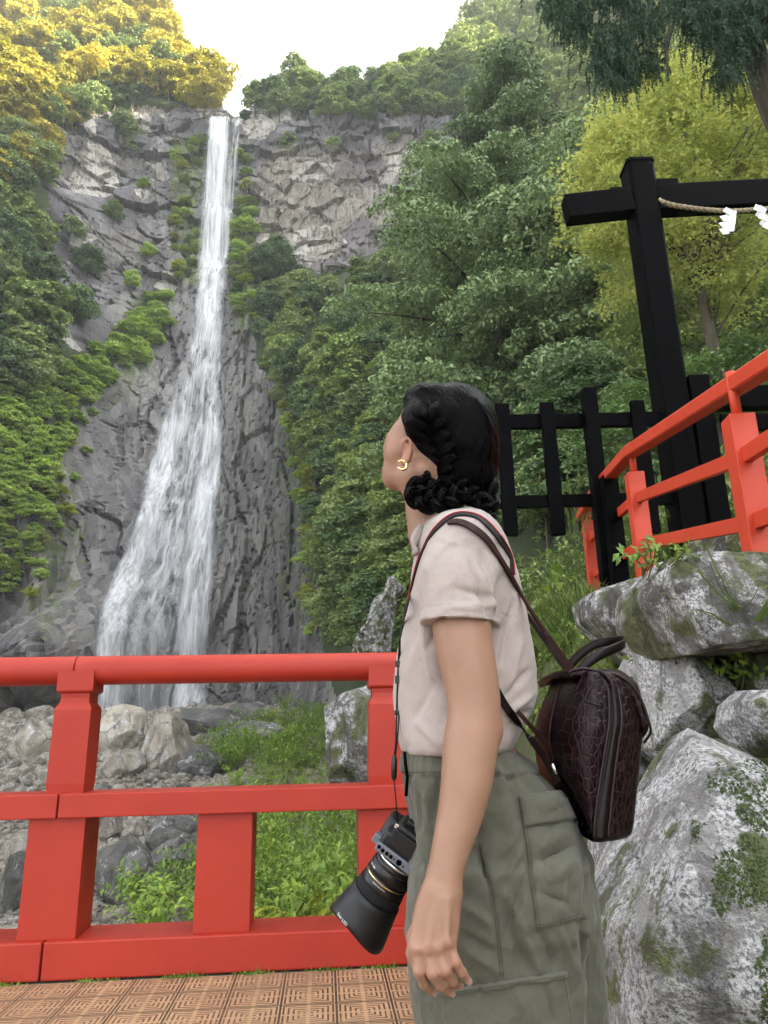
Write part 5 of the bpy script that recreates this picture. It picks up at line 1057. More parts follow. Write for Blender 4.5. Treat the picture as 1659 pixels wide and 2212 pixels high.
for k, (x, y, s, lab) in enumerate([(2.25, 6.5, 1.6, 'tall leafy shoot rising behind the black fence between two pickets'), (1.75, 6.6, 1.4, 'leafy shoot beside the thick black fence post'), (2.35, 6.15, .9, 'leafy shoot between the orange-red posts')]):
    o_ = thing('shoot', lab, 'plant', (x, y, float(bank_z(x, y))), None, LS[3]); o_.scale = (s*.35, s*.35, s*1.3); o_.rotation_euler[2] = k
for k, (u, v, rk_, sc_, pr, lab) in enumerate([(1405, 1245, 'C', 1.0, 0, 'sprig with broad leaves at the foot of the second orange-red post'), (1450, 1225, 'C', .7, 0, 'leafy sprig on the upper edge of the blocky boulder'), (1450, 1405, 'C', .9, 1, 'leaf cluster hanging under the blocky boulder'), (1475, 1430, 'D', .9, 1, 'small leaf cluster on top of the slanting rock'),
   (1600, 1400, 'F', 1.1, 2, 'grass sprout on the dark moss at the right'), (1590, 1320, 'C', 1.3, 2, 'grass sprout hanging on the blocky boulder face'), (1610, 1480, 'F', 1.0, 0, 'leafy sprout on the dark mossy rock'), (1640, 1340, 'C', 1.2, 2, 'grass sprout at the picture edge on the blocky boulder'),
   (1350, 1420, 'E', 1.0, 1, 'leafy sprig at the foot of the stone with white drips'), (1365, 1480, 'D', 1.0, 0, 'leafy sprig left of the slanting rock'), (1400, 1690, 'D', .7, 1, 'tiny leaf pair on the slanting rock above the bag edge'), (1390, 1770, 'K', 1.0, 2, 'grass blades beside the backpack bottom')]):
    d = Vector(ray(u, v)).normalized(); r0 = RK[rk_][1].ray_cast(Vector(CAM), d)
    if r0[0]: o_ = thing('sprig', lab, 'plant', r0[0], None, LT[pr]); o_.scale = (sc_,)*3; o_.rotation_euler = (R(50), 0, k)
plants([(1245, 1262), (1330, 1250), (1400, 1215), (1560, 1195), (1640, 1215), (1500, 1225), (1400, 1245), (1330, 1290), (1250, 1310)], 50, 10, LT, (.5, .9), 'weed', 'weed between the stones under the stair railing', 'weeds under the stair railing', 28, BANK_BVH, 'weed')
# creeping leaves on the big boulder's right side
acc = []; r_ = np.random.default_rng(77)
for i in range(5200):
    u = r_.uniform(1480, 1659); v = r_.uniform(1640, 2212); m = fbm(np.array([[u/60., v/60., 0.]]), 3, 5)[0]
    if m+0.0025*(u-1590) < 0.02: continue
    d = Vector(ray(u, v)).normalized(); r0 = RK['A'][1].ray_cast(Vector(CAM), d)
    if r0[0]:
        nn = np.array(r0[1]); nn = nn if nn[1] < 0 else -nn; dr = np.cross(nn, r_.normal(size=3))+nn*.35; leaf_add(acc, np.array(r0[0])-nn*.002, dr, nn+r_.normal(size=3)*.3, r_.uniform(.006, .014), r_.uniform(.003, .005))
if acc: o_ = obj('creeping_leaves', fin_leaves('creeper', acc, L_CREEP), kind='stuff'); tag(o_, 'dark creeping moss leaves on the right side of the huge boulder', 'moss')
# ------------------------------------------------------------ the person
def m_skin():
    a = N('skin'); c = a.co(); n = a.noise(c, 14, 4, 0.6); n2 = a.noise(c, 260, 3, 0.6); n3 = a.noise(c, 35, 3, 0.6)
    k = a.ramp(n, (0.3, (0.262, 0.143, 0.093)), (0.7, (0.325, 0.187, 0.127))); k = a.mix(a.ramp(n3, (0.6, 0.0), (0.75, 0.25)), k, (0.31, 0.165, 0.11))
    k = a.mix(a.math('MULTIPLY', a.attr('flush'), a.math('MULTIPLY_ADD', n3, 0.8, 0.3)), k, (0.36, 0.125, 0.085))
    s = a.pbr(k, 0.50, a.bump(a.math('MULTIPLY_ADD', n2, 0.6, n3), 0.25, 0.0012), spec=0.4, Subsurface_Weight=0.12, Subsurface_Scale=0.008)
    return a.fin(s)
M_SKIN = m_skin()
def m_cloth(name, c1, c2, rough, wsc, dist=0.0006, fold=0.003):
    a = N(name); c = a.co(); n = a.noise(c, 7, 4, 0.6); w1 = a.noise(a.map(c, (1, 1, 0.25)), wsc, 2, 0.5); w2 = a.noise(a.map(c, (0.3, 0.3, 1)), wsc, 2, 0.5); f0 = a.noise(a.map(c, (1, 1, 0.45), (0.3, 0.5, 0.2)), 13, 4, 0.55, 1.4); f1 = a.math('ABSOLUTE', a.math('SUBTRACT', a.noise(a.map(c, (1, 1, 0.6), (0.2, -0.5, 0)), 9, 3, 0.55, 1.8), 0.5)); f = a.math('MULTIPLY_ADD', f1, -1.4, f0)
    k = a.mix(a.ramp(n, (0.3, 0.0), (0.7, 1.0)), c1, c2); k = a.mix(a.ramp(w1, (0.35, 0.0), (0.65, 0.16)), k, tuple(x*.6 for x in c1))
    b1 = a.bump(a.math('ADD', w1, w2), 0.5, dist); return a.fin(a.pbr(k, rough, a.bump(f, 0.5, fold, b1), spec=0.2, Sheen_Weight=0.15))
M_SHIRT = m_cloth('pink_beige_jersey', (0.355, 0.302, 0.282), (0.40, 0.343, 0.320), 0.95, 420)
M_OLIVE = m_cloth('olive_cotton', (0.074, 0.074, 0.055), (0.108, 0.107, 0.082), 0.85, 500, 0.0005, 0.010)
def m_hair():
    a = N('black_hair'); c = a.co(); n = a.noise(a.map(c, (1, 1, 0.35)), 130, 3, 0.7, 0.6)
    return a.fin(a.pbr(a.ramp(n, (0.3, (0.0005, 0.0005, 0.0007)), (0.7, (0.0018, 0.0017, 0.0020))), 0.30, a.bump(n, 0.9, 0.002), spec=0.07))
M_HAIR = m_hair()
PY = 1.40
PO = np.array([P(985, 1600, PY)[0], PY, 0.0])
person = thing('person', 'person in a pale pink T-shirt and olive cargo trousers looking up at the waterfall', 'person', PO)
def rpx(v, Y, px): return px*mpp(v, Y)
def addmesh(name, V, F, mat, parent=person, org=PO, smooth=True): return obj(name, mk_mesh(name, V-org, F, [mat], smooth), parent)
# --- body: head, neck, arms and hands, trunk and feet as one surface
f = Field((-0.10, 0.98, 0.0) , (0.42, 1.66, 1.70), 0.0032)
def capp(f, a, b_, ra, rb, k=0.012, sub=False, flat=None): f.cap(P(*a), P(*b_), rpx(a[1], a[2], ra), rpx(b_[1], b_[2], rb), k, sub, flat)
def ellp(f, u, v, Y, ru, rv, dep, k=0.012, sub=False, M=None): f.ell(P(u, v, Y), (rpx(v, Y, ru), dep, rpx(v, Y, rv)), M, k, sub)
ellp(f, 966, 940, 1.39, 92, 100, 0.085)                 # skull
ellp(f, 897, 960, 1.405, 60, 66, 0.066, 0.02)           # face
ellp(f, 868, 978, 1.385, 40, 50, 0.045, 0.02)           # cheek
ellp(f, 913, 906, 1.41, 46, 46, 0.056, 0.02)             # brow
capp(f, (905, 1020, 1.335), (856, 1032, 1.40), 26, 24, 0.02)   # jaw
capp(f, (905, 1020, 1.49), (856, 1032, 1.42), 24, 24, 0.02)
ellp(f, 850, 1022, 1.405, 22, 28, 0.03, 0.015)
capp(f, (852, 945, 1.465), (842, 985, 1.482), 7, 11, 0.01)     # nose, on the far side
ellp(f, 846, 1008, 1.462, 10, 6, 0.014, 0.006); ellp(f, 848, 1018, 1.460, 10, 6, 0.014, 0.006)
capp(f, (935, 1040, 1.39), (958, 1170, 1.405), 58, 62, 0.03)   # neck
capp(f, (905, 1060, 1.375), (925, 1150, 1.39), 26, 40, 0.03)
# ear
eM = Matrix.Rotation(R(-12), 3, 'Y') @ Matrix.Rotation(R(38), 3, 'Z')
f.ell(P(877, 974, 1.306), (rpx(975, 1.32, 14), 0.0065, rpx(975, 1.32, 30)), eM, 0.003); f.ell(P(880, 972, 1.316), (rpx(975, 1.32, 9), 0.013, rpx(975, 1.32, 24)), eM, 0.004)
f.ell(P(871, 998, 1.306), (rpx(975, 1.32, 8), 0.006, rpx(975, 1.32, 12)), eM, 0.006)
f.ell(P(872, 972, 1.297), (rpx(975, 1.32, 6), 0.007, rpx(975, 1.32, 17)), eM, 0.003, sub=True)
for a, b_ in zip([(869, 958), (874, 947), (882, 946), (888, 956), (887, 975), (881, 992)], [(874, 947), (882, 946), (888, 956), (887, 975), (881, 992), (873, 1004)]): capp(f, (*a, 1.299), (*b_, 1.299), 3.6, 3.4, 0.004)
# trunk under the clothes
for v, u, a, d in [(1200, 1000, 85, .13), (1300, 1000, 95, .13), (1400, 1005, 110, .13), (1520, 1000, 115, .12), (1650, 1010, 115, .13)]: ellp(f, u, v, 1.40, a, 75, d, 0.04)
# near arm
ARM = [(1000, 1225, 50, 1.262), (995, 1290, 56, 1.228), (997, 1345, 63.5, 1.210), (1002, 1392, 62.5, 1.20), (1010, 1432, 61, 1.195), (1019, 1476, 58.5, 1.19), (1024, 1520, 57.5, 1.187), (1023, 1561, 58, 1.185), (1018, 1600, 60, 1.182), (1013, 1643, 58.5, 1.178), (1006, 1700, 55, 1.172), (992, 1768, 48.5, 1.165), (974, 1833, 42.5, 1.158), (960, 1893, 38.5, 1.150), (952, 1925, 38, 1.146)]
ARM = [tuple(q) for q in spl(ARM, 44)]
for a, b_ in zip(ARM[:-1], ARM[1:]): capp(f, (a[0], a[1], a[3]), (b_[0], b_[1], b_[3]), a[2]-1, b_[2]-1, 0.002)
ellp(f, 1068, 1575, 1.20, 14, 26, 0.02, 0.02)         # point of the elbow
ellp(f, 1046, 1566, 1.128, 12, 20, 0.008, 0.014, sub=True)
# far arm, hanging on the other side
for a, b_, r0, r1 in [((1010, 1215, 1.56), (1020, 1400, 1.60), 52, 46), ((1020, 1400, 1.60), (1015, 1560, 1.61), 46, 40), ((1015, 1560, 1.61), (985, 1820, 1.58), 38, 26), ((985, 1820, 1.58), (970, 1890, 1.57), 26, 32)]: capp(f, a, b_, r0, r1, 0.01)
V, F = f.mesh(); 
# --- the near hand, finer
h = Field(P(860, 2230, 1.10)-np.array([0.01, 0.06, 0.0]), P(1040, 1860, 1.15)+np.array([0.01, 0.06, 0.0]), 0.0019)
def hc(a, b_, ra, rb, k=0.006): capp(h, a, b_, ra, rb, k)
hc((960, 1893, 1.150), (952, 1925, 1.146), 38.5, 38, .004); hc((964, 1872, 1.152), (960, 1893, 1.15), 39.5, 38.5, .004)
for (u0, v0), (u1, v1), r0, r1 in [((936, 1935), (905, 2052), 22, 16), ((946, 1935), (925, 2056), 24, 17), ((958, 1935), (947, 2054), 24, 17), ((970, 1935), (969, 2042), 24, 17), ((925, 1960), (898, 2040), 18, 14)]: hc((u0, v0, 1.143), (u1, v1, 1.126), r0, r1, 0.016)
ellp(h, 942, 1992, 1.140, 46, 60, 0.017, 0.012)
FING = [[(902, 2050, 1.123, 14.5), (905, 2098, 1.116, 12.5), (916, 2124, 1.128, 11), (934, 2142, 1.142, 9)],
        [(924, 2054, 1.120, 15), (935, 2103, 1.110, 13), (953, 2128, 1.122, 11.5), (973, 2143, 1.138, 9.5)],
        [(947, 2052, 1.119, 15), (962, 2096, 1.110, 12.5), (978, 2118, 1.122, 11), (990, 2127, 1.138, 9.5)],
        [(969, 2040, 1.120, 14), (984, 2078, 1.113, 11), (998, 2100, 1.118, 9.8), (1010, 2117, 1.128, 8)]]
for fg in FING:
    for a, b_ in zip(fg[:-1], fg[1:]): hc(a[:3], b_[:3], a[3], b_[3], 0.0035)
    ellp(h, fg[0][0], fg[0][1]-2, fg[0][2]-0.004, 11, 9, 0.010, 0.006)
hc((915, 1975, 1.160), (893, 2022, 1.168), 18, 14, .012); hc((893, 2022, 1.168), (889, 2060, 1.166), 13, 11.5, .006); hc((889, 2060, 1.166), (897, 2090, 1.160), 11, 8, .005)
# tendons
for a, b_ in [((948, 1945), (925, 2040)), ((957, 1945), (946, 2040)), ((968, 1945), (967, 2030))]: hc((*a, 1.1215), (*b_, 1.1095), 3, 4, 0.010)
Vh, Fh = h.mesh(); Vh = lap(Vh, Fh, 2, 0.5)
V = lap(V, F, 7, 0.5)
# join both into one mesh: cut each at the same plane across the forearm, just above the wrist
cut = P(961, 1884, 1.15); ax = P(952, 1925, 1.146)-P(974, 1833, 1.158); ax /= np.linalg.norm(ax)
nearhand = lambda Q: (np.linalg.norm(Q-P(945, 2000, 1.14), axis=1) < 0.22) & (Q[:, 1] < 1.26)
def drop(V, F, m):
    keep = ~m[F].any(1); F = F[keep]; ids = np.unique(F); mp = np.full(len(V), -1); mp[ids] = np.arange(len(ids)); return V[ids], mp[F]
V, F = drop(V, F, ((V-cut) @ ax > 0.0015) & nearhand(V)); Vh, Fh = drop(Vh, Fh, (Vh-cut) @ ax < -0.0035)
# far hand: the same hand mirrored and moved
Vf = Vh.copy(); Vf[:, 1] = 2*1.14-Vf[:, 1]; Vf = Vf-np.array([P(952, 1925, 1.14)])+np.array([P(968, 1895, 1.57)]); Ff = Fh[:, ::-1]
V = np.concatenate([V, Vh, Vf]); F = np.concatenate([F, Fh+len(V)-len(Vh)-len(Vf), Ff+len(V)-len(Vf)])
body = addmesh('body', V, F, M_SKIN)
fl = np.zeros(len(V))
for q, rr, am in [((1066, 1580, 1.19), .030, .55), ((878, 975, 1.30), .022, .7), ((850, 985, 1.37), .035, .30), ((846, 1030, 1.39), .02, .3)]+[((fg[0][0], fg[0][1], fg[0][2]), .011, .5) for fg in FING]+[((fg[1][0], fg[1][1], fg[1][2]), .009, .45) for fg in FING]+[((fg[3][0], fg[3][1], fg[3][2]), .010, .6) for fg in FING]: fl = np.maximum(fl, am*np.exp(-(np.linalg.norm(V-P(*q), axis=1)/rr)**2))
addattr(body.data, 'flush', fl)
M_NAIL = N('fingernail'); M_NAIL = M_NAIL.fin(M_NAIL.pbr((0.38, 0.235, 0.19), 0.3))
for fg in FING:
    a, b_ = np.array(P(*fg[2][:3])), np.array(P(*fg[3][:3])); t = b_-a; t /= np.linalg.norm(t); up = np.array([0.25, -1, .1]); up -= t*(up @ t); up /= np.linalg.norm(up); s = np.cross(t, up)
    c = b_+up*rpx(fg[3][1], fg[3][2], fg[3][3])*0.80; m = MB(); g_ = np.linspace(-1, 1, 6); VV = [c+t*(0.0050*x)+s*(0.0042*y*(1-.25*(x > .8)))+up*(0.0012*(1-y*y)) for x in g_ for y in g_]
    i = np.arange(5)[:, None]*6+np.arange(5)[None]; m.add(np.array(VV)-PO, np.stack([i, i+1, i+7, i+6], -1).reshape(-1, 4)); m.build('fingernail', M_NAIL, person, smooth=True)
# eyes (turned away from this side) 
M_EYE = N('eye'); M_EYE = M_EYE.fin(M_EYE.pbr((0.02, 0.015, 0.012), 0.15))
for q in ((846, 955, 1.432), (866, 950, 1.478)):
    bm = bmesh.new(); bmesh.ops.create_uvsphere(bm, u_segments=12, v_segments=8, radius=0.009, matrix=Matrix.Translation(Vector(P(*q)-PO))); m = MB(); m.bm(bm); m.build('eye', M_EYE, person, smooth=True)
# earring
M_GOLD = N('gold_metal'); M_GOLD = M_GOLD.fin(M_GOLD.pbr((0.95, 0.72, 0.33), 0.2, Metallic=1.0))
ec = P(868, 1005, 1.297); m = MB(); an = np.linspace(R(-60), R(235), 26); er = rpx(1003, 1.31, 10.5); m.tube([ec-PO+np.array([math.sin(t)*er*.95, -math.cos(t)*0.001+0.004*math.sin(t), -math.cos(t)*er]) for t in an], np.interp(np.linspace(0, 1, 26), [0, .15, .5, .85, 1], [.0012, .0024, .0034, .0024, .0012]), 8); m.build('earring', M_GOLD, person, smooth=True)

# --- T-shirt
SR = [(1106, 958, 1030, .052), (1122, 935, 1050, .085), (1140, 914, 1063, .125), (1160, 903, 1078, .155), (1185, 897, 1091, .172), (1220, 893, 1103, .180), (1260, 889, 1114, .183), (1300, 882, 1122, .180), (1350, 868, 1134, .176), (1400, 857, 1146, .172), (1450, 850, 1154, .168), (1500, 848, 1157, .166), (1540, 850, 1148, .164), (1570, 854, 1130, .168), (1600, 859, 1114, .172), (1618, 864, 1106, .171), (1627, 869, 1098, .163)]
f = Field((-0.02, 1.10, 0.90), (0.36, 1.68, 1.50), 0.0033)
def stk(rows, Yc, f, k=0.01, n=2.3):
    zs, cx, cy, a, b_ = [], [], [], [], []
    for v, l, r, d in rows:
        p0 = P(l, v, Yc); p1 = P(r, v, Yc); pm = (p0+p1)/2; zs.append(pm[2]); cx.append(pm[0]); cy.append(Yc); a.append((p1[0]-p0[0])/2); b_.append(d)
    f.stack(zs, cx, cy, a, b_, k, n); return zs
stk(SR, PY, f)
def sleeve(f, Y0, sgn):
    capp(f, (1000, 1186, Y0), (990, 1260, Y0-sgn*.018), 62, 72, 0.05); capp(f, (990, 1260, Y0-sgn*.018), (986, 1400, Y0-sgn*.042), 76, 86, 0.03)
sleeve(f, 1.242, 1); sleeve(f, 1.558, -1)
# hems: cut the sleeves below their rims
hp = P(985, 1347, 1.21); hn = np.array([0.02, 0.10, -1.0]); hn /= np.linalg.norm(hn)
for yc in (1.205, 1.595):
    c_ = P(985, 1347, 1.21); c_ = np.array([c_[0], yc, c_[2]])
    def cutf(X, Y, Z, c_=c_):
        pl = -((X-c_[0])*0.055+(Y-c_[1])*0.0+(Z-c_[2])*1.0)        # positive below the rim
        s_ = (Y-(PY-0.167)) if c_[1] < PY else ((PY+0.167)-Y)
        return np.maximum(-pl, s_)
    f.put(cutf, (0.0, yc-0.12, c_[2]-0.14), (0.3, yc+0.12, c_[2]+0.01), 0.0006, sub=True)
V, F = f.mesh(); V = lap(V, F, 3, 0.5)
def px_of(V): q = proj(V); return q[:, 0], q[:, 1]
n = normals(V, F); u, v = px_of(V)
def fold_lines(u, v, lines):
    """soft creases along polylines given as ((u,v),(u,v)), width px, depth m (positive raises)"""
    d = np.zeros(len(u))
    for (a, b_), w_, dep in lines:
        a = np.array(a, float); b_ = np.array(b_, float); ab = b_-a; t = ((u-a[0])*ab[0]+(v-a[1])*ab[1])/(ab @ ab); tc = np.clip(t, 0, 1); dist = np.hypot(u-a[0]-tc*ab[0], v-a[1]-tc*ab[1]); d += dep*np.exp(-(dist/w_)**2)*np.sin(np.pi*np.clip(tc*.9+.05, 0, 1))**.5
    return d
near = ss(PY+0.02, PY-0.08, V[:, 1])
cr = fold_lines(u, v, [(((1062, 1340), (1020, 1215)), 7, -.006), (((1075, 1325), (1050, 1240)), 6, .005), (((1065, 1290), (985, 1270)), 7, -.0035), (((1068, 1310), (960, 1310)), 8, .003), (((1040, 1190), (1068, 1290)), 7, -.004), (((1085, 1240), (1075, 1330)), 7, -.006), (((1110, 1300), (1085, 1430)), 8, -.005), (((1125, 1380), (1100, 1490)), 9, .004), (((1140, 1450), (1095, 1500)), 8, -.005), (((1150, 1500), (1100, 1540)), 8, .005), (((1145, 1535), (1105, 1560)), 5, -.006), (((915, 1240), (905, 1330)), 7, -.003), (((905, 1380), (880, 1460)), 9, .003), (((935, 1480), (890, 1560)), 9, -.003), (((900, 1560), (950, 1610)), 8, .004), (((925, 1400), (960, 1330)), 8, -.004), (((870, 1480), (880, 1600)), 8, .0025), (((950, 1160), (1000, 1180)), 8, .002)])
w1 = fbm(np.stack([V[:, 0]*9+V[:, 2]*5, V[:, 1]*8, V[:, 2]*11-V[:, 0]*6], 1), 4, 61); w2 = np.abs(fbm(np.stack([V[:, 0]*16-V[:, 2]*9, V[:, 1]*12, V[:, 2]*10+V[:, 0]*8], 1), 3, 62))
V = V+n*(cr*near*1.4+w1*0.0055-w2*.0045*ss(1.42, 1.30, V[:, 2]))[:, None]
# rims: pull a thin hem line on the sleeve and at the waist
zr = P(985, 1347, 1.21)[2]; hem = np.exp(-((V[:, 2]-zr-0.020-(V[:, 0]-hp[0])*-0.055)/0.0014)**2)*(np.abs(V[:, 1]-PY) > .14); V = V-n*(hem*0.0016)[:, None]
addmesh('tshirt', V, F, M_SHIRT); SHIRT_BVH = BVHTree.FromPolygons(V.tolist(), F.tolist())
# collar: stand and fold round the neck
cc = [(1000, 1088), (1022, 1094), (1036, 1108), (1040, 1122)]
m = MB(); K = 40; V_ = []
for i in range(K+1):
    t = i/K*2*math.pi; cx, cy = P(962, 1128, PY)[0], PY; rx, ry = rpx(1128, PY, 62), 0.072; x = cx+rx*math.cos(t); y = cy+ry*math.sin(t); z0 = P(962, 1128, PY)[2]; z = z0+0.032*math.cos(t)-0.002
    for dz, dr in ((-0.022, 0.012), (-0.008, 0.006), (0.010, 0.001), (0.012, -0.003), (0.006, -0.004), (-0.02, 0.002)):
        V_.append([x+math.cos(t)*dr, y+math.sin(t)*dr, z+dz])
i = np.arange(K)[:, None]*6; j = np.arange(6)[None]; m.add(np.array(V_)-PO, np.stack([i+j, i+(j+1) % 6, i+6+(j+1) % 6, i+6+j], -1).reshape(-1, 4))
tp_ = [P(914, 1146, 1.34), P(903, 1158, 1.33), P(895, 1178, 1.325), P(898, 1198, 1.32)]
m.tube(np.array(spl(tp_, 8))-PO, np.linspace(.007, .004, 8), 8, flat=2.2, up=(0, 0, 1)); m.build('collar', M_SHIRT, person, smooth=True)

# --- trousers
f = Field((-0.03, 1.05, 0.02), (0.62, 1.78, 1.02), 0.0042)
TR = [(1600, 878, 1080, .145), (1622, 874, 1100, .154), (1650, 870, 1140, .166), (1690, 872, 1184, .178), (1730, 878, 1215, .186), (1790, 884, 1240, .192), (1850, 887, 1258, .195), (1910, 887, 1270, .195), (1960, 884, 1280, .19)]
stk(TR, PY, f, 0.01, 2.4)
def leg(Yc, d, rows, f):
    zs, cx, cy, a, b_ = [], [], [], [], []
    for v, l, r in rows:
        p0 = P(l, v, Yc); p1 = P(r, v, Yc); pm = (p0+p1)/2; zs.append(pm[2]); cx.append(pm[0]); a.append((p1[0]-p0[0])/2)
    zs += [0.36, 0.10]; cx += [cx[-1]+0.005, cx[-1]+0.01]; a += [a[-1], a[-1]*1.02]
    f.stack(zs, cx, [Yc]*len(zs), a, [d]*len(zs), 0.03, 2.3)
leg(1.305, .104, [(1870, 884, 1262), (1950, 879, 1270), (2050, 881, 1270), (2120, 886, 1268), (2212, 898, 1262)], f)
leg(1.505, .104, [(1870, 890, 1262), (1950, 884, 1288), (2050, 885, 1302), (2212, 905, 1312)], f)
V, F = f.mesh(); V = lap(V, F, 3, 0.5); n = normals(V, F); u, v = px_of(V); near = ss(PY+0.05, PY-0.05, V[:, 1])
zt = P(900, 1622, PY)[2]; zb = P(900, 1668, PY)[2]; th = np.arctan2(V[:, 1]-PY, V[:, 0]-PO[0]); el = (V[:, 2] > zb)
gather = vn(np.stack([th*17, V[:, 2]*4, th*0], 1), 8)*0.0035*el+(~el)*vn(np.stack([th*11, V[:, 2]*3, th*0], 1), 18)*0.006*np.exp(-(zb-V[:, 2])/0.07)
band = -0.004*np.exp(-((V[:, 2]-zb)/0.0022)**2)+0.003*el
L = [(((1053, 1870), (1071, 1998)), 4, -.003), (((1071, 1998), (1082, 2116)), 4, -.003), (((1030, 1830), (1056, 1915)), 5, -.010), (((1000, 1700), (1040, 1850)), 12, -.006),
 (((1135, 1800), (1070, 1990)), 9, .006), (((1150, 1850), (1080, 2060)), 7, -.006), (((1165, 1830), (1215, 1800)), 8, .005), (((1170, 1860), (1230, 1830)), 9, -.006), (((1180, 1900), (1240, 1860)), 9, .006), (((1170, 1930), (1225, 1950)), 8, -.005), (((1200, 1880), (1210, 1960)), 9, .005), (((1160, 1740), (1215, 1730)), 9, .004), (((900, 1700), (905, 1800)), 7, -.006), (((920, 1680), (935, 1790)), 7, .006), (((945, 1680), (930, 1850)), 7, -.006), (((905, 1800), (925, 1900)), 7, .006), (((1010, 1960), (1060, 2000)), 10, .006), (((1000, 2020), (1065, 2060)), 9, -.007), (((1010, 2060), (1080, 2100)), 9, .006), (((1100, 2010), (1140, 2090)), 9, -.006), (((1120, 1990), (1165, 2100)), 8, .006), (((1170, 2010), (1200, 2090)), 8, -.006), (((1210, 2000), (1240, 2090)), 8, .005), (((1262, 1900), (1268, 2212)), 6, -.006), (((1240, 1990), (1258, 2212)), 9, .005), (((1090, 1920), (1125, 1860)), 8, -.005), (((1085, 1850), (1130, 1780)), 9, .005), (((1110, 1660), (1150, 1710)), 9, -.004), (((1060, 1650), (1110, 1700)), 10, .003), (((1090, 1930), (1135, 2010)), 7, .004), (((1020, 2100), (1060, 2180)), 10, -.005), (((1120, 2130), (1150, 2212)), 10, .005), (((1180, 2130), (1195, 2212)), 9, -.005)]
cr = fold_lines(u, v, L)*near
w1 = fbm(np.stack([V[:, 0]*14+V[:, 2]*7, V[:, 1]*12, V[:, 2]*9-V[:, 0]*5], 1), 4, 71); w2 = np.abs(fbm(np.stack([V[:, 0]*22-V[:, 2]*10, V[:, 1]*18, V[:, 2]*15+V[:, 0]*8], 1), 3, 72))
V = V+n*(gather*1.3+band+cr*1.5+w1*0.009-w2*0.010*(~el))[:, None]
tro = addmesh('trousers', V, F, M_OLIVE); TBV = BVHTree.FromPolygons(V.tolist(), F.tolist())
PATCH_BV = []
def patch(name, poly, off, mat, lines=(), nu=46, nv=46, parent=tro, stitch=True):
    """cloth panel sewn on: a four-sided outline laid over the real surface, with its own thickness"""
    a, b_, c_, d_ = [np.array(q, float) for q in poly]; g_ = []; ok = True
    for j in range(nv):
        for i in range(nu):
            s, t = i/(nu-1), j/(nv-1); q = (a*(1-s)+b_*s)*(1-t)+(d_*(1-s)+c_*s)*t; r0 = TBV.ray_cast(Vector(CAM), Vector(ray(*q)).normalized())
            if r0[0] is None: g_.append(g_[-1] if g_ else P(q[0], q[1], 1.2)); continue
            nn = np.array(r0[1]); nn = nn if nn @ (np.array(r0[0])-CAM) < 0 else -nn; ed = min(s, 1-s, t, 1-t)*nu; o_ = off*(1-0.75*math.exp(-ed/1.2)); st = 0.0012*math.exp(-((ed-3.5)/0.8)**2)*stitch
            pk = 0.0012*math.sin((s+t)*60+3*vn(np.array([[s*6, t*6, 0.]]), 3)[0])*math.exp(-ed/4)
            g_.append(np.array(r0[0])+nn*(o_-st+pk))
    g_ = np.array(g_); G3 = g_.reshape(nv, nu, 3)
    for _ in range(2): G3[1:-1, 1:-1] = (G3[:-2, 1:-1]+G3[2:, 1:-1]+G3[1:-1, :-2]+G3[1:-1, 2:])/4*.5+G3[1:-1, 1:-1]*.5
    i = np.arange(nv-1)[:, None]*nu+np.arange(nu-1)[None]; Q = np.stack([i, i+nu, i+nu+1, i+1], -1).reshape(-1, 4)
    bd = np.concatenate([np.arange(nu), np.arange(1, nv)*nu+nu-1, (nv-1)*nu+np.arange(nu-2, -1, -1), np.arange(nv-2, 0, -1)*nu]); ctr = g_.mean(0)
    back = g_[bd]+(g_[bd]-CAM)/np.linalg.norm(g_[bd]-CAM, axis=1)[:, None]*0.012; nb = len(bd); k = np.arange(nb); Sk = np.stack([bd, bd[(k+1) % nb], len(g_)+(k+1) % nb, len(g_)+k], 1)
    PATCH_BV.append(BVHTree.FromPolygons(g_.tolist(), Q.tolist()))
    return obj(name, mk_mesh(name, np.concatenate([g_, back])-PO, np.concatenate([Q, Sk]), [mat], True), parent)
patch('cargo_pocket', [(1129, 1786), (1246, 1770), (1268, 1984), (1158, 2011)], 0.005, M_OLIVE)
patch('pocket_flap', [(1119, 1721), (1214, 1708), (1243, 1772), (1129, 1791)], 0.009, M_OLIVE, nu=40, nv=30)
patch('knee_pocket', [(948, 2140), (1222, 2097), (1262, 2420), (985, 2420)], 0.006, M_OLIVE, nu=60, nv=60)
patch('pocket_hem', [(947, 2138), (1223, 2096), (1226, 2112), (950, 2153)], 0.0095, M_OLIVE, nu=60, nv=8, stitch=False)
M_THREAD = N('olive_thread'); M_THREAD = M_THREAD.fin(M_THREAD.pbr((0.035, 0.037, 0.028), 0.9))
def stitches(pts, closed=False, dash=5.0):
    m = MB(); p = [np.array(q, float) for q in pts]
    for a, b_ in zip(p[:-1], p[1:]):
        L_ = np.hypot(*(b_-a)); n_ = int(L_/dash)
        for k in range(n_):
            qs = []
            for t in (k/n_, (k+.62)/n_):
                u_, v_ = a+(b_-a)*t; best = None
                for bv_, off in ((TBV, .0006),)+tuple((q, .0006) for q in PATCH_BV):
                    r0 = bv_.ray_cast(Vector(CAM), Vector(ray(u_, v_)).normalized())
                    if r0[0] is not None and (best is None or r0[3] < best[0]): best = (r0[3], np.array(r0[0])-np.array(ray(u_, v_))/np.linalg.norm(ray(u_, v_))*off)
                if best: qs.append(best[1]-PO)
            if len(qs) == 2: m.tube(qs, .00055, 4, cap=False)
    m.build('stitching', M_THREAD, tro)
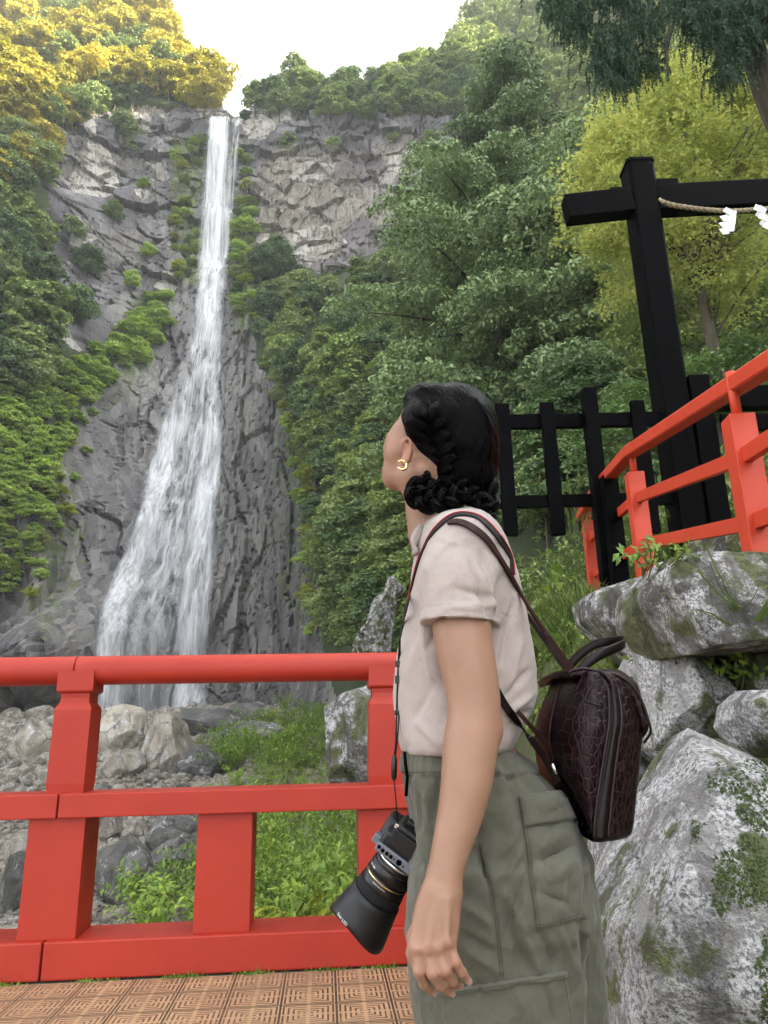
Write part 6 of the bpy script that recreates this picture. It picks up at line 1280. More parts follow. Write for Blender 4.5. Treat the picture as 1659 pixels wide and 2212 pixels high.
for ln in ([(1134, 1792), (1162, 2005), (1264, 1979)], [(1139, 1793), (1166, 1999), (1262, 1973)], [(1124, 1727), (1133, 1784), (1240, 1767)], [(951, 2148), (1224, 2107)], [(1030, 1835), (1053, 1903), (1071, 1998), (1082, 2110)], [(1035, 1835), (1059, 1903), (1077, 1998), (1088, 2110)], [(1218, 2112), (1236, 2212)], [(868, 1668), (952, 1668)]): stitches(ln)
m = MB(); m.tube(np.array([P(874, 1625, 1.245), P(876, 1650, 1.238), P(880, 1680, 1.236), P(877, 1720, 1.236)])-PO, 0.003, 6); m.build('drawstring', M_BLACK, person, smooth=True)
# shoes (below the picture)
M_SHOE = N('shoe_canvas'); M_SHOE = M_SHOE.fin(M_SHOE.pbr((0.25, 0.24, 0.22), 0.8))
for yc in (1.305, 1.505):
    f = Field((PO[0]-0.22, yc-0.08, -0.01), (PO[0]+0.16, yc+0.08, 0.20), 0.006); f.cap((PO[0]+.03, yc, .05), (PO[0]-.12, yc, .038), .043, .036, .02); f.cap((PO[0]+.05, yc, .045), (PO[0]+.04, yc, .15), .04, .04, .02)
    V_, F_ = f.mesh(); V_[:, 2] = np.maximum(V_[:, 2], 0.001); addmesh('shoe', V_, F_, M_SHOE)

# --- hair
f = Field((-0.02, 1.20, 1.34), (0.32, 1.56, 1.72), 0.0026)
ellp(f, 976, 928, 1.395, 99, 102, 0.098, 0.02); ellp(f, 990, 985, 1.39, 86, 78, 0.088, 0.03); ellp(f, 1000, 1045, 1.385, 62, 45, 0.065, 0.03)
ellp(f, 915, 874, 1.375, 44, 42, 0.066, 0.02); ellp(f, 920, 912, 1.340, 57, 50, 0.052, 0.02); ellp(f, 1035, 1050, 1.40, 36, 55, 0.05, 0.025)
# leave forehead, cheek, ear and neck side free
f.ell(P(846, 965, 1.39), (rpx(960, 1.39, 32), .10, rpx(960, 1.39, 75)), None, .008, sub=True)
f.ell(P(862, 1010, 1.29), (rpx(1000, 1.3, 50), .060, rpx(1000, 1.3, 56)), None, .006, sub=True)
V, F = f.mesh(); V = lap(V, F, 2, .5); n = normals(V, F); u, v = px_of(V)
fl = np.abs(vn(np.stack([(V[:, 2]*0.7+V[:, 0]*0.9)*150, V[:, 1]*60, V[:, 2]*20], 1), 6))
V = V+n*(-0.0016*fl+0.004*fbm(np.stack([V[:, 0]*26, V[:, 1]*26, V[:, 2]*26], 1), 3, 3))[:, None]
hair = addmesh('hair', V, F, M_HAIR); HBV = BVHTree.FromPolygons(V.tolist(), F.tolist())
def on_hair(u, v, off, Yd=1.31):
    r0 = HBV.ray_cast(Vector(CAM), Vector(ray(u, v)).normalized())
    if r0[0] is None: r1 = HBV.find_nearest(Vector(P(u, v, Yd))); return np.array(r1[0])+np.array(r1[1])*off*np.sign(np.dot(np.array(r1[1]), P(u, v, Yd)-np.array(r1[0])))*.5
    return np.array(r0[0])-np.array(ray(u, v))/np.linalg.norm(ray(u, v))*off
def strand_lock(m, a, b_, w_, r_, nst=44, bulge=0.0075, off=0.002, fixed=None):
    """a twisted lock of a braid: a spindle of many fine hairs from a to b (pixels)"""
    a = np.array(a, float); b_ = np.array(b_, float); d = b_-a; nrm = np.array([-d[1], d[0]])/np.hypot(*d)
    for k in range(nst):
        s = (k+0.5)/nst*2-1+r_.normal()*.03; w_ = w_*r_.uniform(.97, 1.035); jt = r_.normal()*.0006; pts = []
        for t in np.linspace(0, 1, 9):
            w0 = math.sin(math.pi*(0.08+0.84*t))**0.7; q = a+d*t+nrm*s*w_*w0+nrm*8*math.sin(math.pi*t)*0.6; lift = jt+bulge*w0*math.sqrt(max(0, 1-s*s*0.95))
            pts.append((on_hair(q[0], q[1], off+lift) if fixed is None else P(q[0], q[1], fixed-lift))-PO)
        m.tube(pts, np.array([.5, .8, 1, 1, 1, 1, 1, .8, .5])*r_.uniform(0.0007, 0.0014), 4, cap=False)
r_ = np.random.default_rng(9)
m = MB()
for a, b_, w_ in [((894, 868), (926, 902), 11), ((946, 868), (928, 918), 9), ((882, 903), (928, 925), 12), ((962, 905), (936, 938), 10), ((884, 928), (930, 955), 13), ((975, 935), (940, 962), 11), ((896, 955), (942, 978), 12), ((982, 960), (944, 990), 12), ((908, 975), (950, 1002), 11), ((985, 985), (945, 1012), 11), ((915, 1000), (945, 1030), 10), ((978, 1008), (932, 1036), 10), ((915, 1022), (938, 1056), 11), ((962, 1028), (925, 1058), 11)]:
    strand_lock(m, a, b_, w_, r_)
m.build('braid', M_HAIR, hair, smooth=True)
# looped lower braids
def rope_braid(path, Y, rad, n):
    m = MB(); p = spl([P(u, v, Y+dy) for u, v, dy in path], n*10)-PO; T = np.gradient(p, axis=0); T /= np.linalg.norm(T, axis=1)[:, None]; A = np.cross(T, [0, 1, 0]); A /= np.linalg.norm(A, axis=1)[:, None]; B = np.cross(T, A); ph = np.linspace(0, n*np.pi*2/3*1.5, len(p))
    for k in range(3):
        q = ph+k*2*np.pi/3; c = p+A*(np.sin(q)*rad*0.95)[:, None]+B*(np.sin(2*q)*rad*0.5)[:, None]
        for s in range(34):
            a_ = s*2.4; rr = rad*0.66*math.sqrt((s+.5)/34); ww = vn(np.stack([np.linspace(0, 5, len(p)), np.full(len(p), s*3.1), np.full(len(p), k*7.)], 1), 5)*rad*.10
            m.tube(c+(A*math.cos(a_)+B*math.sin(a_))*(rr*(0.72+0.28*np.abs(np.cos(q*1.0)))+ww)[:, None], rad*(0.10+.05*(s % 3)), 4, cap=False)
    return m
m = rope_braid([(930, 1040, -.02), (905, 1052, -.035), (897, 1068, -.04), (915, 1083, -.045), (945, 1086, -.045), (975, 1078, -.04), (1000, 1066, -.03)], 1.345, 0.0150, 4); m.build('braid', M_HAIR, hair, smooth=True)
m = rope_braid([(1000, 1058, 0), (1020, 1070, -.01), (1040, 1095, -.015), (1052, 1108, -.01), (1060, 1090, 0), (1056, 1050, .01), (1046, 1010, .02)], 1.345, 0.0130, 4); m.build('braid', M_HAIR, hair, smooth=True)
m = rope_braid([(940, 1060, 0), (975, 1050, -.01), (1010, 1062, -.01), (1035, 1085, 0)], 1.335, 0.0125, 3); m.build('braid', M_HAIR, hair, smooth=True)
# combed hairs lying on the head
m = MB()
for k in range(620):
    t = r_.random(); a0 = np.array([900+t*130+r_.normal()*4, 829+((t-.35)**2)*70+r_.uniform(2, 26)]); kind = r_.random()
    if kind < 0.55: b0 = np.array([948+r_.normal()*16+t*40, 890+t*110+r_.normal()*14]); mid = (a0+b0)/2+np.array([18+t*30, -6])
    else: b0 = np.array([1010+r_.normal()*30, 1040+r_.normal()*14]); mid = (a0+b0)/2+np.array([30+t*34, -4])
    pts = []
    for s in np.linspace(0, 1, 12):
        q = a0*(1-s)**2+2*mid*s*(1-s)+b0*s*s
        if HBV.ray_cast(Vector(CAM), Vector(ray(*q)).normalized())[0] is None: break
        pts.append(on_hair(q[0], q[1], 0.0008)-PO)
    if len(pts) > 3: m.tube(pts, r_.uniform(0.0005, 0.0010), 3, cap=False)
for k in range(110):       # stray hairs at the outline
    an = r_.uniform(-0.6, 3.4); c0 = np.array([978+95*math.cos(an), 935-104*math.sin(an)]); d = np.array([math.cos(an), -math.sin(an)]); tn = np.array([-d[1], d[0]])*r_.choice([-1, 1]); L_ = r_.uniform(10, 36)
    m.tube(spl([P(*(c0-d*8), 1.39)-PO, P(*(c0+tn*L_*.5+d*r_.uniform(1, 5)), 1.39)-PO, P(*(c0+tn*L_+d*r_.uniform(-4, 9)), 1.39)-PO], 7), 0.00022, 3, cap=False)
for k in range(60):        # wisps at temple and nape
    s = [(965, 1092), (928, 1088), (1000, 1098)][k % 3]
    a0 = np.array(s)+r_.normal(size=2)*8; d = np.array([r_.normal()*.5-(.6 if s[0] == 872 else 0), 1.0 if s[0] != 872 else .4]); L_ = r_.uniform(8, 34); m.tube(spl([P(*a0, 1.325)-PO, P(*(a0+d*L_*.5), 1.322)-PO, P(*(a0+d*L_+r_.normal(size=2)*5), 1.325)-PO], 6), 0.00022, 3, cap=False)
m.build('loose_hair', M_HAIR, hair, smooth=True)
# ------------------------------------------------------------ straps: flat bands laid over the shirt
def on_shirt(u, v, off, Yd):
    r0 = SHIRT_BVH.ray_cast(Vector(CAM), Vector(ray(u, v)).normalized())
    if r0[0] is None: return P(u, v, Yd)
    return np.array(r0[0])-np.array(ray(u, v))/np.linalg.norm(ray(u, v))*off
def band(name, path, mat, parent, org, th=0.003, off=0.0045, n=60, mats2=None, surf=True, edge=None):
    """path: (u, v, half width px, Y when off the body)"""
    p = spl(np.array(path, float), n); C_ = np.array([on_shirt(q[0], q[1], off, q[3]) if surf else P(q[0], q[1], q[3]) for q in p])
    for _ in range(3): C_[1:-1] = (C_[:-2]+2*C_[1:-1]+C_[2:])/4
    T = np.gradient(C_, axis=0); T /= np.linalg.norm(T, axis=1)[:, None]; W = []; Nn = []
    for c, t, q in zip(C_, T, p):
        o_ = c-CAM; o_ /= np.linalg.norm(o_); nn = None
        if surf:
            r0 = SHIRT_BVH.find_nearest(Vector(c)); nn = np.array(r0[1]); nn = nn if nn @ (c-np.array(r0[0])) > 0 else -nn
            if np.linalg.norm(c-np.array(r0[0])) > 0.03: nn = -o_
        else: nn = -o_
        nn = nn-t*(nn @ t); nn /= np.linalg.norm(nn); Nn.append(nn); W.append(np.cross(t, nn)*rpx(q[1], c[1], q[2]))
    W = np.array(W); Nn = np.array(Nn)
    for _ in range(4): Nn[1:-1] = (Nn[:-2]+2*Nn[1:-1]+Nn[2:])/4; W[1:-1] = (W[:-2]+2*W[1:-1]+W[2:])/4
    prof = [(-1, 0), (-.92, 1), (.92, 1), (1, 0), (.92, -1), (-.92, -1)]; V = np.stack([C_+W*a+Nn*b_*th/2 for a, b_ in prof], 1).reshape(-1, 3)-org
    i = np.arange(n-1)[:, None]*6; j = np.arange(6)[None]; F = [np.stack([i+j, i+(j+1) % 6, i+6+(j+1) % 6, i+6+j], -1).reshape(-1, 4), np.arange(6)[None, ::-1], (np.arange(6)+(n-1)*6)[None]]
    o_ = obj(name, mk_mesh(name, V, F, [mat], False), parent)
    if edge is not None:
        side, em = edge; m = MB(); m.tube(C_+W*side*0.93+Nn*th*.6-org, 0.0013, 5); m.build('edge_stitching', em, o_, smooth=True)
    return o_
M_NYLON = N('black_nylon'); M_NYLON = M_NYLON.fin(M_NYLON.pbr((0.0025, 0.0025, 0.004), 0.6, M_NYLON.bump(M_NYLON.noise(M_NYLON.co(), 700, 2), .5, .0005), spec=.35))
M_REDST = N('red_stitching'); M_REDST = M_REDST.fin(M_REDST.pbr((0.35, 0.01, 0.015), 0.6))
M_PLAS = N('black_plastic'); _n = M_PLAS.noise(M_PLAS.co(), 500, 3); M_PLAS = M_PLAS.fin(M_PLAS.pbr((0.002, 0.0022, 0.003), 0.36, M_PLAS.bump(_n, .25, .0004), spec=.5))
M_PLAM = N('matt_black_plastic'); _n = M_PLAM.noise(M_PLAM.co(), 700, 3); M_PLAM = M_PLAM.fin(M_PLAM.pbr((0.005, 0.0055, 0.0075), 0.45, M_PLAM.bump(_n, .5, .0005), spec=.45))
M_GREY = N('grey_anodised_metal'); M_GREY = M_GREY.fin(M_GREY.pbr((0.16, 0.175, 0.21), 0.42, Metallic=0.3))
M_RUB = N('ribbed_rubber'); M_RUB = M_RUB.fin(M_RUB.pbr((0.007, 0.007, 0.008), 0.75, spec=.3))
M_SILV = N('silver_metal'); M_SILV = M_SILV.fin(M_SILV.pbr((0.7, 0.7, 0.72), 0.25, Metallic=1.0))
M_WHITE = N('white_print'); M_WHITE = M_WHITE.fin(M_WHITE.pbr((0.75, 0.75, 0.75), 0.6))
M_GLASS = N('lens_glass'); M_GLASS = M_GLASS.fin(M_GLASS.pbr((0.01, 0.01, 0.03), 0.05, spec=.8))

# ------------------------------------------------------------ the camera
def ZC(x, y): return (697.6+x*.2205, 1616.5+y*.2205)
CY = 1.375
mount = P(*ZC(735, 1095), CY); front = P(*ZC(318, 1770), CY+0.035)
A_ = front-mount; LEN = np.linalg.norm(A_); A_ /= LEN
vd = P(*ZC(600, 1300), CY)-CAM; vd /= np.linalg.norm(vd)
Bp = np.cross(A_, vd); Bp /= np.linalg.norm(Bp)                # across the lens in the picture
if proj(mount+Bp*.05)[0, 0] < proj(mount)[0, 0]: Bp = -Bp
Cp = np.cross(A_, Bp); Cp = Cp if Cp @ vd < 0 else -Cp         # towards the viewer
camo = thing('digital_camera', 'black camera with a hooded lens hanging in front of the trousers', 'camera', mount)
LM = np.eye(4); LM[:3, 0] = Bp; LM[:3, 1] = Cp; LM[:3, 2] = A_
def turn(name, prof, mat, n=56, smooth=True, parent=camo, ribs=0):
    """turned part: profile of (distance along the lens, radius)"""
    a = np.linspace(0, 2*np.pi, n, endpoint=False); V = []
    for z, r in prof:
        rr = r*(1+(0.012*(np.arange(n) % 2) if ribs else 0)); V.append(np.stack([np.cos(a)*rr, np.sin(a)*rr, np.full(n, z)], 1))
    V = np.concatenate(V); i = np.arange(len(prof)-1)[:, None]*n; j = np.arange(n)[None]; m = MB()
    m.add(xf(V, LM), np.stack([i+j, i+(j+1) % n, i+n+(j+1) % n, i+n+j], -1).reshape(-1, 4)); return m.build(name, mat, parent, smooth=smooth)
s_ = LEN
turn('lens_barrel', [(-.004, .001), (-.004, .031), (0, .0335), (.004, .0345), (.0045, .0365), (.012, .0375), (.0125, .0365), (.013, .0375), (.030, .0385), (.0305, .0372), (.0312, .0372), (.0318, .0392), (.050, .0395), (.052, .0385)], M_PLAS)
turn('mount_ring', [(-.0015, .034), (-.0012, .0362), (.0028, .0362), (.0031, .034)], M_SILV)
turn('zoom_ring', [(.050, .038), (.051, .0405), (.066, .041), (.067, .0395), (.072, .0395)], M_RUB, 120, False, ribs=1)
def hood():
    n = 120; a = np.linspace(0, 2*np.pi, n, endpoint=False); e = s_*1.0
    pet = e-0.010+0.010*np.cos(2*(a-R(20)))*1.0; V = []
    rows = [(0.068, .0415), (0.069, .0445), (0.078, .0458), (.095, .0485)]
    for z, r in rows: V.append(np.stack([np.cos(a)*r, np.sin(a)*r, np.full(n, z)], 1))
    for k in np.linspace(.25, 1, 4):
        z = .095+(pet-.095)*k; r = .0485+.0072*k; V.append(np.stack([np.cos(a)*r, np.sin(a)*r, z], 1))
    V.append(np.stack([np.cos(a)*.0538, np.sin(a)*.0538, pet], 1))
    for k in np.linspace(1, 0, 4):
        z = .095+(pet-.095)*k; r = .0466+.0072*k; V.append(np.stack([np.cos(a)*r, np.sin(a)*r, z-.0005], 1))
    V.append(np.stack([np.cos(a)*.036, np.sin(a)*.036, np.full(n, .080)], 1)); m_ = len(V); V = np.concatenate(V); i = np.arange(m_-1)[:, None]*n; j = np.arange(n)[None]
    m = MB(); m.add(xf(V, LM), np.stack([i+j, i+(j+1) % n, i+n+(j+1) % n, i+n+j], -1).reshape(-1, 4)); m.build('lens_hood', M_PLAM, camo, smooth=True)
hood()
turn('front_glass', [(.082, .0005), (.081, .02), (.079, .036)], M_GLASS)
def lb(name, lo, hi, mat, bev=.003, parent=camo):
    m = MB(); m.box(lo, hi, LM, bev); return m.build(name, mat, parent)
# body: x across, y towards the viewer, z along the lens (negative = rear)
f = Field((-.075, -.09, -.085), (.080, .075, .01), .0016)
def bx(f, lo, hi, r, k=.004):
    lo = np.array(lo); hi = np.array(hi); c = (lo+hi)/2; h = (hi-lo)/2-r
    def fn(X, Y, Z):
        q = [np.abs(X-c[0])-h[0], np.abs(Y-c[1])-h[1], np.abs(Z-c[2])-h[2]]; o_ = np.sqrt(np.maximum(q[0], 0)**2+np.maximum(q[1], 0)**2+np.maximum(q[2], 0)**2); return o_+np.minimum(np.maximum(np.maximum(q[0], q[1]), q[2]), 0)-r
    f.put(fn, lo, hi, k)
bx(f, (-.042, -.080, -.042), (.052, .030, -.004), .007); bx(f, (-.030, -.045, -.062), (.050, .026, -.035), .008, .008); bx(f, (-.052, -.050, -.052), (-.030, -.006, -.012), .008, .008)
bx(f, (-.040, -.080, -.030), (.048, -.048, .012), .010, .008); bx(f, (.0, -.02, -.072), (.030, .018, -.055), .006, .006)
V, F = f.mesh(); me = mk_mesh('camera_body', xf(V, LM), F, [M_PLAM], True); obj('camera_body', me, camo)
def plate(name, lo, hi, holes, mat):
    m = MB(); m.box(lo, hi, LM, .0025); o_ = m.build(name, mat, camo)
    for hx, hz, hr in holes:
        n = 20; a = np.linspace(0, 2*np.pi, n, endpoint=False); V = np.concatenate([np.stack([hx+np.cos(a)*hr, np.full(n, hi[1]+.0004), hz+np.sin(a)*hr], 1), np.stack([hx+np.cos(a)*hr*.82, np.full(n, hi[1]+.0001), hz+np.sin(a)*hr*.82], 1)]); j = np.arange(n)
        q = MB(); q.add(xf(V, LM), [np.stack([j, (j+1) % n, n+(j+1) % n, n+j], 1), (n+j)[None]]); q.build('screw_hole', M_HOLE, o_)
    return o_
M_HOLE = N('dark_hole'); M_HOLE = M_HOLE.fin(M_HOLE.pbr((0.001, 0.001, 0.001), 0.9, spec=0.05))
plate('cage_plate', (-.043, .030, -.020), (.030, .036, -.004), [(-.037, -.013, .0032), (-.029, -.0115, .0034), (-.0205, -.0115, .0034), (-.0125, -.0115, .0034), (-.006, -.0115, .0015), (.0035, -.0115, .0050), (.0125, -.0105, .0017)], M_GREY)
plate('cage_plate', (.022, .029, -.052), (.050, .034, -.026), [(.030, -.043, .0045), (.041, -.036, .0058)], M_GREY)
lb('cage_knob', (-.055, .004, -.022), (-.042, .020, -.006), M_GREY, .002)
lb('port_cover', (-.030, .0285, -.052), (.018, .0315, -.023), M_PLAM, .002)
lb('strap_lug', (-.034, .016, -.058), (-.027, .026, -.050), M_SILV, .001)
lb('dial', (-.020, -.005, -.070), (-.004, .012, -.060), M_PLAS, .003)
turn('gold_ring', [(.0335, .0396), (.0345, .0397), (.0350, .0396)], M_GOLD)
def wrap_text(txt, name, z, ang, size, rad, flip=1):
    cu = bpy.data.curves.new(name, 'FONT'); cu.body = txt; cu.size = size; cu.align_x = 'CENTER'; cu.align_y = 'CENTER'; to = bpy.data.objects.new('tmp', cu); C.objects.link(to); bpy.context.view_layer.update()
    me = bpy.data.meshes.new_from_object(to.evaluated_get(bpy.context.evaluated_depsgraph_get())); V = np.array([v.co[:] for v in me.vertices]); bpy.data.objects.remove(to)
    for i, (x, y, _) in enumerate(V):
        a = R(ang)-flip*x/rad; q = np.array([math.cos(a)*(rad), math.sin(a)*(rad), z+flip*y]); me.vertices[i].co = (LM[:3, :3] @ q)
    me.materials.clear(); me.materials.append(M_WHITE); obj(name, me, camo)
wrap_text('EW-73D', 'hood_lettering', s_-.024, 118, .0072, .0566, 1); wrap_text('AF MF', 'switch_lettering', .022, 140, .006, .0392, 1); wrap_text('0.35m/1.15ft MACRO', 'scale_lettering', .040, 95, .0028, .0398, 1)
# neck strap of the camera
band('neck_strap', [(1107, 1240, 9, 1.30), (1104, 1205, 9, 1.30), (1085, 1172, 9.5, 1.31), (1062, 1142, 9, 1.32), (1035, 1118, 8.5, 1.32), (1003, 1110, 8.5, 1.31), (975, 1115, 8, 1.30), (952, 1132, 7, 1.29), (932, 1154, 5.5, 1.285), (916, 1184, 4.5, 1.285), (902, 1218, 4.2, 1.285), (891, 1262, 4.2, 1.285), (882, 1298, 4.2, 1.285)], M_NYLON, camo, mount, off=.006, n=90, edge=(1, M_REDST))
band('strap_tab', [(882, 1294, 5, 1.285), (874, 1330, 5.2, 1.29), (867, 1370, 5, 1.295), (863, 1386, 2, 1.30)], M_PLAM, camo, mount, off=.009, n=20)
m = MB(); cordp = [(864, 1380, 1.295), (861, 1420, 1.30), (859, 1470, 1.305), (857, 1530, 1.31), (855, 1600, 1.315), (852, 1640, 1.32)]
def cordpt(u, v, Y): q = on_shirt(u, v, .010, Y); return q if q[1] < Y+.06 else P(u, v, Y)
cp_ = spl([cordpt(*q) for q in cordp], 40)-mount; m.tube(cp_, .0016, 6); m.tube(cp_+np.array([.0045, 0, 0])*np.sin(np.linspace(0, np.pi, 40))[:, None], .0014, 6); m.build('strap_cord', M_NYLON, camo, smooth=True)
for vv, hh in ((1434, 8), (1468, 10), (1540, 6)):
    c = cordpt(860-(vv-1434)*.02, vv, 1.302)-mount; b = MB(); b.box(c-[.005, .003, hh*.0007], c+[.005, .003, hh*.0007], None, .0015); b.build('strap_buckle', M_PLAS, camo)
cl0, cl1 = P(852, 1640, 1.32)-mount, P(851, 1680, 1.322)-mount
m = MB(); m.tube([cl0+(cl0-cl1)*.25, cl0, (cl0+cl1)/2, cl1, cl1+(cl1-cl0)*.18], [.004, .0078, .0084, .0078, .0025], 14, flat=.6); m.build('strap_clip', M_PLAS, camo, smooth=True)
lug = LM[:3, :3] @ np.array([-.030, .022, -.056]); m = MB(); m.tube([cl1, (cl1*.6+lug*.4), lug], .0013, 6); m.build('strap_cord', M_NYLON, camo, smooth=True)

# ------------------------------------------------------------ the backpack
def m_croc():
    a = N('embossed_leather'); c = a.co(); at = a.attr('side'); v1 = a.vor(a.map(c, (1.1, 1, 0.62), (0, R(12), 0)), 95, 'DISTANCE_TO_EDGE', 0.8); v2 = a.vor(a.map(c, (0.6, 1, 1.0), (0, R(-14), 0)), 48, 'DISTANCE_TO_EDGE', 0.5)
    h1 = a.ramp(v1.outputs[0], (0.0, 0.0), (0.12, 1.0)); h2 = a.ramp(v2.outputs[0], (0.0, 0.0), (0.07, 1.0)); h = a.mix(at, h2, h1); n = a.noise(c, 90, 3, .6)
    k = a.mix(h, (0.030, 0.014, 0.018), a.ramp(n, (0.3, (0.0045, 0.0014, 0.0022)), (0.7, (0.009, 0.0026, 0.0038))))
    return a.fin(a.pbr(k, a.math('MULTIPLY_ADD', n, .15, .30), a.bump(a.math('MULTIPLY_ADD', n, .06, h), .5, .0014), spec=.18))
M_CROC = m_croc()
def m_leather(name, col, rough):
    a = N(name); n = a.noise(a.co(), 120, 3, .6); return a.fin(a.pbr(col, a.math('MULTIPLY_ADD', n, .15, rough), a.bump(n, .3, .0008), spec=.25))
M_LEA = m_leather('dark_leather', (0.006, 0.0018, 0.0026), .30); M_PIP = m_leather('piping_leather', (0.02, 0.011, 0.013), .25); M_EDGE = m_leather('red_brown_edge', (0.022, 0.006, 0.005), .4)
BPO = P(1290, 1810, 1.36); bag = thing('backpack', 'dark burgundy crocodile-pattern leather backpack hanging low on the back of the person', 'backpack', BPO)
BR = [(1452, 1232, 1290, 1312, 1350), (1470, 1218, 1308, 1330, 1372), (1492, 1206, 1314, 1336, 1381), (1521, 1196, 1316, 1341, 1384), (1561, 1187, 1316, 1344, 1387), (1601, 1184, 1310, 1337, 1386), (1662, 1197, 1300, 1329, 1381), (1722, 1228, 1291, 1322, 1375), (1765, 1252, 1286, 1318, 1371), (1792, 1266, 1283, 1315, 1368), (1812, 1279, 1284, 1314, 1362)]
YA, YB, YC_, YD_ = 1.335, 1.268, 1.235, 1.230
vs = np.linspace(1452, 1812, 60); arr = np.array(BR, float); U = [np.interp(vs, arr[:, 0], arr[:, k]) for k in range(1, 5)]; V = []; side = []
for k in range(4):
    for _ in range(3): U[k][1:-1] = (U[k][:-2]+2*U[k][1:-1]+U[k][2:])/4
for v, l, p1, p2, r in zip(vs, *U):
    tt = (v-1452)/360; bul = math.sin(math.pi*min(1, tt*1.02))**.6*.014; w_ = 0.86+.14*min(1, tt*3)
    yc = 1.395; near = lambda y: yc-(yc-y)*w_
    pts = [(l, near(YA)), (l+(p1-l)*.3, near(YB-bul*.6)), (l+(p1-l)*.65, near(YC_-bul*.5)), (p1, near(YC_)), (p1+(p2-p1)*.5, near(YD_-.002)), (p2, near(YD_+.004)), (p2+(r-p2)*.55, near(YD_+.022)), (r, near(YD_+.075))]
    X = [P(u, v, y) for u, y in pts]; z = X[3][2]; X = [np.array([q[0], q[1], z]) for q in X]
    far = [np.array([q[0], 2*yc-q[1], z]) for q in X[::-1]]; ring = np.array(X+far); V.append(ring)
V = np.array(V); nr = V.shape[1]
# close the bottom and top with shrunken rings
bot = V[-1].copy(); bot = bot.mean(0)+(bot-bot.mean(0))*.92; bot[:, 2] -= .006; top = V[0].mean(0)+(V[0]-V[0].mean(0))*.9; top[:, 2] += .006
V = np.concatenate([top[None], V, bot[None]]); R2 = []
for ring in V:                       # finer ring for smooth shading
    cl = np.concatenate([ring[-2:], ring, ring[:2]]); q = spl(cl, (nr+3)*6+1)[12:12+nr*6]; R2.append(q)
V = np.array(R2); nn_ = V.shape[1]; V2 = V.reshape(-1, 3)
cre = fbm(V2*np.array([18, 18, 10]), 3, 5)*.003; ctr = V.mean(1, keepdims=True); dv = (V-ctr).reshape(-1, 3); dv[:, 2] = 0; dv /= np.linalg.norm(dv, axis=1)[:, None]+1e-9; V2 = V2+dv*cre[:, None]
i = np.arange(len(V)-1)[:, None]*nn_; j = np.arange(nn_)[None]; Fq = np.stack([i+j, i+nn_+j, i+nn_+(j+1) % nn_, i+(j+1) % nn_], -1).reshape(-1, 4)
me = mk_mesh('bag_body', V2-BPO, [Fq, np.arange(nn_)[None], (np.arange(nn_)+(len(V)-1)*nn_)[None, ::-1]], [M_CROC], True)
sd_ = np.tile((np.arange(nn_)/6.0 > 1.4)*1.0, len(V)); addattr(me, 'side', sd_); obj('bag_body', me, bag); BAGBV = BVHTree.FromPolygons(V2.tolist(), Fq.tolist())
def on_bag(u, v, off, Yd=1.23):
    r0 = BAGBV.ray_cast(Vector(CAM), Vector(ray(u, v)).normalized())
    return P(u, v, Yd) if r0[0] is None else np.array(r0[0])-np.array(ray(u, v))/np.linalg.norm(ray(u, v))*off
# gusset strip and its two lines of piping
def strip(name, rows, mat, off=.003):
    g_ = []
    for v, a, b_ in rows:
        for t in np.linspace(0, 1, 7): g_.append(on_bag(a+(b_-a)*t, v, off)-BPO)
    g_ = np.array(g_); k = len(rows); i = np.arange(k-1)[:, None]*7+np.arange(6)[None]; return obj(name, mk_mesh(name, g_, np.stack([i, i+7, i+8, i+1], -1).reshape(-1, 4), [mat], True), bag)
vv = np.linspace(1490, 1808, 30); strip('gusset_strip', [(v, np.interp(v, arr[:, 0], arr[:, 2])+1, np.interp(v, arr[:, 0], arr[:, 3])-1) for v in vv], M_LEA)
for k in (2, 3):
    m = MB(); m.tube(spl([on_bag(np.interp(v, arr[:, 0], arr[:, k]), v, .003)-BPO for v in np.linspace(1488, 1808, 16)], 60), .0022, 8); m.build('piping', M_PIP, bag, smooth=True)
m = MB(); m.tube(spl([on_bag(np.interp(v, arr[:, 0], arr[:, 1])+2, v, .001, 1.33)-BPO for v in np.linspace(1470, 1800, 16)], 60), .0035, 8); m.build('piping', M_EDGE, bag, smooth=True)
# strap anchor patch and the pleat beside it
def outline(name, pts, mat, off=.0035, r=.0012, fill=None):
    m = MB(); m.tube([on_bag(u, v, off)-BPO for u, v in spl([(a, b_, 0) for a, b_ in pts], 30)[:, :2]], r, 6); return m.build(name, mat, bag, smooth=True)
outline('anchor_patch', [(1217, 1476), (1240, 1490), (1246, 1488), (1258, 1462), (1256, 1456)], M_PIP)
outline('pleat', [(1295, 1455), (1280, 1482), (1264, 1510), (1284, 1520), (1300, 1526)], M_PIP)
# flap
fp = spl([(q[0], q[1], 0) for q in [(1228, 1452), (1240, 1447), (1262, 1444), (1296, 1450), (1332, 1457), (1364, 1479), (1386, 1513), (1402, 1560), (1405, 1583), (1392, 1604)]], 40)[:, :2]; V = []
ctrl = [P(u, v, 1.30) for u, v in fp]; K = len(fp)
for s_i, (u, v) in enumerate(fp):
    c = np.array(P(u, v, 1.262)); prev = ctrl[max(0, s_i-1)]; nx_ = ctrl[min(K-1, s_i+1)]; t = nx_-prev; nrm = np.array([-t[2], 0, t[0]]); nrm /= np.linalg.norm(nrm); nrm = nrm if nrm[2] > 0 or nrm[0] > 0 else -nrm
    f_ = s_i/(K-1); y0 = 1.262+.03*max(0, f_-.80)/.2; y1 = 2*1.395-y0
    for w_, dn in ((0, -.010), (0, 0), (.04, .004), (.25, .008), (.5, .009), (.75, .008), (.96, .004), (1, 0), (1, -.010), (.5, -.0)):
        V.append([c[0]+nrm[0]*(dn-.002), y0+(y1-y0)*w_, c[2]+nrm[2]*(dn-.002)])
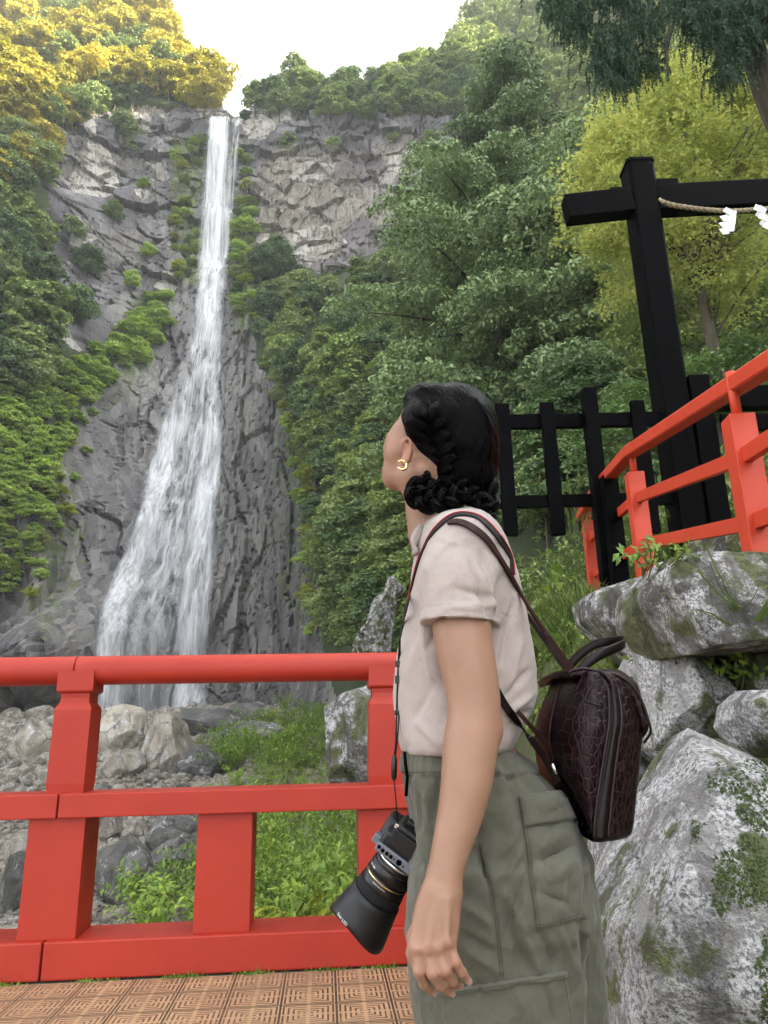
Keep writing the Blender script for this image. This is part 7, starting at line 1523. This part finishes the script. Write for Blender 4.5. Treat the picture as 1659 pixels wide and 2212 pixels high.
V = np.array(V)-BPO; i = np.arange(K-1)[:, None]*10; j = np.arange(10)[None]; me = mk_mesh('flap', V, [np.stack([i+j, i+(j+1) % 10, i+10+(j+1) % 10, i+10+j], -1).reshape(-1, 4), np.arange(10)[None, ::-1], (np.arange(10)+(K-1)*10)[None]], [M_CROC], True); addattr(me, 'side', np.ones(len(V))); fl_ = obj('flap', me, bag)
m = MB(); m.tube([P(u, v, 1.262+.03*max(0, k/(K-1)-.80)/.2)-BPO for k, (u, v) in enumerate(fp)], .0022, 8); m.build('piping', M_PIP, fl_, smooth=True)
# carrying handle
hp_ = spl(np.array([P(1250, 1452, 1.32), P(1272, 1430, 1.318), P(1300, 1412, 1.32), P(1330, 1400, 1.332), P(1347, 1391, 1.355), P(1347, 1384, 1.40), P(1325, 1384, 1.44), P(1288, 1391, 1.46), P(1255, 1412, 1.47), P(1232, 1436, 1.475)]), 60)-BPO
T = np.gradient(hp_, axis=0); T /= np.linalg.norm(T, axis=1)[:, None]; up_ = np.array([0.1, 0, 1.0]); Wd = np.cross(np.cross(T, up_), T); Wd /= np.linalg.norm(Wd, axis=1)[:, None]; Nn = np.cross(T, Wd)
V = np.stack([hp_+Wd*a*.0085+Nn*b_*.0018 for a, b_ in ((-1, 0), (-.8, 1), (.8, 1), (1, 0), (.8, -1), (-.8, -1))], 1).reshape(-1, 3); i = np.arange(59)[:, None]*6; j = np.arange(6)[None]
obj('handle', mk_mesh('handle', V, [np.stack([i+j, i+(j+1) % 6, i+6+(j+1) % 6, i+6+j], -1).reshape(-1, 4), np.arange(6)[None, ::-1], (np.arange(6)+59*6)[None]], [M_LEA], True), bag)
# shoulder straps
band('shoulder_strap', [(968, 1128, 6, 1.27), (992, 1127, 7.5, 1.26), (1022, 1140, 8, 1.25), (1052, 1165, 8, 1.24), (1074, 1196, 7.5, 1.24), (1096, 1232, 7, 1.24), (1119, 1272, 6.5, 1.25), (1160, 1340, 6, 1.27), (1196, 1393, 6.5, 1.28), (1236, 1450, 8, 1.285)], M_EDGE, bag, BPO, .0045, .008, 80)
band('shoulder_strap', [(1113, 1290, 4.5, 1.46), (1143, 1335, 5, 1.44), (1177, 1383, 5, 1.42), (1208, 1426, 6, 1.36), (1226, 1448, 6, 1.33)], M_LEA, bag, BPO, .004, .006, 40, surf=False)
band('lower_strap', [(1072, 1490, 9, 1.235), (1090, 1522, 9, 1.235), (1118, 1560, 9, 1.24), (1150, 1600, 8, 1.255), (1180, 1642, 8, 1.27), (1205, 1690, 8, 1.28)], M_LEA, bag, BPO, .004, .012, 40)
band('lower_strap', [(1100, 1515, 5, 1.262), (1130, 1550, 5, 1.262), (1165, 1590, 5, 1.275), (1190, 1622, 5, 1.29)], M_EDGE, bag, BPO, .004, .010, 30, surf=False)
m = MB(); m.tube([P(1192, 1650, 1.262)-BPO, P(1203, 1672, 1.262)-BPO], .0035, 8); m.build('strap_buckle', M_SILV, bag, smooth=True)

# ------------------------------------------------------------ air
m = MB(); m.box((-700, -650, -4.6), (900, 900, 625)); M_AIR = bpy.data.materials.new('haze'); M_AIR.use_nodes = True; _t = M_AIR.node_tree; _t.nodes.clear()
_o = _t.nodes.new('ShaderNodeOutputMaterial'); _p = _t.nodes.new('ShaderNodeVolumePrincipled'); _p.inputs['Color'].default_value = (0.96, 0.98, 1.0, 1); _p.inputs['Density'].default_value = HAZE; _p.inputs['Anisotropy'].default_value = 0.2
_t.links.new(_p.outputs[0], _o.inputs['Volume']); m.build('haze', M_AIR, kind='stuff')['label'] = 'thin pale haze filling the gorge'
